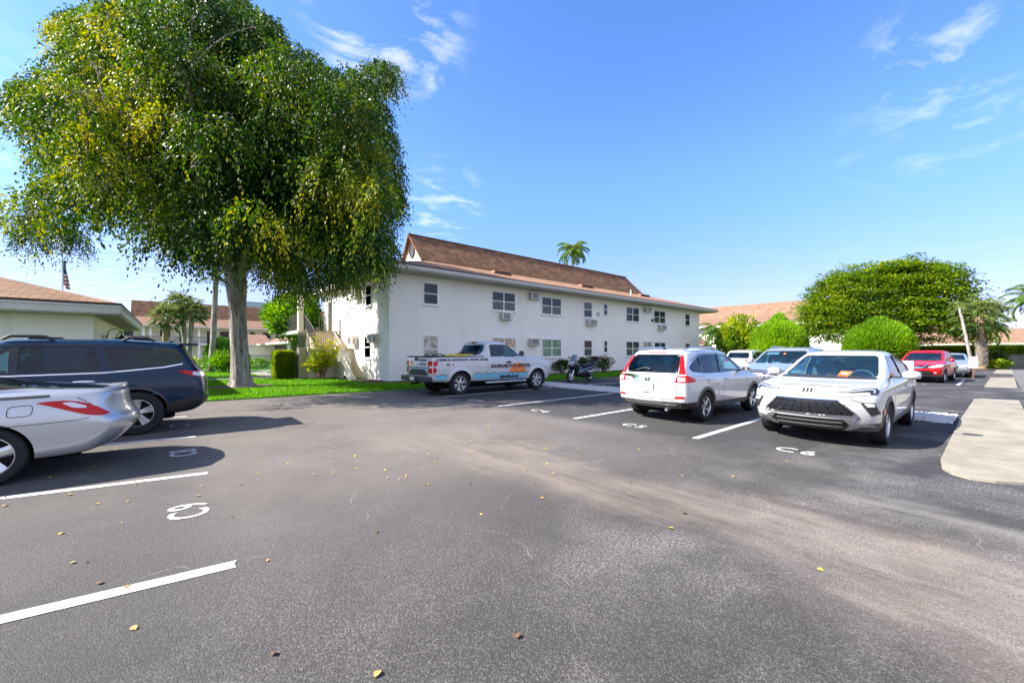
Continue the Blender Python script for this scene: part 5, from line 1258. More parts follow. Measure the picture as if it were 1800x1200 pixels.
def spreading_tree():
    rng = np.random.default_rng(21)
    c = Vector((58.0, 7.8, 0)); root = empty('spreading_tree', c, 0, 'wide spreading tree with layered yellow-green foliage behind the round shrubs', 'tree')
    mb = MB(); rnd = random.Random(6)
    mb.tube([(0, 0, -.05), (.05, 0, .5), (0, .1, 1.2), (.1, 0, 2.0)], [.75, .5, .42, .45], 12)
    tips = []
    for k in range(16):
        a = k * 6.283 / 16 + rnd.uniform(-.15, .15); L = rnd.uniform(3.2, 6.0); h = rnd.uniform(3.0, 6.6)
        o = limb(mb, [(0.05, 0, 1.7), (math.cos(a) * L * .35, math.sin(a) * L * .35, 1.9 + h * .35), (math.cos(a) * L * .7, math.sin(a) * L * .7, 2.0 + h * .7), (math.cos(a) * L, math.sin(a) * L, 2.2 + h * .85)], .24, .04, 6)
        tips += o[5:]
    mb.build('trunk', M['bark_brown'], root, smooth=60)
    P, D, T = [], [], []
    # flat pads of leaves over a broad dome
    u = np.array([.133, -.991]); w = np.array([.991, .133])
    n = 0
    while n < 1700:
        a, b = rng.uniform(-1, 1), rng.uniform(-1, 1); rr = math.hypot(a, b)
        if rr > 1: continue
        shape = (1 - rr ** 3.4) ** .6
        top = 5.2 + 5.4 * shape
        bot = 1.5 + 1.4 * rr + 1.6 * rng.random() ** 2
        f = rng.random()
        z = top + rng.normal(0, .28) - (top - bot) * (f ** 1.8 if rr < .8 else f)
        px, py = u * a * 7.4 + w * b * 5.6
        rad = rng.uniform(.5, 1.0)
        m = 52
        q = rng.normal(size=(m, 3)) * np.array([rad * .62, rad * .62, .13])
        q[:, 2] -= .10 * (q[:, 0] ** 2 + q[:, 1] ** 2)
        P.append(q + np.array([px, py, z])); D.append(np.stack([q[:, 0] + rng.normal(0, .4, m), q[:, 1] + rng.normal(0, .4, m), rng.normal(-.12, .25, m)], 1))
        T.append(np.full(m, rng.normal(0.42, .16))); n += 1
    P = np.concatenate(P); D = np.concatenate(D); T = np.concatenate(T) + rng.normal(0, .16, len(P))
    leaves('crown', M['leaf_banyan'], P, D, rng.uniform(.22, .36, len(P)), rng.uniform(.11, .17, len(P)), T, root, rng, flat=.55)
spreading_tree()

def round_shrub(x, y, rx, rz, zc, label, seed, peak=.35):
    rng = np.random.default_rng(seed)
    root = empty('round_shrub', (x, y, 0), 0, label, 'shrub', 'clipped round shrubs in front of the spreading tree')
    n = 26000
    d = unit(rng.normal(size=(n, 3)) + np.array([0, 0, .15]))
    rad = 1 - np.abs(rng.normal(0, .07, n))
    lump = 1 + .06 * (smooth_noise(d * 3, rng, 12, 1.6) - .5)
    p = d * (rad * lump)[:, None] * np.array([rx, rx, rz]) + np.array([0, 0, zc])
    p[:, 2] += peak * np.clip(1 - np.hypot(p[:, 0], p[:, 1]) / (rx * .35), 0, 1) * (d[:, 2] > .5)
    keep = p[:, 2] > .1
    p, d = p[keep], d[keep]; n = len(p)
    dirs = unit(d * .55 + np.array([0, 0, .75]) + rng.normal(0, .35, (n, 3)))
    t = .45 + .5 * (smooth_noise(p, rng, 14, 1.8) - .5) + rng.normal(0, .2, n)
    leaves('foliage', M['leaf_shrub'], p, dirs, rng.uniform(.18, .38, n), .05, t, root, rng)
    mb = MB()
    for k in range(7):
        a = k * .9; mb.tube([(.1 * math.cos(a), .1 * math.sin(a), -.04), (rx * .55 * math.cos(a), rx * .55 * math.sin(a), zc + .2)], [.06, .03], 5)
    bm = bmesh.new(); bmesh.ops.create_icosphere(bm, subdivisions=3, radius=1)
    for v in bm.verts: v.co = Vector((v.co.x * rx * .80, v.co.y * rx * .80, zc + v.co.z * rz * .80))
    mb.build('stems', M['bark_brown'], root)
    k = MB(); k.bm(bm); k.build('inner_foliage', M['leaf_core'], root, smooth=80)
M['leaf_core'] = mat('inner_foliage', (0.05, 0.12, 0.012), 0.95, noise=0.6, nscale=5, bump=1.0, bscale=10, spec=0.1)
round_shrub(29.9, 9.05, 1.48, 1.66, 1.78, 'bright green round clipped shrub left of the other one, behind the silver SUV', 31, .5)
round_shrub(33.2, 4.75, 1.62, 1.68, 1.62, 'bright green round clipped shrub nearer the red SUV, lower and wider', 32, .25)

def leafy_bush(name, x, y, r, h, label, cat, m, nl, L, W, seed, group=None, stems=6, base=.0, up=.5, open_=.25, parts=True):
    rng = np.random.default_rng(seed)
    root = empty(name, (x, y, 0.03), 0, label, cat, group)
    d = unit(rng.normal(size=(nl, 3)) + np.array([0, 0, .25]))
    rad = rng.uniform(open_, 1, nl) ** .5
    lump = .75 + .5 * smooth_noise(d * 2.5, rng, 10, 1.3)
    p = d * (rad * lump)[:, None] * np.array([r, r, h / 2]) + np.array([0, 0, base + h / 2])
    k = p[:, 2] > .03
    p, d = p[k], d[k]; n = len(p)
    dirs = unit(d * .7 + np.array([0, 0, up]) + rng.normal(0, .5, (n, 3)))
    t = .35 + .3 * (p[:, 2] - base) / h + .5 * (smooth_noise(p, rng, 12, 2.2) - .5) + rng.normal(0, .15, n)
    leaves('foliage', M[m], p, dirs, rng.uniform(.7, 1.2, n) * L, W, t, root, rng)
    mb = MB(); rnd = random.Random(seed)
    for q in range(stems):
        a = rnd.uniform(0, 6.28); e = rnd.uniform(.3, .8)
        mb.tube([(.08 * math.cos(a), .08 * math.sin(a), -.05), (r * e * .5 * math.cos(a), r * e * .5 * math.sin(a), h * .35), (r * e * math.cos(a), r * e * math.sin(a), base + h * .75)], [.03, .02, .008], 5)
    mb.build('stem', M['bark_brown'], root)
    return root

# clipped box hedge with orange blossom on the lawn
def box_hedge(x0, y0, x1, y1, h, label, name, seed, m='leaf_hedge', n=22000, flowers=150, cat='hedge', L=.10, W=.05, core='leaf_core'):
    rng = np.random.default_rng(seed)
    root = empty(name, ((x0 + x1) / 2, (y0 + y1) / 2, 0.03), 0, label, cat)
    hx, hy = (x1 - x0) / 2, (y1 - y0) / 2
    f = rng.integers(0, 5, n); wts = rng.random(n)
    A = np.array([2 * hy * h, 2 * hy * h, 2 * hx * h, 2 * hx * h, 4 * hx * hy]); f = rng.choice(5, n, p=A / A.sum())
    u, v = rng.uniform(-1, 1, n), rng.uniform(0, 1, n); w = rng.uniform(-1, 1, n)
    dep = 1 - np.abs(rng.normal(0, .05, n)) + .02
    p = np.stack([np.where(f == 0, -hx * dep, np.where(f == 1, hx * dep, u * hx)), np.where(f == 2, -hy * dep, np.where(f == 3, hy * dep, w * hy)), np.where(f == 4, h * dep, v * h)], 1)
    # soften the edges
    q = (p - np.array([0, 0, h / 2])) / np.array([hx, hy, h / 2]); ln = (np.abs(q) ** 8).sum(1) ** (1 / 8)
    p = q / np.maximum(ln, 1e-3)[:, None] * np.minimum(ln, 1.0)[:, None] * np.array([hx, hy, h / 2]) + np.array([0, 0, h / 2])
    nr = np.stack([(f == 1) * 1.0 - (f == 0), (f == 3) * 1.0 - (f == 2), (f == 4) * 1.0], 1)
    dirs = unit(nr + rng.normal(0, .7, (n, 3)) + np.array([0, 0, .3]))
    t = .55 + .5 * (smooth_noise(p, rng, 12, 3) - .5) + rng.normal(0, .2, n)
    leaves('foliage', M[m], p, dirs, L, W, t, root, rng)
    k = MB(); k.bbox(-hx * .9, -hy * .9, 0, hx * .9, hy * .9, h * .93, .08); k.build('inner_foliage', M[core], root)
    if flowers:
        i = rng.choice(n, flowers, replace=False)
        mb = MB()
        for j in i:
            c = p[j] + nr[j] * .03; s = .035
            mb.add([c + np.array([s, 0, 0]), c + np.array([0, s, 0]), c - np.array([s, 0, 0]), c - np.array([0, s, 0]), c + nr[j] * .03 + np.array([0, 0, .03])], [(0, 1, 4), (1, 2, 4), (2, 3, 4), (3, 0, 4)])
        mb.build('blossom', M['orange_flower'], root)
    return root
box_hedge(4.35, 24.75, 5.25, 25.7, 1.52, 'clipped square shrub with orange blossoms between the big tree and the stairs', 'boxed_shrub', 41, cat='shrub')

# tall croton in front of the stair landing
def croton():
    rng = np.random.default_rng(51)
    root = empty('leafy_shrub', (6.35, 23.75, 0.05), 0, 'tall loose shrub with long yellow-green leaves in front of the stair landing', 'shrub')
    mb = MB(); P, D, T = [], [], []; rnd = random.Random(4)
    for k in range(24):
        a = rnd.uniform(0, 6.28); e = rnd.uniform(.2, 1.15); h = rnd.uniform(.8, 2.6) * (1 - .25 * e)
        tip = Vector((math.cos(a) * e * .85, math.sin(a) * e * .85, h))
        pts = [Vector((0.1 * math.cos(a), .1 * math.sin(a), -.05)), tip * .5 + Vector((0, 0, .12)), tip]
        mb.tube(pts, [.022, .015, .008], 5)
        m = 46
        t = rng.uniform(.45, 1, m)
        q = np.array([list(pts[0].lerp(tip, float(x)) + Vector((0, 0, .12))) for x in t])
        ang = rng.uniform(0, 6.28, m)
        P.append(q); D.append(np.stack([np.cos(ang), np.sin(ang), rng.uniform(-.5, .7, m)], 1)); T.append(.25 + .55 * t + rng.normal(0, .15, m))
    P, D, T = map(np.concatenate, (P, D, T))
    leaves('foliage', M['leaf_croton'], P, D, rng.uniform(.22, .40, len(P)), .075, T, root, rng)
    mb.build('stem', M['bark_brown'], root)
croton()

# small shrubs along the shaded wall
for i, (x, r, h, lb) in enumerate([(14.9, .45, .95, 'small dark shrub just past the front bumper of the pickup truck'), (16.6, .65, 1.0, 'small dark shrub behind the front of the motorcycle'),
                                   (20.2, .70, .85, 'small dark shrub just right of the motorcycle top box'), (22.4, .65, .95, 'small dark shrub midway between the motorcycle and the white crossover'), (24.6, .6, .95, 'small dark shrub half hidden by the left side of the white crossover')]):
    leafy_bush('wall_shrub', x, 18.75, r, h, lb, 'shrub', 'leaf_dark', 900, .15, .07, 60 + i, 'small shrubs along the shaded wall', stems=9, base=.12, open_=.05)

# trees and plants on the lawn, left background
def small_tree():
    root = leafy_bush('small_tree', 7.1, 32.6, 2.0, 3.6, 'bright green bushy tree with dark leaning trunk behind the stairs', 'tree', 'leaf_bright', 7000, .30, .15, 71, stems=12, base=1.9, up=.2, open_=.1)
    mb = MB(); mb.tube([(-.6, -.2, -.1), (-.4, -.1, 1.2), (-.1, 0, 2.6), (.2, .1, 3.8)], [.26, .2, .17, .1], 8)
    mb.build('trunk', M['bark_brown'], root, smooth=60)
small_tree()
leafy_bush('lawn_bush', 3.2, 36.5, 1.5, 1.35, 'round dark green bush just left of the big tree trunk', 'shrub', 'leaf_bright', 3200, .22, .07, 72, open_=.1)
leafy_bush('garden_plant', .6, 38, 1.0, 1.0, 'low yellow-green garden plant beside the leaning palm trunk', 'plant', 'leaf_croton', 1100, .25, .09, 73)
leafy_bush('garden_plant', -.4, 41.5, 1.3, 1.7, 'taller yellow-green garden plant behind the dark SUV', 'plant', 'leaf_croton', 1300, .28, .09, 74)
leafy_bush('garden_plant', 3.7, 47, 1.3, 2.6, 'upright broad-leaved garden plant near the closed umbrella', 'plant', 'leaf_bright', 1300, .4, .2, 75)
leafy_bush('garden_plant', 5.9, 41, .9, .9, 'low plant at the foot of the pool fence', 'plant', 'leaf_bright', 700, .22, .08, 76)
leafy_bush('treetop', -21, 52, 3.5, 5.5, 'bushy treetop showing over the clubhouse roof at the far left', 'tree', 'leaf_dark', 2600, .4, .2, 77, base=4.2)

# ---------------------------------------------------------------- palms
def fan_crown(rng, nf, pet, blade, lo=-.7, hi=1.4):
    P, D, L, T = [], [], [], []; stems = []
    for k in range(nf):
        a = k * 2.399 + rng.uniform(-.2, .2); e = lo + (hi - lo) * (k / nf) ** .9 + rng.uniform(-.15, .15)
        d = np.array([math.cos(a) * math.cos(e), math.sin(a) * math.cos(e), math.sin(e)])
        b = d * pet * rng.uniform(.8, 1.15); b[2] -= .12 * pet
        stems.append((np.zeros(3), b))
        side = np.cross(d, [0, 0, 1]); side /= np.linalg.norm(side) + 1e-6
        nb = 19
        for j in range(nb):
            w = (j / (nb - 1) - .5) * 2.5
            q = d * math.cos(w) + side * math.sin(w)
            q = q + np.array([0, 0, -.18 - .3 * abs(w) * .4])
            ln = blade * (1 - .18 * abs(w)) * rng.uniform(.85, 1.1)
            P.append(b); D.append(q); L.append(ln * .62); T.append(.5 + .3 * math.sin(e) + rng.normal(0, .15))
            qq = q / np.linalg.norm(q); tip = b + qq * ln * .45
            P.append(tip); D.append(qq + np.array([0, 0, -.65])); L.append(ln * .55); T.append(.55 + .3 * math.sin(e) + rng.normal(0, .15))
    return np.array(P), np.array(D), np.array(L), np.array(T), stems

def fan_palm(x, y, pts, r0, r1, label, seed, nf=34, pet=.9, blade=1.0, boots=False, group=None, barkm='palm_bark'):
    rng = np.random.default_rng(seed); rnd = random.Random(seed)
    root = empty('fan_palm', (x, y, 0), 0, label, 'palm tree', group)
    mb = MB(); pts = [Vector(p) for p in pts]
    fine = []
    for i in range(len(pts) - 1):
        for k in range(10): fine.append(pts[i].lerp(pts[i + 1], k / 10))
    fine.append(pts[-1])
    m = len(fine)
    mb.tube(fine, [(r0 + (r1 - r0) * k / (m - 1)) * (1 + .05 * (k % 2)) + (.12 * r0 if k < 2 else 0) for k in range(m)], 12)
    mb.build('trunk', M[barkm], root, smooth=50)
    if boots:   # old leaf bases criss-crossing the lower trunk, and a swollen head under the crown
        bt = MB()
        for k in range(150):
            a = k * 2.399; z = .25 + 2.0 * k / 150; r = r0 * 1.0
            p = Vector((math.cos(a) * r, math.sin(a) * r, z)); o = Vector((math.cos(a), math.sin(a), 0)); s = Vector((-math.sin(a), math.cos(a), 0)) * .085
            q = p + o * .13 + Vector((0, 0, .24)) + s * rnd.choice((-1.4, 1.4))
            bt.add([p - s, p + s, q + s * .5, q - s * .5, p - o * .05 - s, p - o * .05 + s], [(0, 1, 2, 3), (5, 4, 3, 2), (4, 0, 3), (1, 5, 2)])
        bt.build('leaf_bases', M['boot'], root)
        hd = MB(); top = fine[-1]
        hd.lathe([(r1, -.9), (r1 * 1.35, -.6), (r1 * 1.5, -.25), (r1 * 1.2, 0.0), (.05, .1)], 'z', tuple(top), 12); hd.build('crown_shaft', M['palm_bark'], root, smooth=60)
    P, D, L, T, st = fan_crown(rng, nf, pet, blade)
    top = np.array(fine[-1])
    leaves('crown', M['frond'], P + top, D, L, .075, T, root, rng)
    ps = MB()
    for a, b in st: ps.tube([top + a, top + (a + b) * .5 + np.array([0, 0, .04]), top + b], [.03, .02, .012], 4)
    ps.build('leaf_stalks', M['stalk'], root)
    return root
M['boot'] = mat('palm_leaf_bases', (0.30, 0.265, 0.22), 0.9, noise=0.5, nscale=8)
M['stalk'] = mat('palm_leaf_stalks', (0.16, 0.18, 0.05), 0.7)
fan_palm(53.7, 0.95, [(0, 0, -.05), (.02, .05, 2.3), (-.05, .1, 4.5)], .27, .20, 'stout fan palm with criss-crossed leaf bases in the mulch bed at the far right', 81, nf=44, pet=1.15, blade=1.15, boots=True)
fan_palm(50.4, 1.35, [(0, 0, -.05), (-.15, .35, 2.5), (-.2, .75, 5.2)], .12, .09, 'slender leaning palm trunk between the spreading tree and the stout fan palm', 82, nf=9, pet=.5, blade=.6, barkm='bark')
fan_palm(-.3, 47, [(0, 0, -.05), (.05, 0, 2), (.1, 0, 4.5)], .26, .22, 'fan palm of the lawn group nearest the clubhouse, shortest of them', 83, nf=34, pet=.75, blade=.95, group='fan palms on the lawn')
fan_palm(1.2, 48.5, [(0, 0, -.05), (-.05, 0, 2), (-.4, 0, 5.8)], .24, .2, 'fan palm of the lawn group with the tallest crown', 84, nf=34, pet=.8, blade=1.0, group='fan palms on the lawn', barkm='bark')
fan_palm(1.3, 47.6, [(0, 0, -.05), (.1, 0, 2), (.35, 0, 5.1)], .22, .18, 'fan palm of the lawn group with a trunk leaning right', 85, nf=32, pet=.75, blade=.95, group='fan palms on the lawn', barkm='bark')
fan_palm(2.28, 36.6, [(0, 0, -.05), (.15, 0, 2.2), (.35, .1, 7.4)], .20, .16, 'slender leaning palm just left of the big tree trunk, its crown inside the tree', 86, nf=20, pet=.8, blade=.9, barkm='bark')

def coconut_palm(x, y, h, label, seed, nf=17, L=2.6, lean=(.2, 0), cz=None):
    rng = np.random.default_rng(seed)
    root = empty('coconut_palm', (x, y, 0), 0, label, 'palm tree', 'coconut palms')
    mb = MB(); m = 18
    pts = [Vector((lean[0] * (k / m) ** 2 * h * .2, lean[1] * (k / m) ** 2 * h * .2, -.05 + h * k / m)) for k in range(m + 1)]
    mb.tube(pts, [.2 - .07 * k / m + (.015 if k % 2 else 0) for k in range(m + 1)], 8); mb.build('trunk', M['bark'], root, smooth=50)
    top = np.array(pts[-1]); P, D, LL, T = [], [], [], []; rb = MB()
    for k in range(nf):
        a = k * 2.399 + rng.uniform(-.2, .2); e0 = 1.35 - 1.75 * (k / nf) + rng.uniform(-.1, .1)
        pos = top.copy(); e = e0; line = [pos.copy()]
        seg = 9; ln = L * rng.uniform(.85, 1.1)
        for s in range(seg):
            e -= .19 * (0.5 + s / seg) + .02
            d = np.array([math.cos(a) * math.cos(e), math.sin(a) * math.cos(e), math.sin(e)])
            pos = pos + d * ln / seg; line.append(pos.copy())
            side = np.cross(d, [0, 0, 1]); side /= np.linalg.norm(side) + 1e-6
            for j in range(5):
                q = line[-2] + (line[-1] - line[-2]) * j / 5
                for sg in (-1, 1):
                    P.append(q); D.append(side * sg + d * .55 + np.array([0, 0, -.45 - .3 * rng.random()])); LL.append(ln * .30 * (1 - .55 * (s / seg) ** 2) * min(1, .35 + s * .35)); T.append(.42 + .35 * max(0, math.sin(e)) + rng.normal(0, .16))
        rb.tube(line, [.03 * (1 - .8 * i / seg) for i in range(seg + 1)], 4)
    P, D, LL, T = map(np.array, (P, D, LL, T))
    leaves('crown', M['frond_green'], P, D, LL, .085, T, root, rng)
    rb.build('leaf_stalks', M['stalk'], root)
coconut_palm(37.7, 33.8, 14.1, 'coconut palm whose crown shows above the long brown roof', 91, 22, 2.5)
coconut_palm(78.0, 2.6, 6.6, 'coconut palm left of the pair behind the carport at the far right', 92, 20, 3.2, (.4, 0))
coconut_palm(80.2, -3.2, 8.2, 'coconut palm cut by the right edge of the picture', 93, 20, 3.3, (-.6, .3))
coconut_palm(76.0, 1.0, 4.4, 'short coconut palm just above the carport roof at the far right', 94, 16, 2.6)
coconut_palm(84.5, 8.5, 6.3, 'coconut palm seen behind the stout fan palm', 95, 16, 2.8)

# right background planting
leafy_bush('leafy_tree', 40.2, 15.4, 2.0, 3.9, 'dark leafy small tree between the white building and the round shrubs', 'tree', 'leaf_banyan', 4200, .42, .16, 101, base=.4, stems=10, open_=.1)
def feather_palms():
    for i, (x, y, h, lb) in enumerate([(57.0, 24.6, 4.2, 'clump palm with arching yellow-green fronds, right of the dark leafy tree'), (60.4, 22.2, 3.6, 'clump palm with arching fronds behind the nearer round shrub')]):
        coconut_palm(x, y, h, lb, 110 + i, 24, 3.0, (0, 0))
feather_palms()
box_hedge(65.0, -14, 67.4, 6.5, 2.0, 'long clipped green and rusty hedge in front of the carport', 'clipped_hedge', 121, n=30000, flowers=0, L=.26, W=.13)
box_hedge(60.8, 5.2, 63.0, 10.5, 1.9, 'dark green hedge behind the silver sedan', 'clipped_hedge', 122, n=8000, flowers=0, L=.26, W=.13, m='leaf_dark')
leafy_bush('bed_plant', 55.6, 0.3, 1.0, 1.5, 'rounded dark shrub beside the stout fan palm', 'shrub', 'leaf_dark', 1500, .22, .1, 123)
leafy_bush('bed_plant', 54.7, -.05, .7, .75, 'low yellow and green bedding plant at the foot of the stout fan palm', 'plant', 'leaf_croton', 600, .25, .12, 124)

# ------------------------------------------------------------------ vehicles: kit
def zat(spec, x):
    if isinstance(spec, (int, float)): return spec
    return float(np.interp(x, [p[0] for p in spec], [p[1] for p in spec]))

def loop_pts(lp, taper):
    xr, xf, w, zs, br, bf = lp
    yf = [0, .34, .64, .86, .97]; cr = .13 if br > .04 else .05; cf = .15
    pts = [(xr + br * (f / .97) ** 2.6, f * w) for f in yf]
    a, b = xr + br + cr, xf - bf - cf
    n = 11
    pts += [(a + (b - a) * k / (n - 1), w) for k in range(n)]
    pts += [(xf - bf * (f / .97) ** 2.6, f * w) for f in yf[::-1]]
    return [(x, y * zat(taper, x), zat(zs, x)) for x, y in pts]

def loops_mesh(loops, taper, sub=2):
    rows = [loop_pts(l, taper) for l in loops]
    n = len(rows[0]); ring = 2 * n - 2
    vs = []; fs = []
    for r in rows:
        vs += [(x, y, z) for x, y, z in r] + [(x, -y, z) for x, y, z in r[-2:0:-1]]
    for i in range(len(rows) - 1):
        for k in range(ring):
            k2 = (k + 1) % ring
            fs.append((i * ring + k, (i + 1) * ring + k, (i + 1) * ring + k2, i * ring + k2))
    def cap(o, flip):
        L = lambda k: o + k
        Rr = lambda k: o + (ring - k) % ring
        out = []
        for k in range(n - 1):
            a, b, c, d = L(k), L(k + 1), Rr(k + 1), Rr(k)
            q = [a, b, c, d]
            q = [q[i] for i in range(4) if q[i] not in q[:i]]
            out.append(tuple(q if flip else q[::-1]))
        return out
    fs += cap(0, False)[:]
    fs += cap((len(rows) - 1) * ring, True)[:]
    me = bpy.data.meshes.new('body'); me.from_pydata(vs, [], fs); me.validate()
    bm = bmesh.new(); bm.from_mesh(me); bmesh.ops.recalc_face_normals(bm, faces=bm.faces); bm.to_mesh(me); bm.free()
    if sub: me = apply_mods('body', me, [('SUBSURF', dict(levels=sub, render_levels=sub))])
    return me

VIEW = {'R': (lambda u, v: ((u, -4, v), (0, 1, 0))), 'L': (lambda u, v: ((u, 4, v), (0, -1, 0))),
        'F': (lambda u, v: ((9, u, v), (-1, 0, 0))), 'B': (lambda u, v: ((-9, u, v), (1, 0, 0))), 'T': (lambda u, v: ((u, v, 5), (0, 0, -1)))}

def cast(bvh, u, v, view):
    o, d = VIEW[view](u, v)
    h = bvh.ray_cast(Vector(o), Vector(d))
    if h[0] is None:
        o2 = {'R': (u, -.8, v), 'L': (u, .8, v), 'F': (4, u, v), 'B': (-1, u, v), 'T': (u, v, 1)}[view]
        h = bvh.find_nearest(Vector(o2))
    n = h[1]
    if n.dot(Vector(d)) > 0: n = -n
    return h[0], n

def rpoly(pts, r, seg=4):
    """polygon with rounded corners"""
    if not r: return list(pts)
    out = []; n = len(pts)
    for i in range(n):
        p0, p1, p2 = Vector(pts[i - 1][:2]), Vector(pts[i][:2]), Vector(pts[(i + 1) % n][:2])
        a, b = p0 - p1, p2 - p1
        t = min(r, a.length * .45, b.length * .45)
        s, e = p1 + a.normalized() * t, p1 + b.normalized() * t
        for k in range(seg + 1):
            f = k / seg
            q = s.lerp(p1, f).lerp(p1.lerp(e, f), f)
            out.append((q.x, q.y))
    return out

def panel_geo(mb, bvh, poly, view, off=.004, th=.012, step=.07, mi=0):
    """an outline laid on the body surface as a thin shaped panel"""
    bm = bmesh.new()
    f = bm.faces.new([bm.verts.new((p[0], p[1], 0)) for p in poly])
    xs = [p[0] for p in poly]; ys = [p[1] for p in poly]
    def cuts(lo, hi, no):
        k = int((hi - lo) / step)
        for i in range(1, k + 1):
            c = lo + (hi - lo) * i / (k + 1)
            co = (c, 0, 0) if no[0] else (0, c, 0)
            bmesh.ops.bisect_plane(bm, geom=bm.verts[:] + bm.edges[:] + bm.faces[:], plane_co=co, plane_no=no, dist=1e-5)
    cuts(min(xs), max(xs), (1, 0, 0)); cuts(min(ys), max(ys), (0, 1, 0))
    bmesh.ops.triangulate(bm, faces=[f for f in bm.faces if len(f.verts) > 4])
    bm.verts.index_update()
    n = len(bm.verts); top = []; bot = []
    for v in bm.verts:
        p, nn = cast(bvh, v.co.x, v.co.y, view)
        top.append(p + nn * off); bot.append(p + nn * (off - th))
    fs = [tuple(v.index for v in f.verts) for f in bm.faces]
    fs2 = [tuple(n + i for i in f[::-1]) for f in fs]
    side = []
    for e in bm.edges:
        if e.is_boundary:
            a, b = e.verts[0].index, e.verts[1].index
            side.append((a, b, b + n, a + n))
    bm.free()
    b2 = bmesh.new()
    vv = [b2.verts.new(p) for p in top + bot]
    for q in fs + fs2 + side:
        try: b2.faces.new([vv[i] for i in q])
        except ValueError: pass
    bmesh.ops.recalc_face_normals(b2, faces=b2.faces)
    mb.bm(b2, mi)

def strip_geo(mb, bvh, pts, view, w=.008, off=.002, th=.006, step=.06, mi=0):
    """a narrow line laid on the body"""
    P = [Vector(p) for p in pts]; fine = [P[0]]
    for a, b in zip(P[:-1], P[1:]):
        k = max(1, int((b - a).length / step))
        fine += [a.lerp(b, (i + 1) / k) for i in range(k)]
    rows = []
    for i, p in enumerate(fine):
        t = (fine[min(i + 1, len(fine) - 1)] - fine[max(i - 1, 0)]).normalized(); nn = Vector((-t.y, t.x)) * w / 2
        row = []
        for q in (p - nn, p + nn):
            h, n = cast(bvh, q.x, q.y, view); row += [h + n * off, h + n * (off - th)]
        rows.append(row)
    vs = [v for r in rows for v in r]; fs = []
    for i in range(len(rows) - 1):
        a = i * 4; b = a + 4
        fs += [(a, a + 2, b + 2, b), (a + 1, b + 1, b + 3, a + 3), (a, b, b + 1, a + 1), (a + 2, a + 3, b + 3, b + 2)]
    e = (len(rows) - 1) * 4
    fs += [(0, 1, 3, 2), (e, e + 2, e + 3, e + 1)]
    b2 = bmesh.new(); vv = [b2.verts.new(p) for p in vs]
    for q in fs:
        try: b2.faces.new([vv[i] for i in q])
        except ValueError: pass
    bmesh.ops.recalc_face_normals(b2, faces=b2.faces)
    mb.bm(b2, mi)

def ring_geo(mb, bvh, cx, cz, r0, r1, view, a0=-12, a1=192, off=.012, th=.05, mi=0):
    n = 30; rows = []
    for i in range(n + 1):
        a = R(a0 + (a1 - a0) * i / n); row = []
        for r in (r0, (r0 + r1) / 2, r1):
            h, nn = cast(bvh, cx + r * math.cos(a), cz + r * math.sin(a), view)
            o = off if r < r1 else .001
            nn = Vector((nn.x * .2, nn.y, nn.z * .2)).normalized()
            row += [h + nn * o, h + nn * (o - th)]
        rows.append(row)
    vs = [v for r in rows for v in r]; fs = []
    for i in range(n):
        a = i * 6; b = a + 6
        fs += [(a, a + 2, b + 2, b), (a + 2, a + 4, b + 4, b + 2), (a, b, b + 1, a + 1), (a + 1, b + 1, b + 3, a + 3), (a + 3, b + 3, b + 5, a + 5), (a + 4, a + 5, b + 5, b + 4)]
    b2 = bmesh.new(); vv = [b2.verts.new(p) for p in vs]
    for q in fs: b2.faces.new([vv[i] for i in q])
    bmesh.ops.recalc_face_normals(b2, faces=b2.faces)
    mb.bm(b2, mi)

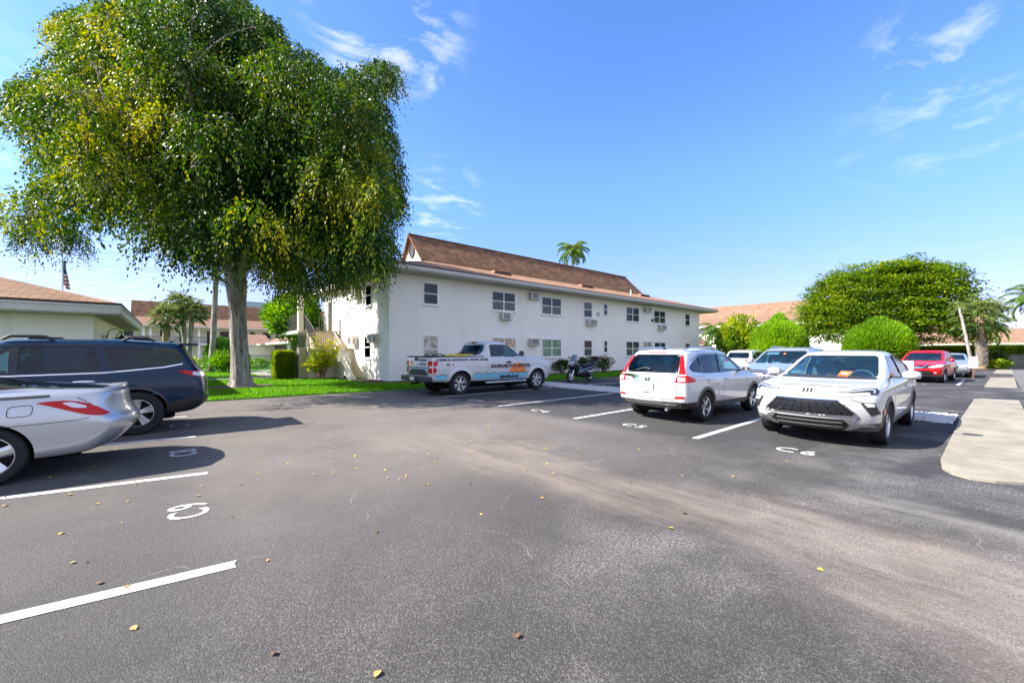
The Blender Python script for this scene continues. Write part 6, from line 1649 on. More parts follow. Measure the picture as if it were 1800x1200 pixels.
def make_wheel(parent, x, y, Rt, rr, wid, spokes, sw, style, rim_mats, side):
    """tyre with rim as its child; side = +1 when the outer face looks to +y"""
    q = MB(); h = wid / 2
    prof = [(rr * .96, -h * .80), (rr * 1.03, -h * .96), (rr * 1.12, -h), (Rt * .93, -h * .98), (Rt * .985, -h * .82), (Rt, -h * .55), (Rt, h * .55), (Rt * .985, h * .82), (Rt * .93, h * .98), (rr * 1.12, h), (rr * 1.03, h * .96), (rr * .96, h * .80)]
    q.lathe(prof, 'y', (0, 0, 0), 48)
    for g in (-.3, 0, .3):
        q.lathe([(Rt + .0008, h * g - .006), (Rt - .006, h * g), (Rt + .0008, h * g + .006)], 'y', (0, 0, 0), 48)
    for k in range(60):        # tread blocks at the shoulders
        a = k * 6.283 / 60; c, s = math.cos(a), math.sin(a)
        for g in (-1, 1):
            q.add([(c * (Rt + .002) - s * .006, g * h * .5, s * (Rt + .002) + c * .006), (c * (Rt + .002) + s * .006, g * h * .5, s * (Rt + .002) - c * .006), (c * (Rt * .985) + s * .006, g * h * .86, s * Rt * .985 - c * .006), (c * (Rt * .985) - s * .006, g * h * .86, s * Rt * .985 + c * .006)], [(0, 1, 2, 3), (3, 2, 1, 0)])
    # dark back of the wheel, brake disc
    q.lathe([(0, 0), (rr * .97, 0), (rr * .97, -.02), (0, -.02)], 'y', (0, -side * .02, 0), 32)
    wh = q.build('wheel', M['tyre'], parent, smooth=40, loc=(x, y, Rt))
    r = MB(); f = side
    yo = f * h * .80
    r.lathe([(rr * .99, yo - f * .10), (rr * .93, yo - f * .07), (rr * .92, yo - f * .012), (rr * .955, yo + f * .006), (rr * 1.01, yo + f * .004), (rr * 1.015, yo - f * .02)][::f], 'y', (0, 0, 0), 40, 0)
    r.lathe([(0, yo - f * .004), (rr * .13, yo - f * .006), (rr * .19, yo - f * .02), (rr * .21, yo - f * .06)][::f], 'y', (0, 0, 0), 20, 0)
    r.lathe([(0, yo + f * .003), (rr * .10, yo + f * .001), (rr * .12, yo - f * .006)][::f], 'y', (0, 0, 0), 16, 1)
    for k in range(5):
        a = k * 6.283 / 5 + .3; r.lathe([(0, yo - f * .012), (.013, yo - f * .012), (.013, yo - f * .03)][::f], 'y', (math.cos(a) * rr * .17, 0, math.sin(a) * rr * .17), 6, 1)
    def spoke(a, w0, w1, mi=0, r0=.14, r1=.965, tw=0.0, lift=0.0):
        c, s = math.cos(a), math.sin(a); c2, s2 = math.cos(a + tw), math.sin(a + tw)
        sec = []
        for t in (0, .35, .75, 1):
            rad = rr * (r0 + (r1 - r0) * t); ww = w0 + (w1 - w0) * t
            cc, ss = c + (c2 - c) * t, s + (s2 - s) * t; nl = math.hypot(cc, ss); cc /= nl; ss /= nl
            yy = yo - f * (.012 + .012 * math.sin(t * 3.14) - lift)
            sec.append([(cc * rad - ss * ww / 2, yy - f * .012, ss * rad + cc * ww / 2), (cc * rad - ss * ww * .32, yy, ss * rad + cc * ww * .32), (cc * rad + ss * ww * .32, yy, ss * rad - cc * ww * .32), (cc * rad + ss * ww / 2, yy - f * .012, ss * rad - cc * ww / 2), (cc * rad, yy - f * .045, ss * rad)])
        vs = [v for x in sec for v in x]; fs = []
        for i in range(3):
            for k in range(5):
                q4 = (i * 5 + k, i * 5 + (k + 1) % 5, (i + 1) * 5 + (k + 1) % 5, (i + 1) * 5 + k)
                fs.append(q4)
        b2 = bmesh.new(); vv = [b2.verts.new(p) for p in vs]
        for q4 in fs: b2.faces.new([vv[i] for i in q4])
        bmesh.ops.recalc_face_normals(b2, faces=b2.faces); r.bm(b2, mi)
    for k in range(spokes):
        a = k * 6.283 / spokes + .35
        if style == 'single': spoke(a, sw * .8, sw * 1.15)
        elif style == 'twin':
            spoke(a - .13, sw * .55, sw * .6, tw=-.03); spoke(a + .13, sw * .55, sw * .6, tw=.03)
        elif style == 'split':       # v-shaped pairs with dark web between
            spoke(a, sw * .5, sw * .55, tw=.24); spoke(a, sw * .5, sw * .55, tw=-.24); spoke(a, sw * .8, sw * 1.1, 1, r1=.9, lift=-.012)
        elif style == 'swirl':
            spoke(a, sw * .55, sw * .7, tw=.35); spoke(a + .35, sw * .45, sw * .6, tw=.2)
    r.build('rim', [M[m] for m in rim_mats], wh, smooth=35)
    return wh

def pod(mb, c, s, pts=None, mi=0, sub=2, taper=1.0):
    """soft block (mirror shells, headrests): centre, half sizes"""
    bm = bmesh.new(); bmesh.ops.create_cube(bm, size=2)
    me = bpy.data.meshes.new('p')
    for v in bm.verts:
        k = taper if v.co.x > 0 else 1
        v.co = Vector((v.co.x * s[0] * 1.25, v.co.y * s[1] * 1.25 * k, v.co.z * s[2] * 1.25 * k))
    bm.to_mesh(me); bm.free()
    me = apply_mods('p', me, [('SUBSURF', dict(levels=sub, render_levels=sub))])
    mb.add([Vector(c) + v.co for v in me.vertices], [tuple(p.vertices) for p in me.polygons], mi)

class Car:
    def __init__(s, name, label, cat, loc, rz, loops, ig, taper, paint, WB, Rt, rr, w_half, arch, sub=2, wid=.225, spokes=5, sw=.07, style='single',
                 rims=('alloy', 'alloy_dark'), side_windows=(), front_glass=None, rear_glass=None, cabin='cabin', glass=('glass_clear', 'glass_clear', 'glass_clear'),
                 bed=None, seats=True, rtrack=None, top_mat=None, floor=.62, wheel_loc='LR', lower=None, rx=0.0):
        s.root = empty(name, loc, rz, label, cat)
        s.WB, s.Rt, s.w = WB, Rt, w_half
        me = loops_mesh(loops, taper, sub)
        s.bvh = BVHTree.FromPolygons([v.co for v in me.vertices], [tuple(p.vertices) for p in me.polygons])
        mats = [M[paint], M['well'], M[cabin]]
        for m in mats: me.materials.append(m)
        cutters = []
        # wheel wells
        q = MB()
        for x in (rx, WB):
            for sg in (-1, 1):
                y0, y1 = sg * (w_half - .36), sg * (w_half + .3)
                a = min(y0, y1); b = max(y0, y1)
                q.lathe([(0.0, a), (arch, a), (arch, b), (0.0, b)], 'y', (x, 0, Rt), 40)
        def closed(q):
            bm = bmesh.new(); vv = [bm.verts.new(v) for v in q.v]
            for f in q.f:
                try: bm.faces.new([vv[i] for i in f])
                except ValueError: pass
            bmesh.ops.remove_doubles(bm, verts=bm.verts, dist=1e-5)
            bmesh.ops.dissolve_degenerate(bm, dist=1e-6, edges=bm.edges)
            bmesh.ops.recalc_face_normals(bm, faces=bm.faces)
            m = bpy.data.meshes.new('c'); bm.to_mesh(m); bm.free()
            return m
        cutters.append((closed(q), 1))
        if bed:
            q = MB(); q.box(*bed); cutters.append((closed(q), 1))
        s.cab = None
        if front_glass or side_windows or rear_glass:
            gl = loops[ig:]
            sh = lambda l, dz: (l[0] + .045, l[1] - .05, l[2] - .045, ([(a, z + dz) for a, z in l[3]] if not isinstance(l[3], (int, float)) else l[3] + dz), l[4], l[5])
            b0 = sh(gl[0], 0)
            low = (b0[0] + .05, b0[1] + .0, b0[2] + .01, floor, b0[4], b0[5])
            mid = (b0[0] + .02, b0[1] + .0, b0[2] + .02, (floor + zat(gl[0][3], 1)) / 2, b0[4], b0[5])
            cl = [low, mid, b0] + [sh(l, -.012) for l in gl[1:-2]] + [sh(gl[-2], -.05), sh(gl[-1], -.055)]
            cm = loops_mesh(cl, taper, 2)
            cutters.append((cm, 2))
            q = MB()
            for poly in side_windows:
                n = len(poly)
                for sg in (-1, 1):
                    vs = [(p[0], sg * .30, p[1]) for p in poly] + [(p[0], sg * 1.4, p[1]) for p in poly]
                    q.add(vs, [tuple(range(n)), tuple(range(2 * n - 1, n - 1, -1))] + [(i, (i + 1) % n, n + (i + 1) % n, n + i) for i in range(n)])
            wcut = [closed(q)] if side_windows else []
            xm = (gl[-1][0] + gl[-1][1]) / 2
            for poly, sg in ((front_glass, 1), (rear_glass, -1)):
                if not poly: continue
                q = MB(); n = len(poly)
                vs = [(xm, p[0], p[1]) for p in poly] + [(xm + sg * 6, p[0], p[1]) for p in poly]
                q.add(vs, [tuple(range(n)), tuple(range(2 * n - 1, n - 1, -1))] + [(i, (i + 1) % n, n + (i + 1) % n, n + i) for i in range(n)])
                wcut.append(closed(q))
            for c in wcut: cutters.append((c, 0))
        for cm, mi in cutters:
            for m in mats: cm.materials.append(m)
            cm.polygons.foreach_set('material_index', [mi] * len(cm.polygons))
            co = bpy.data.objects.new('cut', cm); COL.objects.link(co)
            me = apply_mods('body', me, [('BOOLEAN', dict(operation='DIFFERENCE', object=co, solver='EXACT'))])
            bpy.data.objects.remove(co)
        if top_mat:      # fabric roof: everything above the belt behind the windscreen
            me.materials.append(M[top_mat[0]]); k = len(me.materials) - 1
            zb, x1 = top_mat[1], top_mat[2]
            for p in me.polygons:
                if p.material_index == 0 and p.center.z > zb(p.center.x) and p.center.x < x1: p.material_index = k
        finish(me, 32)
        s.body = link_mesh('body', me, s.root)
        # panes sit just inside the skin
        if side_windows:
            for i, poly in enumerate(side_windows):
                for v in ('R', 'L'):
                    q = MB(); panel_geo(q, s.bvh, poly, v, -.010, .006, .12)
                    q.build('side_window', M[glass[1] if i == 0 else glass[2]], s.root, smooth=40)
        for poly, v, nm in ((front_glass, 'F', 'windscreen'), (rear_glass, 'B', 'rear_window')):
            if poly:
                q = MB(); panel_geo(q, s.bvh, poly, v, -.010, .006, .12); q.build(nm, M[glass[0] if v == 'F' else glass[2]], s.root, smooth=40)
        for x in (rx, WB):
            for sg in (-1, 1):
                make_wheel(s.root, x, sg * (w_half - wid / 2 - .015 - (0)), Rt, rr, wid, spokes, sw, style, rims, sg)
        # underside
        q = MB(); q.bbox(-.55, -w_half * .62, Rt * .55, WB + .5, w_half * .62, Rt * 1.2, .05)
        q.tube([(0, -w_half + .2, Rt), (0, w_half - .2, Rt)], .05, 8); q.tube([(WB, -w_half + .2, Rt), (WB, w_half - .2, Rt)], .05, 8)
        q.build('underbody', M['well'], s.root)
    def sides(s, items):
        """pieces of the left, of the right and of the middle: each becomes an object of its own"""
        g = {}
        for pts, views in items:
            for v in views:
                u = sum(p[0] if v in 'FB' else p[1] for p in pts) / len(pts)
                k = v if v in 'RL' else ('L' if u > .12 else 'R' if u < -.12 else 'M')
                g.setdefault(k, []).append((pts, v))
        return g.values()
    def panel(s, name, m, items, off=.004, th=.012, step=.07, r=0.0, parent=None, smooth=40):
        out = []
        for part in s.sides(items):
            q = MB()
            for poly, v in part: panel_geo(q, s.bvh, rpoly(poly, r), v, off, th, step)
            out.append(q.build(name, M[m], parent or s.root, smooth=smooth))
        return out[0]
    def strip(s, name, m, items, w=.008, off=.0015, th=.006, parent=None, step=.06):
        out = []
        for part in s.sides(items):
            q = MB()
            for pts, v in part: strip_geo(q, s.bvh, pts, v, w, off, th, step)
            out.append(q.build(name, M[m], parent or s.root, smooth=40))
        return out[0]
    def arches(s, m, r0, r1, off=.012, th=.05):
        for x in (0, s.WB):
            for v in ('R', 'L'):
                q = MB(); ring_geo(q, s.bvh, x, s.Rt, r0, r1, v, off=off, th=th)
                q.build('wheel_arch_trim', M[m], s.root, smooth=45)
    def text(s, name, m, txt, u, v, size, view, bold=.0, off=.004, shear=0, parent=None, sx=1.0, spacing=1.0):
        vs, fs = text_mesh(txt, size, bold, shear=shear, spacing=spacing)
        sg = -1 if view in ('L', 'B') else 1
        P = []
        for a, b in vs:
            p, n = cast(s.bvh, u + sg * a * sx, v + b, view); P.append(p + n * off)
        q = MB(); q.add(P, fs)
        return q.build(name, M[m], parent or s.root)
    def mirrors(s, x, y, z, m, sz=(.07, .11, .075), stalk='plastic', yin=.12, face=True):
        for sg in (-1, 1):
            q = MB(); pod(q, (x, sg * y, z), sz, taper=.8)
            o = q.build('mirror', M[m], s.root, smooth=60)
            k = MB(); k.bbox(x - .03, min(sg * (y - sz[1]), sg * (y - sz[1] - yin)), z - .055, x + .03, max(sg * (y - sz[1]), sg * (y - sz[1] - yin)), z - .02, .01); k.build('mirror_arm', M[stalk], o)
            if face:
                g = MB(); g.bbox(x - sz[0] * 1.0, sg * y - sz[1] * .82, z - sz[2] * .7, x - sz[0] * .93, sg * y + sz[1] * .82, z + sz[2] * .7, .004); g.build('mirror_glass', M['chrome'], o)
    def seats(s, xs, y=.36, z=.70, m='seat', h=.62):
        for x in xs:
            for sg in ((-1, 1)):
                q = MB(); pod(q, (x + .22, sg * y, z), (.27, .24, .09)); pod(q, (x - .08, sg * y, z + h * .5), (.09, .23, h * .5)); pod(q, (x - .13, sg * y, z + h + .10), (.055, .13, .085))
                q.build('seat', M[m], s.root, smooth=60)
    def dash(s, x, z, w, m='cabin', wheel_x=None, wheel_z=None, drv=1):
        q = MB(); q.bbox(x - .30, -w, z - .28, x + .18, w, z - .02, .06); d = q.build('dashboard', M[m], s.root, smooth=50)
        if wheel_x is not None:
            q = MB(); n = 24; c = Vector((wheel_x, drv * .37, wheel_z)); ax = R(24)
            ring = []
            for k in range(n + 1):
                a = k * 6.283 / n; ring.append(c + Vector((-.185 * math.sin(a) * math.sin(ax), .185 * math.cos(a), .185 * math.sin(a) * math.cos(ax))))
            q.tube(ring, .016, 8, cap=False); pod(q, c + Vector((.02, 0, 0)), (.03, .07, .05)); q.tube([c + Vector((0, -.17, 0)), c + Vector((0.02, 0, 0)), c + Vector((0, .17, 0))], .014, 6); q.tube([c, c + Vector((.3, 0, -.12))], .03, 6)
            q.build('steering_wheel', M['seat'], s.root, smooth=60)

# ------------------------------------------------------------------ vehicles
TAPER = [(-1.1, .955), (-.4, .985), (.6, 1.0), (2.3, 1.0), (3.0, .985), (3.7, .93)]

def coupe_suv(name, label, loc, rz, paint, hero=True, rims=('alloy', 'alloy_dark'), sub=2):
    LP = [(-.70, 3.30, .72, .28, .10, .20), (-.84, 3.46, .85, [(-1, .40), (0, .25), (2.7, .23), (3.65, .24)], .14, .26), (-.94, 3.58, .888, [(-1, .48), (0, .40), (3.6, .36)], .14, .28),
          (-.985, 3.64, .905, .55, .14, .27), (-.975, 3.655, .91, [(-1,.70),(2,.70),(3.6,.74)], .13, .27), (-.985, 3.61, .908, [(-1, .93), (0, .90), (1.5, .87), (3.6, .86)], .12, .28),
          (-1.0, 3.50, .885, [(-1, 1.045), (0, 1.015), (1.5, .965), (2.4, .95), (3.5, .945)], .12, .28), (-.98, 3.26, .82, [(-1, 1.09), (0, 1.065), (1.8, 1.015), (2.4, 1.01), (3.2, .99)], .10, .24),
          (-.90, 2.44, .805, [(-.9, 1.10), (0, 1.085), (2.4, 1.035)], .10, .17), (-.48, 1.90, .735, [(-.5, 1.29), (.5, 1.32), (1.9, 1.30)], .09, .15),
          (.10, 1.40, .635, [(.1, 1.475), (.8, 1.515), (1.4, 1.485)], .07, .12), (.25, 1.26, .52, [(.25, 1.52), (.8, 1.56), (1.3, 1.53)], .05, .09)]
    sw = [rpoly([(1.93, 1.055), (1.36, 1.405), (.84, 1.445), (.80, 1.02)], .05), rpoly([(.73, 1.02), (.77, 1.445), (.28, 1.42), (-.36, 1.225), (-.42, 1.15), (-.22, 1.06)], .05)]
    fg = rpoly([(-.70, 1.075), (.70, 1.075), (.575, 1.445), (-.575, 1.445)], .07)
    rg = rpoly([(-.62, 1.14), (.62, 1.14), (.50, 1.43), (-.50, 1.43)], .07)
    c = Car(name, label, 'car', loc, rz, LP, 8, TAPER, paint, 2.70, .345, .235, .905, .385, sub=sub, spokes=5, sw=.085, style='split', rims=rims, side_windows=sw, front_glass=fg, rear_glass=rg,
            glass=('glass_clear', 'glass_clear', 'glass_dark'))
    c.seats((1.05, .15)); c.dash(2.1, 1.04, .62, wheel_x=1.72, wheel_z=1.0)
    c.mirrors(1.80, 1.06, 1.11, paint, (.075, .135, .085), yin=.16)
    return c

def envista():
    c = coupe_suv('crossover_car', 'white coupe-like crossover facing the camera with an orange tag on its windscreen', (11.83, 2.04, 0), R(180), 'white_paint')
    c.root.scale = (1.05, 1.0, 1.0)
    B = ('R', 'L')
    c.arches('arch_grey', .375, .455, .014)
    # black sill cladding and lower bumpers
    c.panel('sill_cladding', 'grey_plastic', [([(.40, .24), (2.30, .24), (2.30, .37), (1.9, .40), (.5, .44), (.40, .44)], B)], .008, .02)
    c.panel('lower_bumper', 'grey_plastic', [(rpoly([(-.86, .20), (.86, .20), (.90, .33), (.86, .41), (.64, .40), (.50, .29), (-.50, .29), (-.64, .40), (-.86, .41), (-.90, .33)], .02), 'F'), ([(3.12, .25), (3.42, .25), (3.55, .36), (3.40, .40), (3.12, .36)], B)], .010, .03)
    c.panel('rear_bumper', 'plastic', [([(-.78, .36), (.78, .36), (.82, .52), (-.82, .52)], 'B'), ([(-.80, .38), (-.42, .36), (-.42, .50), (-.86, .54)], B)], .008, .02, r=.03)
    # lower intake with two bars
    q = c.panel('lower_intake', 'gloss_black', [([(-.42, .29), (.42, .29), (.52, .37), (.47, .455), (-.47, .455), (-.52, .37)], 'F')], .012, .03, r=.02)
    for z in (.335, .405):
        c.strip('intake_bar', 'grey_plastic', [([(-.45, z), (.45, z)], 'F')], .018, .028, .03, parent=q)
    for k in range(6): c.strip('intake_rib', 'grey_plastic', [([(-.36 + k * .144, .30), (-.36 + k * .144, .40)], 'F')], .012, .022, .02, parent=q)
    # silver wings either side of the lower intake
    for sg in (-1, 1):
        c.panel('bumper_wing', 'satin', [([(sg * .45, .47), (sg * .53, .47), (sg * .64, .405), (sg * .86, .37), (sg * .66, .36), (sg * .52, .29), (sg * .45, .285), (sg * .545, .37)], 'F')], .020, .03)
    # grille
    G = [(-.40, .755), (.40, .755), (.60, .56), (.575, .525), (-.575, .525), (-.60, .56)]
    g = c.panel('grille', 'gloss_black', [(G, 'F')], .006, .03, r=.03)
    rim = [(x * 1.03, z + (.008 if z > .6 else -.012)) for x, z in G]
    c.strip('grille_frame', 'chrome', [(rim + [rim[0]], 'F')], .018, .018, .03, parent=g)
    rnd = random.Random(5)
    for k in range(6):
        z = .728 - k * .034; hw = .38 + (.755 - z) * .98
        q = MB()
        n = 9
        for j in range(n):
            a = -hw + 2 * hw * j / n; b = a + 2 * hw / n * .86
            strip_geo(q, c.bvh, [(a + .02 * (k % 2), z), (b, z - .004)], 'F', .011, .016, .02)
        q.build('grille_bar', M['grille_steel'], g)
    # slim headlamps, side vents, shields, creases
    for sg in (-1, 1):
        h = c.panel('headlamp', 'lamp_smoke', [([(sg * .38, .880), (sg * .56, .915), (sg * .74, .945), (sg * .815, .94), (sg * .845, .905), (sg * .84, .855), (sg * .77, .850), (sg * .75, .892), (sg * .56, .872)], 'F')], .010, .02, step=.05)
        c.strip('daylight_strip', 'lamp_strip', [([(sg * .44, .884), (sg * .58, .892), (sg * .75, .922), (sg * .80, .912), (sg * .80, .87)], 'F')], .016, .016, .01, parent=h)
        v = c.panel('side_vent', 'plastic', [([(sg * .67, .735), (sg * .82, .735), (sg * .865, .56), (sg * .79, .53)], 'F')], .009, .02, step=.05, r=.012)
        c.panel('fog_lamp', 'lamp_clear', [([(sg * .70, .725), (sg * .805, .722), (sg * .815, .675), (sg * .735, .67)], 'F')], .020, .012, r=.01, parent=v)
        c.strip('vent_edge', 'grey_plastic', [([(sg * .56, .775), (sg * .665, .74), (sg * .785, .525), (sg * .865, .55)], 'F')], .012, .006, .02)
        c.panel('marker_lamp', 'lamp_amber', [([(3.06, .62), (3.10, .62), (3.115, .53), (3.075, .53)], 'L' if sg > 0 else 'R')], .02, .012)
        c.strip('nose_crease', 'grey_plastic', [([(sg * .0, .795), (sg * .36, .800), (sg * .56, .815), (sg * .76, .845)], 'F')], .010, .003, .01)
    e = None
    for k in (-1, 0, 1):
        y = k * .052
        sh = [(y - .020, .912), (y + .014, .915), (y + .022, .902), (y + .016, .867), (y - .002, .852), (y - .014, .867), (y - .004, .892)]
        c.panel('badge', 'ink', [(sh, 'F')], .006, .008)
    c.strip('bonnet_shut_line', 'ink', [([(-.62, .948), (0, .962), (.62, .948)], 'F')], .007)
    # doors
    c.strip('door_seam', 'ink', [([(2.22, 1.0), (2.25, .72), (2.16, .46)], B), ([(.78, 1.0), (.80, .70), (.74, .46)], B), ([(-.10, 1.04), (-.02, .88), (.30, .68), (.36, .50)], B), ([(2.16, .46), (.36, .48)], B)], .008)
    for x in (1.0, .06):
        for v, sg in (('R', -1), ('L', 1)):
            p, n = cast(c.bvh, x, .885, v)
            q = MB(); pod(q, p + Vector((0, sg * .02, 0)), (.105, .016, .017)); q.build('door_handle', M['white_paint'], c.root, smooth=60)
    c.strip('window_trim', 'gloss_black', [([(1.96, 1.045), (.80, 1.005), (-.22, 1.05), (-.46, 1.16), (-.38, 1.235), (.26, 1.435), (.82, 1.462), (1.38, 1.42), (1.97, 1.055)], B)], .020, .003, .01)
    c.panel('pillar_trim', 'gloss_black', [([(.725, 1.02), (.805, 1.02), (.845, 1.45), (.765, 1.45)], B)], .004, .02)
    c.panel('tail_lamp', 'lamp_red', [([(-.86, .90), (-.40, .93), (-.40, .98), (-.86, .99)], 'B'), ([(.86, .90), (.40, .93), (.40, .98), (.86, .99)], 'B'), ([(-.97, .92), (-.62, .95), (-.60, .99), (-.97, 1.0)], B)], .008, .02)
    # wipers, tag
    q = MB()
    for y0, y1 in ((.55, -.02), (-.08, -.58)):
        pts = [cast(c.bvh, y0 + (y1 - y0) * k / 6, 1.072 + .012 * k / 6, 'F') for k in range(7)]
        q.tube([p + n * .018 for p, n in pts], .008, 5)
    q.build('wiper', M['plastic'], c.root)
    c.panel('cowl', 'plastic', [([(-.70, 1.045), (.70, 1.045), (.70, 1.075), (-.70, 1.075)], 'F')], .004, .02)
    tg = c.panel('permit_tag', 'orange_tag', [([(.16, 1.075), (.32, 1.068), (.33, 1.15), (.17, 1.157)], 'F')], .012, .004)
    c.panel('tag_print', 'white_sign', [([(.20, 1.105), (.295, 1.10), (.297, 1.118), (.202, 1.123)], 'F')], .015, .003, parent=tg)
    q = MB(); p, n = cast(c.bvh, 0, 1.41, 'F'); pod(q, p + Vector((-.13, 0, -.02)), (.02, .11, .032)); q.build('inner_mirror', M['plastic'], c.root, smooth=60)
    c.strip('roof_seam', 'ink', [([(1.2, .50), (.2, .50)], 'T'), ([(1.2, -.50), (.2, -.50)], 'T')], .012)
    return c
envista()

# ---- white crossover, seen from behind
CRV = [(-.70, 3.15, .72, .30, .10, .20), (-.86, 3.36, .85, [(-1, .38), (0, .27), (2.6, .25), (3.55, .26)], .14, .28), (-.955, 3.48, .885, [(-1, .46), (0, .40), (3.5, .40)], .14, .28),
       (-.99, 3.53, .905, .58, .17, .27), (-.985, 3.53, .91, .74, .17, .27), (-.955, 3.47, .908, [(-1, .90), (1.3, .88), (3.5, .82)], .11, .26), (-.93, 3.34, .892, [(-.95, 1.00), (0, .99), (1.5, .965), (3.4, .92)], .11, .26),
       (-.905, 3.02, .85, [(-.9, 1.06), (0, 1.04), (2.4, 1.02), (3.0, .98)], .10, .22), (-.885, 2.50, .825, [(-.9, 1.08), (0, 1.07), (2.5, 1.06)], .10, .16),
       (-.75, 1.90, .765, [(-.75, 1.33), (.5, 1.35), (1.9, 1.34)], .10, .14), (-.565, 1.42, .675, [(-.56, 1.545), (.4, 1.59), (1.4, 1.565)], .09, .12), (-.50, 1.28, .56, [(-.5, 1.60), (.4, 1.655), (1.3, 1.615)], .07, .09)]
def crossover(name, label, loc, rz, paint, sub=2, scale=None, glass=('glass_clear', 'glass_clear', 'glass_dark'), style='swirl', seats=True, hasrear=True, **kw):
    sw = [rpoly([(1.98, 1.085), (1.42, 1.44), (.90, 1.50), (.84, 1.065)], .04), rpoly([(.77, 1.065), (.84, 1.50), (.15, 1.49), (-.02, 1.47), (-.05, 1.075)], .04), rpoly([(-.10, 1.08), (-.08, 1.46), (-.40, 1.33), (-.60, 1.21), (-.50, 1.12)], .05)]
    fg = rpoly([(-.71, 1.10), (.71, 1.10), (.60, 1.51), (-.60, 1.51)], .07)
    rg = rpoly([(-.625, 1.115), (.625, 1.115), (.60, 1.36), (.545, 1.475), (-.545, 1.475), (-.60, 1.36)], .06)
    c = Car(name, label, 'car', loc, rz, CRV, 8, TAPER, paint, 2.62, .345, .225, .905, .385, sub=sub, spokes=kw.get('spokes', 5), sw=.075, style=style, side_windows=sw, front_glass=fg, rear_glass=rg, glass=glass)
    if seats: c.seats((1.05, .12), z=.74)
    c.dash(2.15, 1.08, .62, wheel_x=1.75, wheel_z=1.05)
    c.mirrors(1.86, 1.02, 1.13, paint, (.075, .11, .08))
    return c

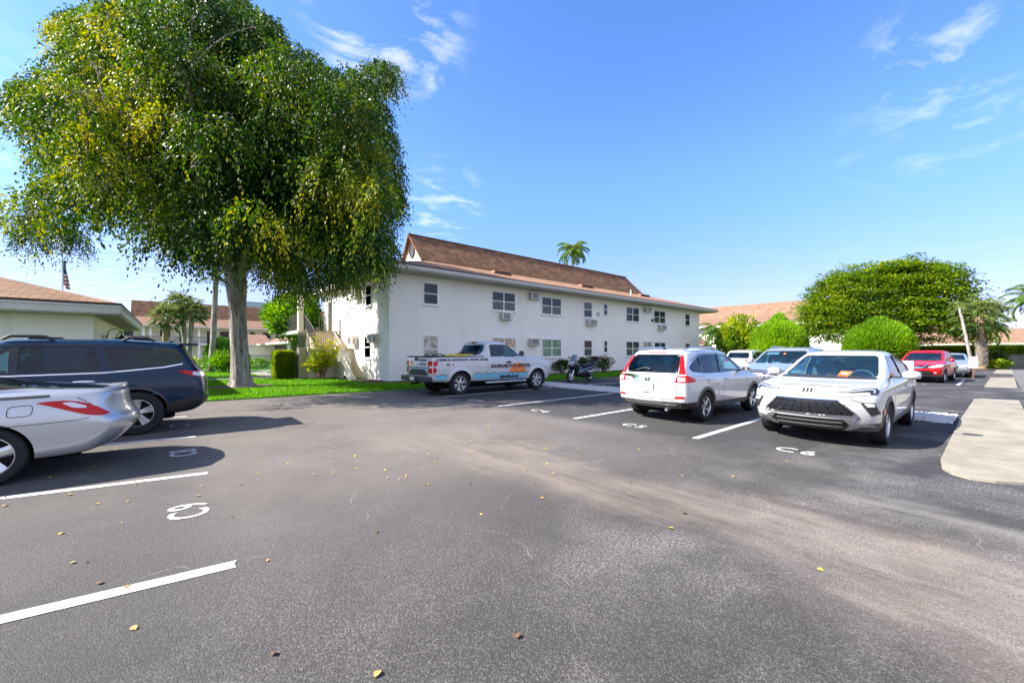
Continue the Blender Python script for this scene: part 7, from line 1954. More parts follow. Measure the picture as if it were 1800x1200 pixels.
def white_crossover():
    c = crossover('crossover_car', 'white crossover seen from behind with tall red tail lamps and a cream licence plate', (8.97, 4.94, 0), 0, 'white_paint2')
    c.root.scale = (1, .965, .975)
    B = ('R', 'L')
    c.arches('arch_grey', .375, .445, .012)
    c.panel('sill_cladding', 'grey_plastic', [([(.40, .27), (2.22, .27), (2.22, .40), (.40, .43)], B)], .008, .02)
    # tall lamps: upper columns on the hatch pillars and lower wedges on the flanks
    for sg, v in ((-1, 'R'), (1, 'L')):
        lp = c.panel('tail_lamp', 'lamp_red', [([(sg * .575, 1.48), (sg * .630, 1.47), (sg * .690, 1.34), (sg * .735, 1.20), (sg * .79, 1.06), (sg * .865, 1.01), (sg * .865, .90), (sg * .675, .90), (sg * .67, 1.06), (sg * .645, 1.20), (sg * .615, 1.36)], 'B'),
                                           ([(-.86, 1.04), (-.76, 1.07), (-.66, 1.02), (-.50, .945), (-.53, .915), (-.70, .90), (-.90, .90)], v)], .008, .02, step=.05)
        c.panel('reversing_lamp', 'lamp_clear', [([(sg * .675, 1.01), (sg * .80, 1.005), (sg * .82, .93), (sg * .675, .92)], 'B')], .013, .012, parent=lp, step=.05)
        c.strip('lamp_band', 'lamp_clear', [([(sg * .67, 1.055), (sg * .80, 1.05)], 'B')], .02, .014, .01, parent=lp)
        c.panel('reflector', 'lamp_red', [([(sg * .62, .555), (sg * .80, .56), (sg * .80, .605), (sg * .62, .60)], 'B')], .008, .012)
    c.panel('brake_lamp', 'lamp_red', [([(-.22, 1.525), (.22, 1.525), (.22, 1.548), (-.22, 1.548)], 'B')], .012, .02)
    c.panel('garnish', 'chrome', [([(-.66, 1.045), (.66, 1.045), (.66, 1.005), (.44, .985), (.34, .90), (.28, .875), (-.28, .875), (-.34, .90), (-.44, .985), (-.66, 1.005)], 'B')], .012, .03, step=.05)
    c.strip('glass_edge', 'gloss_black', [([(-.63, 1.105), (.63, 1.105), (.61, 1.36), (.55, 1.485), (-.55, 1.485), (-.61, 1.36), (-.63, 1.105)], 'B')], .026, .002, .01)
    c.strip('hatch_seam', 'ink', [([(-.66, 1.0), (-.66, .60), (-.60, .535), (.60, .535), (.66, .60), (.66, 1.0)], 'B')], .008)
    # emblem, model lettering, plate
    q = MB(); p, n = cast(c.bvh, 0, .955, 'B'); x = p.x - .02
    q.bbox(x - .012, -.065, .90, x + .02, .065, 1.01, .02); e = q.build('emblem', M['satin'], c.root)
    q = MB()
    for yy in (-.036, .036): q.bbox(x - .022, yy - .010, .915, x - .013, yy + .010, .995, .003)
    q.bbox(x - .022, -.026, .947, x - .0135, .026, .963, .003); q.build('emblem_letter', M['chrome'], e)
    c.text('model_lettering', 'alloy_dark', 'CR-V', .53, .915, .085, 'B', .002, .004, sx=1.25)
    q = MB(); p, n = cast(c.bvh, 0, .79, 'B'); x = p.x - .02
    q.bbox(x - .006, -.155, .715, x + .02, .155, .87, .004); pl = q.build('licence_plate', M['plate'], c.root)
    q = MB(); q.box(x - .0085, -.145, .835, x - .0065, .145, .865); q.build('plate_band', M['sky_blue'], pl)
    vs, fs = text_mesh('HNLW437', .082, .0015); q = MB(); q.add([(x - .0082, -a, .782 + b) for a, b in vs], fs); q.build('plate_letters', M['ink'], pl)
    c.strip('handle_slot', 'ink', [([(-.09, .655), (.09, .655)], 'B')], .02, .004)
    # wiper, lower bumper in grey with silver skid strip, dark corners
    q = MB(); pts = [cast(c.bvh, .02 + .36 * k / 5, 1.165 + .022 * math.sin(k), 'B') for k in range(6)]; q.tube([p + n * .016 for p, n in pts], [.016, .012, .010, .009, .008, .006], 6); pod(q, pts[0][0] + pts[0][1] * .015, (.02, .04, .025)); q.build('wiper', M['plastic'], c.root)
    lb = c.panel('lower_bumper', 'grey_plastic', [([(-.66, .365), (.66, .365), (.72, .47), (-.72, .47)], 'B')], .008, .02)
    c.panel('skid_strip', 'satin', [([(-.60, .395), (.60, .395), (.64, .43), (-.64, .43)], 'B')], .016, .012, parent=lb)
    for sg, v in ((-1, 'R'), (1, 'L')):
        c.panel('bumper_corner', 'plastic', [([(sg * .70, .38), (sg * .86, .38), (sg * .88, .47), (sg * .73, .475)], 'B'), ([(-.86, .37), (-.42, .33), (-.43, .47), (-.93, .475)], v)], .010, .02)
    q = MB(); q.tube([(-.90, -.42, .30), (-.62, -.42, .33), (-.2, -.36, .33)], [.035, .035, .09], 12); q.build('exhaust', M['satin'], c.root, smooth=50)
    # flanks
    c.strip('door_seam', 'ink', [([(2.20, 1.02), (2.20, .70), (2.12, .42)], B), ([(.82, 1.05), (.82, .70), (.80, .42)], B), ([(-.04, 1.06), (.02, .90), (.32, .70), (.40, .46)], B)], .008)
    for x in (.98, .10):
        for v, sg in (('R', -1), ('L', 1)):
            p, n = cast(c.bvh, x, .93, v); q = MB(); pod(q, p + Vector((0, sg * .02, 0)), (.10, .017, .018)); q.build('door_handle', M['white_paint2'], c.root, smooth=60)
    c.strip('window_trim', 'chrome', [([(2.02, 1.07), (.84, 1.045), (-.08, 1.06), (-.52, 1.10), (-.63, 1.205), (-.42, 1.345)], B)], .016, .004, .012)
    c.strip('window_trim', 'gloss_black', [([(-.44, 1.355), (-.08, 1.485), (.15, 1.512), (.90, 1.522), (1.42, 1.462), (1.98, 1.11)], B)], .02, .003, .012)
    c.panel('pillar_trim', 'gloss_black', [([(.765, 1.065), (.845, 1.065), (.905, 1.505), (.83, 1.505)], B), ([(-.055, 1.075), (-.095, 1.08), (-.085, 1.46), (-.015, 1.475)], B)], .004, .02)
    for sg in (-1, 1):
        q = MB(); q.tube([(-.45, sg * .57, 1.595), (-.2, sg * .585, 1.65), (.5, sg * .595, 1.665), (1.0, sg * .58, 1.655), (1.28, sg * .56, 1.60)], [.012, .02, .02, .02, .012], 8); q.build('roof_rail', M['satin'], c.root, smooth=50)
    q = MB(); pod(q, (-.25, 0, 1.635), (.07, .03, .018)); q.tube([(-.28, 0, 1.64), (-.40, .02, 1.80)], .006, 5); q.build('aerial', M['plastic'], c.root)
    c.panel('headlamp', 'lamp_clear', [([(2.95, .86), (3.20, .90), (3.20, .78), (3.0, .77)], B), ([(.50, .78), (.80, .80), (.80, .90), (.50, .84)], 'F'), ([(-.50, .78), (-.80, .80), (-.80, .90), (-.50, .84)], 'F')], .008, .02)
    c.panel('grille', 'gloss_black', [([(-.5, .62), (.5, .62), (.52, .82), (-.52, .82)], 'F')], .008, .02, r=.03)
white_crossover()

# ---- pickup truck
def pickup():
    TP = [(-1.2, .985), (0, 1.0), (3.6, 1.0), (4.3, .97), (4.7, .94)]
    LP = [(-1.02, 4.40, .80, .46, .02, .16), (-1.10, 4.52, .94, [(-1.2, .52), (0, .45), (3.68, .42), (4.6, .36)], .03, .18), (-1.13, 4.62, .985, .60, .03, .18), (-1.135, 4.64, 1.005, .82, .03, .18),
          (-1.135, 4.64, 1.008, 1.0, .03, .18), (-1.135, 4.60, 1.0, [(-1.2, 1.22), (1.2, 1.21), (3, 1.16), (4.6, 1.07)], .03, .18), (-1.13, 4.48, .985, [(-1.2, 1.325), (1.3, 1.31), (3, 1.25), (4.5, 1.17)], .03, .18),
          (-1.10, 4.20, .92, [(-1.1, 1.345), (1.3, 1.34), (3, 1.305), (4.2, 1.25)], .03, .16), (1.06, 3.06, .895, [(1.1, 1.36), (3, 1.34)], .03, .16), (1.13, 2.62, .855, 1.62, .03, .14),
          (1.22, 2.20, .775, [(1.2, 1.855), (1.8, 1.895), (2.2, 1.875)], .05, .11), (1.34, 2.05, .64, [(1.3, 1.92), (1.8, 1.955), (2.1, 1.935)], .04, .08)]
    sw = [rpoly([(2.78, 1.37), (2.62, 1.36), (2.45, 1.33), (2.06, 1.33), (2.05, 1.79), (2.26, 1.775)], .035), rpoly([(1.98, 1.345), (1.97, 1.79), (1.40, 1.79), (1.35, 1.72), (1.36, 1.345)], .035)]
    fg = rpoly([(-.76, 1.38), (.76, 1.38), (.66, 1.82), (-.66, 1.82)], .07)
    rg = rpoly([(-.74, 1.40), (.74, 1.40), (.68, 1.78), (-.68, 1.78)], .06)
    c = Car('pickup_truck', 'white pickup truck with aqua wave and orange sun lettering parked by the white wall', 'pickup truck', (7.80, 13.06, 0), 0, LP, 8, TP, 'white_paint2', 3.68, .405, .262, 1.0, .475, wid=.27,
            spokes=6, sw=.10, style='split', rims=('alloy', 'alloy_dark'), side_windows=sw, front_glass=fg, rear_glass=rg, glass=('glass_clear', 'glass_clear', 'glass_dark'), bed=(-1.03, -.80, .80, .98, .80, 1.7), floor=.8)
    B = ('R', 'L')
    c.seats((1.75,), y=.42, z=.98, h=.6); c.dash(2.72, 1.38, .74, wheel_x=2.3, wheel_z=1.30)
    c.mirrors(2.68, 1.17, 1.45, 'plastic', (.07, .11, .125), yin=.10)
    # wheel-arch bulges
    for x in (0, 3.68):
        for v in B:
            q = MB(); ring_geo(q, c.bvh, x, .405, .465, .60, v, a0=-5, a1=185, off=.030, th=.05)
            q.build('wheel_arch', M['white_paint2'], c.root, smooth=50)
    # aqua wave band with dark scalloped edge
    def wave(x0, x1, zb, per=.36, amp=.065):
        n = int((x1 - x0) / .03); out = []
        for k in range(n + 1):
            x = x0 + (x1 - x0) * k / n; f = (x / per) % 1.0
            out.append((x, zb - amp * math.sin(math.pi * f)))
        return out
    for x0, x1 in ((-1.11, -.44), (.48, 1.16), (1.175, 3.20)):
        w = wave(x0, x1, .765)
        band = c.panel('wave_band', 'cyan', [([(x0, .47)] + [(x1, .47)] + w[::-1], B)], .005, .012, step=.12)
        c.strip('wave_edge', 'ink', [(w, B)], .016, .008, .008, step=.03)
    cx = 2.62; w = wave(cx - .40, cx + .40, .775)
    arc = [(cx + .40 * math.cos(a), .74 + .36 * math.sin(a)) for a in [math.pi * k / 20 for k in range(21)]]
    c.panel('sun_emblem', 'orange', [(arc[::1] + w[0:], 'R'), (arc + w, 'L')], .006, .012, step=.10)
    c.strip('wave_edge', 'ink', [(w, B)], .016, .011, .01, step=.03)
    for v in B:
        c.text('lettering', 'ink', 'GULFSHORE POOL SERVICES', 2.26, .985, .165, v, .008, .012, sx=.92)
        c.text('lettering', 'ink', '239-592-2164', 2.18, .575, .155, v, .010, .010, shear=.25, sx=1.05)
        c.text('lettering', 'ink', 'COMMERCIAL MAINTENANCE \u00b7 HEATERS \u00b7 REPAIRS', .10, 1.235, .098, v, .005, .006, sx=.95)
        c.text('off_road_mark', 'ink', '4X', -.52 if v == 'R' else -.30, 1.075, .12, v, .004, .006, shear=.3)
        c.text('off_road_mark', 'red_ink', '4', -.33 if v == 'R' else -.49, 1.075, .12, v, .004, .006, shear=.3)
    # tail: lamps, tailgate art, bumper
    for sg, v in ((-1, 'R'), (1, 'L')):
        lp = c.panel('tail_lamp', 'lamp_red', [([(sg * .74, .80), (sg * .98, .80), (sg * .98, 1.20), (sg * .74, 1.20)], 'B'), ([(-1.12, .80), (-.98, .82), (-.96, .94), (-1.01, .97), (-1.0, 1.03), (-.93, 1.08), (-.91, 1.19), (-1.12, 1.20)], v)], .012, .02, step=.06)
        c.panel('reversing_lamp', 'lamp_clear', [([(sg * .78, .96), (sg * .95, .96), (sg * .95, 1.04), (sg * .78, 1.04)], 'B'), ([(-1.11, .975), (-1.03, .985), (-1.03, 1.03), (-1.11, 1.035)], v)], .017, .012, parent=lp)
    tgm = [(-.71, .98), (.71, .98)]
    tg = c.panel('tailgate', 'white_paint2', [([(-.72, .70), (.72, .70), (.72, 1.33), (-.72, 1.33)], 'B')], .010, .02, step=.2)
    ww = []
    for k in range(49):
        y = -.71 + 1.42 * k / 48; f = (y / .24) % 1.0; ww.append((y, 1.0 - .05 * math.sin(math.pi * f)))
    c.panel('tailgate_wave', 'cyan', [([(-.71, .80), (-.50, .93), (.50, .93), (.71, .80)] + ww[::-1], 'B')], .014, .02, parent=tg)
    c.strip('tailgate_wave_edge', 'ink', [(ww, 'B')], .018, .020, .02, parent=tg, step=.03)
    c.panel('tailgate_panel', 'plastic', [([(-.71, .71), (.71, .71), (.68, .80), (.48, .915), (-.48, .915), (-.68, .80)], 'B')], .018, .03, parent=tg)
    c.panel('tailgate_sun', 'orange', [([(.62, 1.07), (.30, 1.07), (.36, 1.14), (.46, 1.22), (.56, 1.16)], 'B')], .014, .02, parent=tg)
    c.panel('tailgate_handle', 'plastic', [([(-.02, 1.20), (.24, 1.20), (.24, 1.31), (-.02, 1.31)], 'B')], .018, .02, parent=tg, r=.02)
    c.text('tailgate_lettering', 'ink', '592-2164', -.36, 1.225, .12, 'B', .004, .016, parent=tg)
    c.text('tailgate_lettering', 'ink', 'POOL SERVICES', -.36, 1.09, .07, 'B', .003, .016, parent=tg)
    q = MB(); q.bbox(-1.32, -.98, .50, -1.12, .98, .68, .03); q.bbox(-1.36, -.30, .53, -1.31, .30, .66, .02); bp = q.build('rear_bumper', M['plastic'], c.root, smooth=40)
    q = MB(); q.box(-1.372, -.16, .54, -1.361, .16, .66); q.build('licence_plate', M['plate'], bp)
    q = MB(); q.tube([(-1.1, 0, .42), (-1.40, 0, .42)], .035, 8); q.build('tow_hitch', M['well'], bp)
    # bed rail caps, roof lamp, step bar, handles, mud flap
    q = MB()
    for sg in (-1, 1): q.bbox(-1.10, sg * .80 - (.0 if sg > 0 else .16), 1.335, 1.02, sg * .80 + (.16 if sg > 0 else 0), 1.365, .008)
    q.bbox(-1.13, -.79, 1.335, -1.02, .79, 1.362, .008); q.build('bed_rail', M['plastic'], c.root)
    q = MB(); q.bbox(1.19, -.16, 1.865, 1.26, .16, 1.905, .008); bl = q.build('brake_lamp', M['lamp_red'], c.root)
    q = MB()
    for sg in (-1, 1): q.bbox(1.183, sg * .13 - .035, 1.87, 1.1895, sg * .13 + .035, 1.9, .002)
    q.build('cargo_lamp', M['lamp_clear'], bl)
    for sg in (-1, 1):
        q = MB(); q.bbox(1.05, sg * .97 - .07, .36, 3.05, sg * .97 + .07, .42, .02); st = q.build('step_bar', M['satin'], c.root, smooth=40)
        q = MB()
        for x in (1.3, 2.1, 2.8): q.box(x, min(sg * .6, sg * .92), .42, x + .05, max(sg * .6, sg * .92), .47)
        q.build('step_bracket', M['well'], st)
    c.strip('door_seam', 'ink', [([(2.86, 1.30), (2.90, .95), (2.90, .52)], B), ([(2.02, 1.32), (2.02, .52)], B), ([(1.17, 1.34), (1.165, .50)], B), ([(2.90, .52), (1.20, .52)], B)], .009)
    c.panel('window_trim', 'gloss_black', [([(1.985, 1.34), (2.06, 1.34), (2.05, 1.79), (1.97, 1.79)], B)], .004, .02)
    for v, sg in (('R', -1), ('L', 1)):
        p, n = cast(c.bvh, 2.16, 1.13, v); q = MB(); pod(q, p + Vector((0, sg * .02, 0)), (.12, .02, .035)); q.build('door_handle', M['plastic'], c.root, smooth=60)
    c.text('side_badge', 'alloy_dark', 'XL', 3.02, 1.19, .07, 'R', .003, .006)
    c.panel('headlamp', 'lamp_clear', [([(4.28, .92), (4.50, .92), (4.46, 1.13), (4.26, 1.14)], B), ([(.62, .85), (.93, .85), (.93, 1.12), (.62, 1.12)], 'F'), ([(-.62, .85), (-.93, .85), (-.93, 1.12), (-.62, 1.12)], 'F')], .008, .02)
    c.panel('grille', 'chrome', [([(-.60, .80), (.60, .80), (.60, 1.12), (-.60, 1.12)], 'F')], .010, .02, r=.04)
    c.panel('front_bumper', 'white_paint2', [([(4.35, .46), (4.60, .46), (4.60, .66), (4.30, .66)], B)], .012, .02)
    q = MB(); q.box(4.08, -.98, .22, 4.10, -.76, .55); q.box(4.08, .76, .22, 4.10, .98, .55); q.build('mud_flap', M['plastic'], c.root)
    q = MB(); q.tube([(-.62, -.5, .42), (-.1, -.5, .44)], .09, 8); q.tube([(-1.0, -.3, .46), (1.2, -.42, .46)], .05, 6); q.tube([(-1.0, .3, .46), (1.2, .42, .46)], .05, 6); q.build('chassis', M['well'], c.root)
pickup()

def cargo():
    """things carried in the truck bed: each a thing of its own"""
    rnd = random.Random(7)
    q = MB()
    for k in range(11):
        x = 8.15 - .42 + k * .105
        q.bbox(x, 12.42, 1.352 if False else 1.30, x + .085, 13.1, 1.42 + rnd.uniform(-.02, .03), .018)
    q.bbox(7.68, 12.40, 1.22, 8.92, 13.14, 1.298, .02)
    tag(q.build('pool_hose', M['yellow'], smooth=50), 'yellow ribbed pool gear lying along the near rail of the truck bed', 'pool gear')
    q = MB(); q.bbox(6.95, 12.6, 1.20, 7.5, 13.3, 1.385, .04); q.tube([(7.0, 12.62, 1.40), (7.25, 12.62, 1.45), (7.45, 12.62, 1.40)], .02, 6)
    tag(q.build('tool_case', M['plastic'], smooth=50), 'low black tool case behind the tailgate of the pickup truck', 'tool case')
cargo()

# ---- dark SUV
def dark_suv():
    TP = [(-1.15, .95), (-.5, .985), (.5, 1.0), (3, 1.0), (3.6, .97), (4.1, .92)]
    LP = [(-.82, 3.70, .80, .32, .12, .2), (-1.0, 3.86, .92, [(-1.1, .44), (0, .30), (3, .28), (4, .30)], .16, .28), (-1.09, 3.98, .965, [(-1.1, .52), (0, .44), (4, .44)], .17, .30), (-1.125, 4.03, .988, .62, .17, .3),
          (-1.10, 4.03, .995, .80, .16, .3), (-1.075, 3.97, .985, [(-1.1, 1.0), (2, .95), (4, .88)], .15, .28), (-1.03, 3.80, .968, [(-1.05, 1.13), (0, 1.09), (2, 1.05), (4, .97)], .15, .27), (-.985, 3.40, .915, [(-1, 1.19), (0, 1.14), (2.6, 1.11), (3.4, 1.05)], .14, .22),
          (-.96, 2.78, .89, [(-1, 1.22), (0, 1.17), (2.8, 1.14)], .13, .17), (-.83, 2.22, .83, [(-.8, 1.46), (1, 1.46), (2.2, 1.45)], .13, .15), (-.70, 1.72, .745, [(-.7, 1.645), (.3, 1.70), (1.7, 1.69)], .12, .12), (-.60, 1.55, .60, [(-.6, 1.70), (.3, 1.765), (1.5, 1.735)], .08, .09)]
    sw = [rpoly([(2.35, 1.17), (1.82, 1.53), (1.52, 1.585), (1.52, 1.155)], .04), rpoly([(1.42, 1.16), (1.42, 1.59), (.62, 1.60), (.52, 1.52), (.46, 1.20), (.50, 1.165)], .05), rpoly([(.36, 1.175), (.44, 1.59), (-.20, 1.575), (-.62, 1.52), (-.70, 1.44), (-.64, 1.31), (-.40, 1.255)], .07)]
    fg = rpoly([(-.74, 1.18), (.74, 1.18), (.64, 1.61), (-.64, 1.61)], .07)
    rg = rpoly([(-.68, 1.24), (.68, 1.24), (.62, 1.58), (-.62, 1.58)], .08)
    c = Car('suv_car', 'dark navy seven seat SUV with chrome window line behind the silver convertible', 'car', (-.46, 11.06, 0), R(180), LP, 8, TP, 'navy_paint', 3.02, .398, .25, .985, .448, wid=.26,
            spokes=5, sw=.11, style='twin', side_windows=sw, front_glass=fg, rear_glass=rg, glass=('glass_clear', 'glass_clear', 'glass_dark'))
    c.seats((1.6, .75), y=.40, z=.82, h=.62); c.dash(2.4, 1.16, .7)
    B = ('R', 'L')
    c.arches('gloss_black', .440, .475, .008)
    c.strip('window_line', 'chrome', [([(2.45, 1.135), (1.5, 1.125), (.42, 1.145), (-.38, 1.225), (-.66, 1.285)], B)], .020, .006, .014)
    c.strip('window_surround', 'gloss_black', [([(-.66, 1.29), (-.72, 1.43), (-.64, 1.535), (-.20, 1.595), (.60, 1.62), (1.5, 1.605), (1.84, 1.55), (2.40, 1.17)], B)], .02, .003, .012)
    c.panel('pillar_trim', 'gloss_black', [([(1.42, 1.155), (1.52, 1.155), (1.52, 1.59), (1.42, 1.595)], B)], .003, .02)
    c.strip('door_seam', 'ink', [([(.44, 1.60), (.36, 1.17), (.335, .92), (.42, .62), (.50, .42)], B)], .009); c.strip('door_seam', 'ink', [([(1.47, 1.15), (1.46, .80), (1.40, .42)], B)], .009)
    c.strip('fuel_flap', 'ink', [([(-.21 + .10 * math.cos(a) * (1 + .12 * math.cos(4 * a)), .955 + .085 * math.sin(a)) for a in [k * 6.283 / 20 for k in range(21)]], B)], .008, step=.03)
    for x in (.66, 1.74):
        for v, sg in (('R', -1), ('L', 1)):
            p, n = cast(c.bvh, x, 1.005, v); q = MB(); pod(q, p + Vector((0, sg * .025, 0)), (.135, .016, .020)); q.build('door_handle', M['chrome'], c.root, smooth=60)
            c.panel('handle_cup', 'ink', [([(x - .07, .985), (x + .07, .985), (x + .06, 1.035), (x - .06, 1.035)], v)], .001, .006, r=.02)
    for sg, v in ((-1, 'R'), (1, 'L')):
        lp = c.panel('tail_lamp', 'lamp_red', [([(-.585, 1.145), (-.70, 1.15), (-.86, 1.135), (-1.0, 1.12), (-1.02, 1.03), (-.90, 1.03), (-.74, 1.075)], v), ([(sg * .50, 1.04), (sg * .85, 1.02), (sg * .86, 1.14), (sg * .52, 1.13)], 'B')], .010, .02, step=.05)
        c.panel('reversing_lamp', 'lamp_clear', [([(-.82, 1.125), (-.99, 1.11), (-1.0, 1.04), (-.90, 1.04), (-.80, 1.075)], v), ([(sg * .66, 1.05), (sg * .84, 1.035), (sg * .845, 1.11), (sg * .66, 1.11)], 'B')], .016, .012, parent=lp, step=.05)
    c.panel('lower_bumper', 'plastic', [([(-1.10, .43), (-.40, .32), (-.42, .46), (-.56, .60), (-1.12, .64)], B), ([(-.84, .42), (.84, .42), (.86, .62), (-.86, .62)], 'B')], .010, .02)
    c.panel('sill_cladding', 'plastic', [([(.44, .31), (2.58, .30), (2.58, .42), (.44, .44)], B)], .008, .02)
    c.panel('tail_chrome', 'chrome', [([(-.55, .905), (.55, .905), (.58, .955), (-.58, .955)], 'B')], .012, .02)
    q = MB(); q.bbox(-.92, -.60, 1.645, -.60, .60, 1.69, .022); q.build('roof_spoiler', M['navy_paint'], c.root, smooth=50)
    for sg in (-1, 1):
        for xa, xb in ((-.25, .20), (1.05, 1.62)):
            q = MB(); q.tube([(xa, sg * .66, 1.715), (xa + .1, sg * .665, 1.775), (xb - .1, sg * .665, 1.785), (xb, sg * .66, 1.725)], [.02, .028, .028, .02], 8); q.build('roof_rail', M['plastic'], c.root, smooth=50)
    q = MB(); q.tube([(-.50, .1, 1.73), (-.72, .1, 1.90)], .008, 5); pod(q, (-.48, .1, 1.725), (.05, .03, .02)); q.build('aerial', M['plastic'], c.root)
    c.mirrors(2.15, 1.12, 1.20, 'navy_paint', (.08, .12, .09))
    c.panel('headlamp', 'lamp_clear', [([(3.4, .92), (3.75, .90), (3.72, .78), (3.5, .80)], B)], .008, .02)
dark_suv()

# ---- silver convertible
def convertible():
    TP = [(-1.15, .93), (-.7, .97), (0, 1.0), (2.6, 1.0), (3.2, .97), (3.7, .90)]
    LP = [(-.66, 3.35, .72, .26, .12, .2), (-.84, 3.52, .86, [(-1.1, .32), (-.4, .235), (0, .23), (2.7, .2), (3.7, .2)], .20, .3), (-.99, 3.64, .893, [(-1.1, .42), (0, .38)], .22, .3), (-1.085, 3.68, .905, .53, .24, .3),
          (-1.105, 3.67, .908, .66, .24, .3), (-1.03, 3.60, .905, [(-1.1, .715), (0, .73), (3.6, .70)], .25, .3), (-.985, 3.50, .885, [(-1, .86), (0, .87), (2, .83), (3.5, .78)], .22, .3), (-.985, 3.30, .82, [(-1, .99), (-.4, 1.0), (.5, .985), (2, .93), (3.3, .84)], .18, .28),
          (-.95, 3.0, .74, [(-.95, 1.045), (-.3, 1.05), (.5, 1.03), (2.2, .98), (3, .88)], .12, .22), (-.12, 2.20, .745, [(-.1, 1.065), (1, 1.03), (2.2, .99)], .10, .16), (.30, 1.72, .67, [(.3, 1.18), (1.7, 1.2)], .09, .14), (.70, 1.32, .585, [(.7, 1.345), (1.3, 1.36)], .08, .11), (.82, 1.18, .46, [(.8, 1.39), (1.2, 1.41)], .06, .08)]
    sw = [rpoly([(1.80, 1.03), (1.30, 1.31), (.80, 1.30), (.62, 1.02)], .04)]
    fg = rpoly([(-.64, 1.02), (.64, 1.02), (.52, 1.31), (-.52, 1.31)], .06)
    rg = rpoly([(-.50, 1.035), (.50, 1.035), (.40, 1.25), (-.40, 1.25)], .06)
    c = Car('convertible_car', 'silver convertible with black soft top and boot spoiler cut by the left edge', 'car', (-1.42, 8.13, 0), R(180), LP, 9, TP, 'silver_paint', 2.72, .335, .235, .905, .375, wid=.225, rx=.165,
            spokes=5, sw=.11, style='single', side_windows=sw, front_glass=fg, rear_glass=rg, glass=('glass_clear', 'glass_clear', 'glass_dark'), top_mat=('black_fabric', lambda x: 1.075 - .02 * x, 1.55), floor=.55)
    B = ('R', 'L')
    c.seats((1.1,), y=.36, z=.58, h=.5); c.dash(2.0, .98, .6)
    q = MB()
    n = 18; vs = []
    for k in range(n + 1):
        y = -.70 + 1.40 * k / n; f = (abs(y) / .70) ** 2.4; x = -.955 + .22 * f; z = 1.058 - .035 * f
        vs += [(x + .17, y, z - .045), (x, y, z + .012), (x - .01, y, z - .012), (x + .17, y, z - .075)]
    fs = []
    for k in range(n):
        for j in range(4): fs.append((k * 4 + j, k * 4 + (j + 1) % 4, (k + 1) * 4 + (j + 1) % 4, (k + 1) * 4 + j))
    fs += [(0, 1, 2, 3), (n * 4 + 3, n * 4 + 2, n * 4 + 1, n * 4)]
    b = bmesh.new(); vv = [b.verts.new(v) for v in vs]
    for f in fs: b.faces.new([vv[i] for i in f])
    bmesh.ops.recalc_face_normals(b, faces=b.faces); q.bm(b); q.build('boot_spoiler', M['silver_paint'], c.root, smooth=60)
    for sg, v in ((-1, 'R'), (1, 'L')):
        lp = c.panel('tail_lamp', 'lamp_red', [([(-.22, .912), (-.33, .924), (-.45, .925), (-.56, .908), (-.66, .872), (-.74, .825), (-.80, .772), (-.835, .735), (-.79, .722), (-.72, .725), (-.63, .745), (-.52, .788), (-.38, .848)], v)], .010, .02, step=.04)
        c.panel('reversing_lamp', 'lamp_clear', [([(-.42, .90), (-.52, .90), (-.63, .85), (-.64, .825), (-.52, .835)], v)], .015, .012, parent=lp, r=.03)
    c.strip('bumper_seam', 'ink', [([(.36, .655), (-.10, .665), (-.55, .685), (-.66, .71)], B)], .007)
    c.strip('fuel_flap', 'ink', [(rpoly([(-.20, .895), (-.01, .885), (.0, .765), (-.19, .775)], .045) + [rpoly([(-.20, .895), (-.01, .885), (.0, .765), (-.19, .775)], .045)[0]], 'L')], .008, step=.03)
    c.strip('boot_seam', 'ink', [([(-.55, .955), (-.66, .88), (-.70, .83)], B), ([(-.60, -.66), (-.22, -.62), (-.16, 0), (-.22, .62), (-.60, .66)], 'T')], .008)
    c.strip('belt_trim', 'plastic', [([(-.32, .985), (.2, .975), (1.0, .972), (1.9, .965)], B)], .026, .006, .02)
    c.panel('roof_hinge_cover', 'plastic', [([(-.30, .66), (-.42, .62), (-.34, .50), (-.16, .58)], 'T'), ([(-.30, -.66), (-.42, -.62), (-.34, -.50), (-.16, -.58)], 'T')], .006, .012)
    c.strip('door_seam', 'ink', [([(.60, .96), (.58, .60), (.62, .30)], B)], .008)
    c.panel('sill_skirt', 'silver_paint', [([(.42, .21), (2.30, .20), (2.30, .30), (.42, .32)], B)], .012, .02)
    c.mirrors(1.78, 1.0, 1.05, 'silver_paint')
    c.panel('headlamp', 'lamp_clear', [([(2.95, .72), (3.30, .70), (3.34, .62), (3.0, .62)], B)], .008, .02)
convertible()

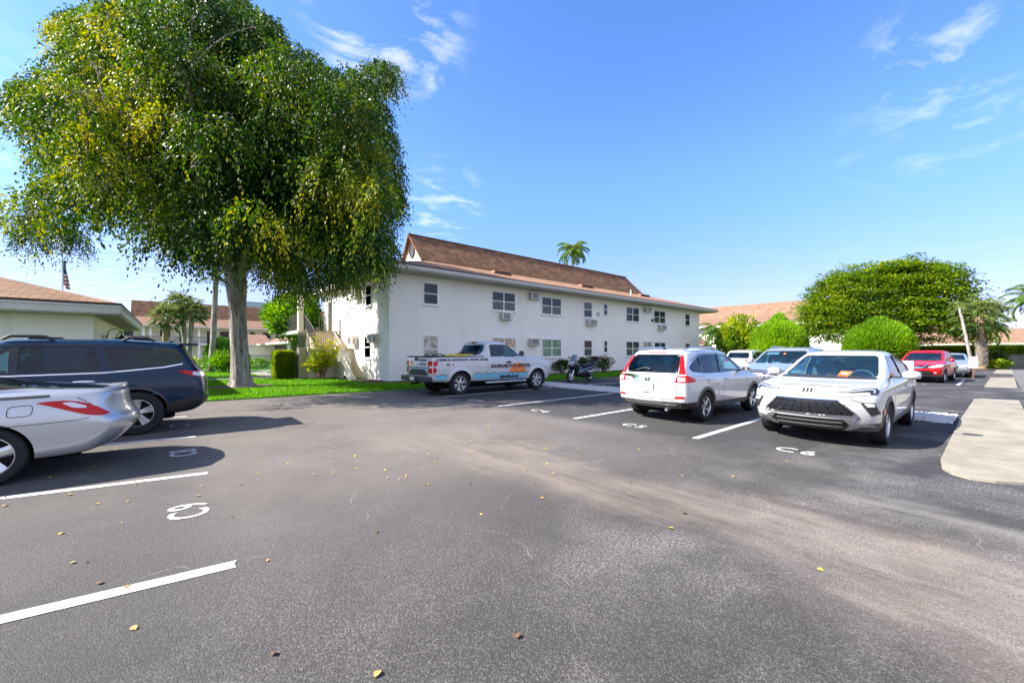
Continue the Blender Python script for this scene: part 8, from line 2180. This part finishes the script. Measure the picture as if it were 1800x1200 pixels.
# ---- red crossover, silver SUV, silver sedan, white car in the background
def red_crossover():
    c = crossover('crossover_car', 'bright red crossover facing the camera with chrome V grille near the walkway', (31.56, 2.36, 0), R(176), 'red_paint', style='twin', spokes=5)
    c.root.scale = (1.02, .99, .97)
    B = ('R', 'L')
    c.arches('plastic', .375, .445, .012)
    c.panel('sill_cladding', 'plastic', [([(.40, .27), (2.22, .27), (2.22, .40), (.40, .43)], B)], .008, .02)
    gr = c.panel('grille', 'gloss_black', [([(-.66, .88), (.66, .88), (.56, .80), (.26, .73), (-.26, .73), (-.56, .80)], 'F')], .008, .02)
    c.strip('grille_v', 'chrome', [([(-.40, .90), (-.22, .765), (.22, .765), (.40, .90)], 'F')], .045, .024, .03, parent=gr)
    q = MB(); p, n = cast(c.bvh, 0, .825, 'F'); q.lathe([(.0, .02), (.075, .02), (.075, -.01)], 'x', (p.x, 0, .825), 20); q.bbox(p.x + .015, -.105, .805, p.x + .03, .105, .845, .004); q.build('emblem', M['chrome'], c.root)
    for sg in (-1, 1):
        h = c.panel('headlamp', 'lamp_clear', [([(sg * .40, .80), (sg * .52, .765), (sg * .80, .80), (sg * .84, .90), (sg * .60, .875)], 'F'), ([(2.95, .93), (3.22, .90), (3.22, .82), (3.05, .85)], 'L' if sg > 0 else 'R')], .010, .02, step=.05)
        c.strip('daylight_strip', 'lamp_smoke', [([(sg * .46, .80), (sg * .62, .82), (sg * .80, .86)], 'F')], .025, .016, .01, parent=h)
        c.panel('fog_lamp', 'lamp_clear', [([(sg * .60, .50), (sg * .70, .50), (sg * .70, .55), (sg * .60, .55)], 'F')], .012, .02, r=.02)
    li = c.panel('lower_intake', 'gloss_black', [([(-.50, .42), (.50, .42), (.60, .50), (.46, .62), (-.46, .62), (-.60, .50)], 'F')], .008, .02, r=.03)
    c.strip('intake_bar', 'grey_plastic', [([(-.52, .52), (.52, .52)], 'F')], .02, .016, .02, parent=li)
    c.panel('lower_bumper', 'grey_plastic', [([(-.84, .30), (.84, .30), (.85, .40), (.50, .405), (-.50, .405), (-.85, .40)], 'F')], .012, .03)
    c.strip('door_seam', 'ink', [([(2.20, 1.02), (2.20, .70), (2.12, .42)], B), ([(.82, 1.05), (.82, .70), (.80, .42)], B), ([(-.04, 1.06), (.02, .90), (.32, .70), (.40, .46)], B)], .008)
    c.strip('bonnet_shut_line', 'ink', [([(-.66, .905), (0, .915), (.66, .905)], 'F')], .008)
    c.strip('window_trim', 'gloss_black', [([(2.02, 1.07), (.84, 1.045), (-.08, 1.06), (-.52, 1.10), (-.63, 1.205), (-.42, 1.345), (-.08, 1.485), (.15, 1.512), (.90, 1.522), (1.42, 1.462), (1.98, 1.11)], B)], .02, .003, .012)
    q = MB()
    for y0, y1 in ((.55, -.02), (-.08, -.58)):
        pts = [cast(c.bvh, y0 + (y1 - y0) * k / 6, 1.10 + .012 * k / 6, 'F') for k in range(7)]
        q.tube([p + n * .018 for p, n in pts], .008, 5)
    q.build('wiper', M['plastic'], c.root)
    c.panel('tail_lamp', 'lamp_red', [([(-.9, .92), (-.6, .92), (-.6, 1.04), (-.9, 1.05)], B)], .008, .02)
red_crossover()

def silver_suv():
    c = crossover('suv_car', 'silver SUV facing the camera, wedged between the two white crossovers', (18.35, 4.86, 0), R(180), 'silver_blue', style='twin', spokes=6)
    c.root.scale = (1.04, 1.04, 1.025)
    B = ('R', 'L')
    c.arches('plastic', .375, .445, .012)
    gr = c.panel('grille', 'gloss_black', [([(-.60, .90), (.60, .90), (.56, .62), (.40, .55), (-.40, .55), (-.56, .62)], 'F')], .008, .02, r=.03)
    for k in range(5):
        z = .86 - k * .065; c.strip('grille_bar', 'satin', [([(-.55, z), (-.30, z - .012), (0, z), (.30, z - .012), (.55, z)], 'F')], .026, .024, .02, parent=gr)
    for k in range(8): c.strip('grille_rib', 'chrome', [([(-.49 + k * .14, .88), (-.49 + k * .14, .60)], 'F')], .014, .020, .02, parent=gr)
    q = MB(); p, n = cast(c.bvh, 0, .80, 'F'); q.lathe([(.0, .03), (.07, .03), (.07, -.01)], 'x', (p.x, 0, .80), 18); q.build('emblem', M['chrome'], c.root)
    for sg in (-1, 1):
        c.panel('headlamp', 'lamp_clear', [([(sg * .60, .80), (sg * .80, .82), (sg * .84, .92), (sg * .62, .90)], 'F'), ([(2.98, .93), (3.22, .90), (3.22, .82), (3.05, .85)], 'L' if sg > 0 else 'R')], .010, .02, step=.05)
        c.panel('fog_lamp', 'lamp_clear', [([(sg * .64, .50), (sg * .80, .52), (sg * .80, .60), (sg * .66, .60)], 'F')], .010, .02)
        q = MB(); q.tube([(-.45, sg * .57, 1.595), (-.2, sg * .585, 1.65), (.5, sg * .595, 1.665), (1.0, sg * .58, 1.655), (1.28, sg * .56, 1.60)], [.012, .02, .02, .02, .012], 8); q.build('roof_rail', M['satin'], c.root, smooth=50)
    c.panel('lower_bumper', 'plastic', [([(-.84, .30), (.84, .30), (.85, .44), (-.85, .44)], 'F')], .012, .03)
    c.panel('sun_visor', 'white_sign', [([(-.56, 1.42), (-.16, 1.42), (-.17, 1.495), (-.55, 1.495)], 'F')], -.03, .01)
    c.panel('permit_card', 'white_sign', [([(-.16, 1.13), (.08, 1.13), (.08, 1.17), (-.16, 1.17)], 'F')], -.03, .004)
    c.panel('permit_sticker', 'orange_tag', [([(.0, 1.40), (.05, 1.40), (.05, 1.45), (.0, 1.45)], 'F')], -.008, .004)
    c.strip('window_trim', 'gloss_black', [([(2.02, 1.07), (.84, 1.045), (-.08, 1.06), (-.52, 1.10), (-.63, 1.205), (-.42, 1.345), (-.08, 1.485), (.15, 1.512), (.90, 1.522), (1.42, 1.462), (1.98, 1.11)], B)], .02, .003, .012)
silver_suv()

def white_far():
    c = crossover('crossover_car', 'small distant white crossover seen from behind with red tail lamps, left of the silver SUV', (27.4, 10.25, 0), 0, 'white_paint2', sub=2, seats=False)
    for sg, v in ((-1, 'R'), (1, 'L')):
        c.panel('tail_lamp', 'lamp_red', [([(sg * .40, .98), (sg * .86, .93), (sg * .86, 1.06), (sg * .60, 1.08)], 'B'), ([(-.92, .93), (-.60, .97), (-.60, 1.03), (-.88, 1.05)], v)], .008, .02)
    c.panel('licence_plate', 'plate', [([(-.16, .72), (.16, .72), (.16, .86), (-.16, .86)], 'B')], .012, .02)
    c.arches('plastic', .375, .445, .012)
    c.panel('lower_bumper', 'grey_plastic', [([(-.80, .38), (.80, .38), (.84, .48), (-.84, .48)], 'B')], .010, .02)
white_far()

def sedan_far():
    LP = [(-.70, 3.35, .72, .24, .12, .2), (-.92, 3.5, .86, .26, .18, .3), (-1.02, 3.62, .89, .40, .2, .3), (-1.06, 3.66, .90, .56, .2, .3), (-1.03, 3.62, .905, .72, .18, .3), (-1.0, 3.5, .89, [(-1, .92), (0, .93), (2, .88), (3.5, .76)], .16, .28), (-.95, 3.2, .84, [(-1, .99), (0, 1.0), (2.3, .95), (3.2, .84)], .14, .24),
          (-.35, 2.35, .80, [(-.3, 1.02), (2.3, .99)], .12, .17), (.1, 1.8, .73, [(.1, 1.22), (1.8, 1.22)], .1, .14), (.50, 1.35, .64, [(.5, 1.38), (1.35, 1.39)], .08, .12), (.62, 1.2, .52, [(.6, 1.42), (1.2, 1.44)], .06, .09)]
    sw = [rpoly([(1.90, 1.02), (1.36, 1.32), (.82, 1.34), (.80, 1.01)], .04), rpoly([(.73, 1.01), (.75, 1.34), (.45, 1.31), (.08, 1.06), (.12, 1.02)], .04)]
    fg = rpoly([(-.68, 1.03), (.68, 1.03), (.56, 1.34), (-.56, 1.34)], .06); rg = rpoly([(-.6, 1.05), (.6, 1.05), (.5, 1.32), (-.5, 1.32)], .06)
    c = Car('sedan_car', 'silver blue sedan mostly hidden behind the red crossover', 'car', (38.6, 1.95, 0), R(180), LP, 7, TAPER, 'silver_blue', 2.70, .32, .21, .9, .36, side_windows=sw, front_glass=fg, rear_glass=rg, floor=.5)
    c.seats((1.1,), z=.6, h=.5); c.mirrors(1.75, 1.0, 1.03, 'silver_blue')
    c.panel('grille', 'gloss_black', [([(-.4, .50), (.4, .50), (.45, .70), (-.45, .70)], 'F')], .008, .02, r=.03)
    for sg in (-1, 1): c.panel('headlamp', 'lamp_clear', [([(sg * .52, .66), (sg * .80, .68), (sg * .80, .78), (sg * .56, .74)], 'F')], .008, .02)
    c.strip('door_seam', 'ink', [([(2.2, .95), (2.15, .35), (.76, .35), (.77, 1.0)], 'RL')], .008)
sedan_far()

# ------------------------------------------------------------------ motorcycle
def motorcycle():
    root = empty('motorcycle', (16.85, 13.78, 0), R(184), 'black touring scooter with a rear top box parked at the white wall', 'motorcycle')
    WB = 1.60
    def wheel(x, r, w):
        q = MB(); h = w / 2
        q.lathe([(r * .66, -h * .7), (r * .80, -h), (r * .93, -h * .85), (r, -h * .35), (r, h * .35), (r * .93, h * .85), (r * .80, h), (r * .66, h * .7)], 'y', (0, 0, 0), 32)
        o = q.build('wheel', M['tyre'], root, smooth=50, loc=(x, 0, r))
        k = MB(); k.lathe([(r * .69, -h * .7), (r * .62, -h * .5), (r * .62, h * .5), (r * .69, h * .7)], 'y', (0, 0, 0), 28); k.lathe([(0, -h), (.05, -h), (.05, h), (0, h)], 'y', (0, 0, 0), 12)
        for i in range(5):
            a = i * 6.283 / 5; k.tube([(.03 * math.cos(a), 0, .03 * math.sin(a)), (r * .64 * math.cos(a + .25), 0, r * .64 * math.sin(a + .25))], .022, 6)
        k.lathe([(.0, .05), (r * .42, .05), (r * .42, .056), (0, .056)], 'y', (0, 0, 0), 24)
        k.build('rim', M['satin'], o, smooth=50)
    wheel(WB, .30, .12); wheel(0, .28, .16)
    def loft(name, m, secs, sub=1):
        """secs: (x, z0, z1, halfwidth bottom, halfwidth top)"""
        vs = []; fs = []
        for x, z0, z1, w0, w1 in secs:
            vs += [(x, -w0 * .6, z0), (x, -w0, z0 + (z1 - z0) * .3), (x, -w1, z0 + (z1 - z0) * .8), (x, -w1 * .5, z1), (x, w1 * .5, z1), (x, w1, z0 + (z1 - z0) * .8), (x, w0, z0 + (z1 - z0) * .3), (x, w0 * .6, z0)]
        n = 8
        for i in range(len(secs) - 1):
            for k in range(n): fs.append((i * n + k, i * n + (k + 1) % n, (i + 1) * n + (k + 1) % n, (i + 1) * n + k))
        fs += [tuple(range(n - 1, -1, -1)), tuple((len(secs) - 1) * n + k for k in range(n))]
        me = bpy.data.meshes.new(name); me.from_pydata(vs, [], fs)
        b = bmesh.new(); b.from_mesh(me); bmesh.ops.recalc_face_normals(b, faces=b.faces); b.to_mesh(me); b.free()
        me = apply_mods(name, me, [('SUBSURF', dict(levels=2, render_levels=2))])
        me.materials.append(M[m]); finish(me, 60)
        return link_mesh(name, me, root)
    M['moto_paint'] = M.get('moto_paint') or mat('motorcycle_dark_blue', (0.012, 0.016, 0.024), 0.22, coat=1.0)
    M['screen_pale'] = mat('motorcycle_screen', (0.30, 0.38, 0.43), 0.12, coat=0.5)  # opaque pale colour paints the reflection on what is clear glass
    loft('nose_panel', 'silver_paint', [(1.36, .80, 1.06, .10, .235), (1.52, .80, 1.055, .10, .19), (1.64, .82, 1.0, .08, .14), (1.73, .84, .93, .04, .06)])
    loft('front_fairing', 'moto_paint', [(1.02, .48, .86, .12, .14), (1.12, .44, .98, .22, .27), (1.32, .50, 1.08, .23, .30), (1.50, .60, 1.02, .18, .22), (1.66, .74, .95, .10, .13), (1.74, .80, .90, .05, .06)])
    loft('body_side', 'moto_paint', [(-.42, .72, .88, .06, .09), (-.2, .62, .86, .13, .16), (.2, .46, .80, .17, .18), (.6, .24, .74, .20, .20), (.95, .22, .70, .20, .20), (1.18, .26, .62, .16, .16)])
    loft('seat', 'plastic', [(-.45, .84, .95, .10, .12), (-.2, .82, .97, .16, .18), (.08, .80, .96, .18, .19), (.15, .78, .88, .18, .18), (.45, .74, .84, .17, .17), (.72, .74, .90, .10, .10)])
    loft('tail_fairing', 'grey_plastic', [(-.60, .78, .88, .05, .06), (-.40, .66, .84, .11, .13), (-.1, .58, .80, .14, .15), (.1, .56, .74, .13, .13)])
    loft('front_mudguard', 'moto_paint', [(1.22, .42, .50, .05, .07), (1.42, .58, .64, .07, .08), (1.62, .60, .66, .07, .08), (1.82, .48, .56, .05, .06)])
    q = MB(); q.add([(1.44, -.20, 1.04), (1.44, .20, 1.04), (1.24, .17, 1.34), (1.24, -.17, 1.34), (1.52, 0, 1.05), (1.33, 0, 1.38)], [(0, 4, 5, 3), (4, 1, 2, 5)])
    bm = bmesh.new(); vv = [bm.verts.new(v) for v in q.v]; [bm.faces.new([vv[i] for i in f]) for f in q.f]
    r = bmesh.ops.solidify(bm, geom=bm.faces[:], thickness=.008); q2 = MB(); q2.bm(bm); q2.build('windscreen', M['screen_pale'], root, smooth=70)
    for sg in (-1, 1):
        q = MB(); q.tube([(1.30, sg * .20, 1.02), (1.22, sg * .36, 1.18)], .010, 6); pod(q, (1.21, sg * .40, 1.22), (.022, .075, .04)); q.build('mirror', M['plastic'], root, smooth=60)
        q = MB(); q.tube([(WB, sg * .085, .30), (1.38, sg * .085, .72)], .026, 8); q.build('fork', M['chrome'], root, smooth=60)
        q = MB(); pod(q, (1.60, sg * .10, .86), (.05, .07, .045)); q.build('headlamp', M['lamp_clear'], root, smooth=60)
        q = MB(); pod(q, (1.50, sg * .10, .40), (.03, .012, .025)); q.build('fork_reflector', M['lamp_amber'], root, smooth=60)
    q = MB(); q.tube([(1.02, -.36, 1.04), (1.12, -.22, 1.03), (1.18, 0, .98), (1.12, .22, 1.03), (1.02, .36, 1.04)], .016, 8)
    for sg in (-1, 1): q.tube([(1.02, sg * .36, 1.04), (.96, sg * .47, 1.02)], .022, 8)
    q.build('handlebar', M['plastic'], root, smooth=60)
    # top box on its rack, exhaust, stand, engine
    q = MB(); q.bbox(-.755, -.25, .97, -.35, .25, 1.12, .05); q.bbox(-.745, -.24, 1.125, -.36, .24, 1.29, .07); tb = q.build('top_box', M['moto_paint'], root, smooth=50)
    q = MB(); q.bbox(-.775, -.22, 1.10, -.735, .22, 1.20, .01); q.bbox(-.755, -.262, 1.095, -.58, -.235, 1.18, .006); q.bbox(-.755, .235, 1.095, -.58, .262, 1.18, .006); q.build('box_reflector', M['lamp_red'], tb)
    q = MB(); q.tube([(-.55, -.21, 1.12), (-.55, .21, 1.12)], .012, 6); q.tube([(-.2, -.12, .86), (-.42, -.12, .98), (-.68, -.12, .985)], .014, 6); q.tube([(-.2, .12, .86), (-.42, .12, .98), (-.68, .12, .985)], .014, 6); q.build('luggage_rack', M['black_metal'], root)
    q = MB(); q.tube([(.55, -.20, .25), (.2, -.22, .26), (-.05, -.23, .32)], .03, 8); q.tube([(.0, -.23, .32), (-.45, -.24, .48)], [.055, .075], 12); ex = q.build('exhaust', M['satin'], root, smooth=50)
    q = MB(); pod(q, (-.62, 0, .78), (.03, .10, .04)); q.build('tail_lamp', M['lamp_red'], root, smooth=60)
    q = MB(); q.bbox(.15, -.16, .20, .75, .16, .50, .05); q.tube([(.0, .12, .28), (.4, .14, .36)], .05, 8); q.build('engine', M['well'], root)
    q = MB(); q.tube([(.5, .16, .26), (.42, .36, .005)], .014, 6); q.tube([(.42, -.1, .24), (.36, -.16, .005)], .014, 6); q.build('stand', M['black_metal'], root)
    loft('side_panel', 'satin', [(-.1, .36, .50, .215, .22), (.1, .36, .56, .22, .225), (.34, .40, .60, .215, .22), (.45, .48, .58, .20, .205)])
    root.rotation_euler = (R(0), R(0), R(184))
motorcycle()

# ------------------------------------------------------------------ signs
def board_sign():
    root = empty('notice_sign', (34.3, .92, 0), R(8), 'small white notice board with red print on a thin brown post by the silver sedan', 'sign')
    q = MB(); q.box(-.03, -.03, -.05, .03, .03, .95); q.build('post', M['wood'], root)
    q = MB(); q.bbox(-.055, -.17, .60, -.031, .17, 1.25, .006); b = q.build('board', M['white_sign'], root)
    rnd = random.Random(3)
    for z, txt, s, m in ((1.17, 'NOTICE', .075, 'red_ink'), (1.06, 'PRIVATE', .06, 'red_ink'), (.98, 'PARKING', .06, 'red_ink'), (.90, 'RESIDENTS', .05, 'red_ink'), (.82, 'AND GUESTS', .045, 'red_ink'), (.71, 'ONLY', .06, 'ink')):
        vs, fs = text_mesh(txt, s, .003); t = MB(); t.add([(-.0565, -u, z + v) for u, v in vs], fs); t.build('lettering', M[m], b)
    q = MB()
    for z in (1.235, .625): q.box(-.0575, -.155, z - .008, -.0555, .155, z)
    q.build('board_edge', M['ink'], b)
board_sign()

def blank_sign():
    root = empty('sign_board', (13.5, 1.42, 0), R(0), 'blank white sign board on a brown post just behind the white coupe-like crossover', 'sign')
    q = MB(); q.bbox(-.045, .03, -.05, .045, .11, 1.24, .006); q.build('post', M['wood'], root)
    q = MB(); q.bbox(.046, -.12, .66, .10, .42, 1.30, .006); q.build('board', M['white_sign'], root)
blank_sign()

# ------------------------------------------------------------------ flagpole
def flagpole():
    root = empty('flagpole', (-7.2, 53.0, 0), R(50), 'tall pole with a limp hanging stars and stripes flag behind the clubhouse', 'flagpole')
    q = MB(); q.tube([(0, 0, -.05), (0, 0, 10.25)], [.07, .045], 10); pod(q, (0, 0, 10.3), (.06, .06, .06)); q.build('pole', M['satin'], root, smooth=50)
    # hanging cloth in folds: stripes and canton are bands of one cloth
    nx, nz = 20, 26; vs = []; fs = []; mi = []
    for j in range(nz + 1):
        for i in range(nx + 1):
            u = i / nx; v = j / nz
            x = .06 + .62 * u * (.35 + .35 * v); y = .16 * math.sin(u * 9 + v * 2) * u ** .5; z = 9.75 - 2.3 * v - .55 * u * (1 - .2 * v)
            vs.append((x, y, z))
    for j in range(nz):
        for i in range(nx):
            fs.append((j * (nx + 1) + i, j * (nx + 1) + i + 1, (j + 1) * (nx + 1) + i + 1, (j + 1) * (nx + 1) + i))
            mi.append(2 if (i < 9 and j < 14) else (0 if (j // 2) % 2 == 0 else 1))
    q = MB(); q.v = vs; q.f = fs; q.m = mi
    f = q.build('flag', [M['flag_red'], M['flag_white'], M['flag_blue']], root, smooth=70)
    st = MB()
    for j in range(5):
        for i in range(4):
            a = 2 * j * 1 + 1; p = Vector(vs[(2 + j * 2) * (nx + 1) + 1 + 2 * i]); s = .035
            for dy in (-.012, .012): st.add([(p.x + s * math.sin(t), p.y + dy, p.z + s * math.cos(t)) for t in [k * 6.283 / 5 for k in range(5)]], [(0, 1, 2, 3, 4)])
    st.build('flag_stars', M['flag_white'], f)
flagpole()

# ------------------------------------------------------------------ pool fence, umbrella, tables, grill, rocks
def pool_fence():
    root = empty('pool_fence', (4.2, 39.3, 0), 0, 'black metal bar fence in front of the pool house', 'fence')
    q = MB(); o = Vector((4.2, 39.3, 0)); railing(q, Vector((3.2, 39.5, .05)) - o, Vector((8.6, 37.9, .05)) - o, 1.15, .13, .012, .022); q.build('bars', M['black_metal'], root)
    q = MB()
    for k in range(4):
        p = Vector((3.2, 39.5, 0)).lerp(Vector((8.6, 37.9, 0)), k / 3) - o; q.box(p.x - .04, p.y - .04, -.05, p.x + .04, p.y + .04, 1.32)
    q.build('post', M['black_metal'], root)
pool_fence()
def umbrella():
    root = empty('patio_umbrella', (3.1, 50.5, 0), 0, 'closed black patio umbrella beside the leaning palm trunk', 'umbrella')
    q = MB(); q.tube([(0, 0, -.02), (0, 0, 2.95)], .025, 8); q.lathe([(0, 0), (.28, 0), (.26, .08), (.04, .12)], 'z', (0, 0, 0), 14); q.build('pole', M['dark_bronze'], root)
    q = MB(); n = 16; pr = [(2.9, .03), (2.5, .16), (1.9, .24), (1.4, .27), (1.05, .30), (.95, .22)]
    for z, r in pr:
        for k in range(n): a = k * 6.283 / n; rr = r * (1 + .28 * (-1) ** k); q.v.append((rr * math.cos(a), rr * math.sin(a), z))
    for i in range(len(pr) - 1):
        for k in range(n): q.f.append((i * n + k, i * n + (k + 1) % n, (i + 1) * n + (k + 1) % n, (i + 1) * n + k)); q.m.append(0)
    q.build('canopy', M['black_fabric'], root)
umbrella()
def patio_table():
    root = empty('patio_table', (1.9, 47.5, 0), 0, 'low dark patio table by the garden plants', 'table')
    q = MB(); q.lathe([(0, .70), (.6, .70), (.6, .74), (0, .74)], 'z', (0, 0, 0), 20); q.build('tabletop', M['dark_bronze'], root)
    for k in range(4):
        a = .78 + k * 1.571; q = MB(); q.tube([(.4 * math.cos(a), .4 * math.sin(a), 0), (.35 * math.cos(a), .35 * math.sin(a), .70)], .025, 6); q.build('leg', M['dark_bronze'], root)
patio_table()
def grill():
    root = empty('barbecue_grill', (3.75, 42.5, 0), R(20), 'covered grey barbecue on legs just left of the big tree trunk', 'barbecue')
    q = MB(); pod(q, (0, 0, 1.05), (.62, .34, .24)); q.build('lid', M['screen'], root, smooth=60)
    q = MB(); q.bbox(-.60, -.30, .55, .60, .30, .85, .03); q.bbox(-1.0, -.26, .84, -.62, .26, .88, .01); q.build('firebox', M['dark_bronze'], root)
    for x in (-.55, .55):
        for y in (-.25, .25):
            q = MB(); q.box(x - .03, y - .03, 0, x + .03, y + .03, .55); q.build('leg', M['black_metal'], root)
grill()
def rock(x, y, s, label):
    rnd = random.Random(int(x * 100)); bm = bmesh.new(); bmesh.ops.create_icosphere(bm, subdivisions=3, radius=1)
    for v in bm.verts:
        n = .8 + .35 * math.sin(v.co.x * 2.3 + x) * math.cos(v.co.y * 2.9) + .12 * math.sin(v.co.z * 5 + y)
        v.co = Vector((v.co.x * s * n, v.co.y * s * .75 * n, max(-.1, v.co.z * s * .55 * n)))
    q = MB(); q.bm(bm); o = q.build('landscape_rock', M['rock'], smooth=60); o.location = (x, y, .1)
    tag(o, label, 'rock', 'dark rocks in the mulch')
rock(7.35, 22.6, .27, 'dark rock in the mulch near the foot of the stairs')
rock(9.55, 18.55, .30, 'dark rock in the mulch beside the pickup truck rear bumper')
def stone_block():
    root = empty('utility_pedestal', (64.0, -.9, 0), 0, 'pale square utility cabinet standing in front of the long hedge', 'cabinet')
    q = MB(); q.bbox(-.6, -.65, 0, .6, .65, 1.15, .05); q.build('housing', M['concrete'], root)
    q = MB(); q.bbox(-.66, -.70, 1.151, .66, .70, 1.25, .03); q.build('lid', M['concrete'], root)
stone_block()

# ------------------------------------------------------------------ fallen leaves
def fallen_leaves():
    rnd = random.Random(11)
    def one(kind):
        q = MB(); L, W = {'y': (.055, .026), 't': (.060, .024), 'b': (.055, .030)}[kind]
        n = 6; vs = []
        for k in range(n + 1):
            t = k / n; w = W * math.sin(math.pi * min(1, t * .94 + .05)) ** .8; c = .010 + .016 * math.sin(t * 3.1) + (.010 if kind == 'b' else 0)
            vs += [(L * (t - .5), -w, c + .009), (L * (t - .5), 0, c), (L * (t - .5), w, c + .011)]
        fs = []
        for k in range(n):
            a = k * 3; fs += [(a, a + 1, a + 4, a + 3), (a + 1, a + 2, a + 5, a + 4)]
        q.add(vs, fs); q.add([(v[0], v[1], v[2] - .002) for v in vs], [f[::-1] for f in fs])
        q.tube([(-L * .5, 0, .012), (-L * .75, .006, .006)], .0015, 4)
        return q.build('fallen_leaf', M[{'y': 'yellow_leaf', 't': 'dry_leaf', 'b': 'brown_leaf'}[kind]], smooth=80)
    LB = {'y': 'small fallen yellow leaf lying on the asphalt', 't': 'small fallen tan leaf lying on the asphalt', 'b': 'small fallen dark brown leaf lying on the asphalt'}
    proto = {}
    for i, (x, y, k) in enumerate(LEAVES):
        if k not in proto:
            o = proto[k] = one(k); tag(o, LB[k], 'leaf', {'y': 'yellow fallen leaves', 't': 'tan fallen leaves', 'b': 'brown fallen leaves'}[k])
        else:
            o = proto[k].copy(); COL.objects.link(o)
        o.location = (x, y, 0.0); o.rotation_euler = (rnd.uniform(-.15, .15), rnd.uniform(-.15, .15), rnd.uniform(0, 6.28)); s = rnd.uniform(.42, .78); o.scale = (s, s, s * .55)
LEAVES = [(-0.55,5.78,'t'),(-0.32,5.67,'t'),(-0.29,6.31,'t'),(-0.32,5.0,'t'),(-0.69,5.03,'y'),(-0.46,4.23,'b'),(-0.53,4.28,'t'),(-0.35,3.79,'b'),(-0.21,3.62,'t'),(-0.15,3.05,'t'),(0.44,4.53,'b'),(0.63,5.56,'b'),(0.55,3.42,'t'),(1.23,6.2,'y'),(0.27,5.81,'y'),(0.23,5.41,'t'),(0.85,6.0,'y'),(0.4,2.34,'b'),(1.42,1.65,'b'),(2.23,3.11,'y'),(3.3,1.81,'y'),(2.96,3.04,'y'),(4.07,2.73,'b'),(3.78,2.55,'y'),(3.47,0.8,'y'),(5.59,3.59,'y'),(4.88,4.24,'y'),(4.25,4.05,'y'),(2.26,4.19,'t'),(2.35,4.45,'y'),(2.21,4.65,'t'),(2.23,4.19,'b'),(2.69,7.11,'y'),(2.86,5.88,'y'),(2.95,5.44,'y'),(5.02,6.75,'y'),(5.42,5.77,'y'),(3.81,11.34,'t'),(3.71,13.65,'t'),(2.44,7.99,'t'),(1.99,6.76,'t'),(2.53,5.79,'t'),(3.5,9.56,'t'),(3.7,1.9,'b'),(4.8,2.48,'t'),(6.54,1.89,'y'),(5.25,2.07,'y'),(2.09,4.58,'t'),(2.65,3.92,'b'),(1.34,3.37,'b'),(0.75,1.88,'t'),(8.78,4.03,'y'),(8.79,9.39,'t'),(7.28,6.39,'t'),(7.47,6.12,'t'),(1.25,8.98,'t'),(1.4,8.2,'t'),(-1.05,7.94,'y'),(-1.1,7.37,'y'),(-0.76,7.69,'y'),(-0.71,7.98,'y'),(-0.24,7.19,'y'),(-0.79,7.61,'y'),(-0.85,8.85,'t'),(-0.71,8.88,'t'),(-0.63,8.86,'t'),(0.87,7.28,'t'),(0.83,7.59,'t'),(2.65,11.74,'y'),(1.96,9.15,'t'),(2.41,9.2,'t'),(4.44,13.65,'t'),(4.31,10.92,'y'),(2.64,5.61,'t'),(-1.24,6.29,'t'),(-0.81,6.33,'t'),(3.65,3.56,'y'),(0.96,9.69,'y'),(3.48,5.11,'t'),(2.17,10.49,'y'),(4.62,9.27,'t'),(2.78,4.95,'t'),(4.86,4.8,'t'),(2.11,5.05,'y'),(1.58,5.37,'t'),(1.85,5.35,'y'),(4.08,8.56,'y'),(1.76,11.42,'t'),(2.02,4.73,'t'),(2.19,4.6,'t'),(3.57,4.66,'t'),(4.89,6.47,'t'),(0.97,6.73,'t'),(3.54,5.16,'y'),(2.04,5.01,'t'),(2.32,5.38,'t'),(3.5,3.9,'t'),(1.77,6.22,'t'),(3.99,5.98,'y'),(3.92,3.94,'y'),(4.26,4.8,'t'),(1.37,5.44,'t'),(4.24,5.19,'t'),(3.33,5.77,'t'),(4.02,5.94,'t'),(4.49,4.56,'y'),(4.92,6.58,'y'),(6.63,7.06,'t'),(0.86,7.94,'y'),(2.28,10.2,'y'),(6.0,8.48,'t'),(2.13,10.55,'y'),(2.07,6.01,'y'),(0.77,9.86,'y'),(5.81,9.64,'y'),(0.43,7.32,'y'),(3.29,10.9,'y'),(3.92,5.75,'y'),(3.8,12.16,'y'),(1.91,13.9,'t'),(4.49,4.53,'t'),(1.11,9.82,'y'),(1.82,7.29,'t'),(2.98,4.33,'t'),(3.92,4.53,'t'),(7.9,7.67,'t')]
fallen_leaves()
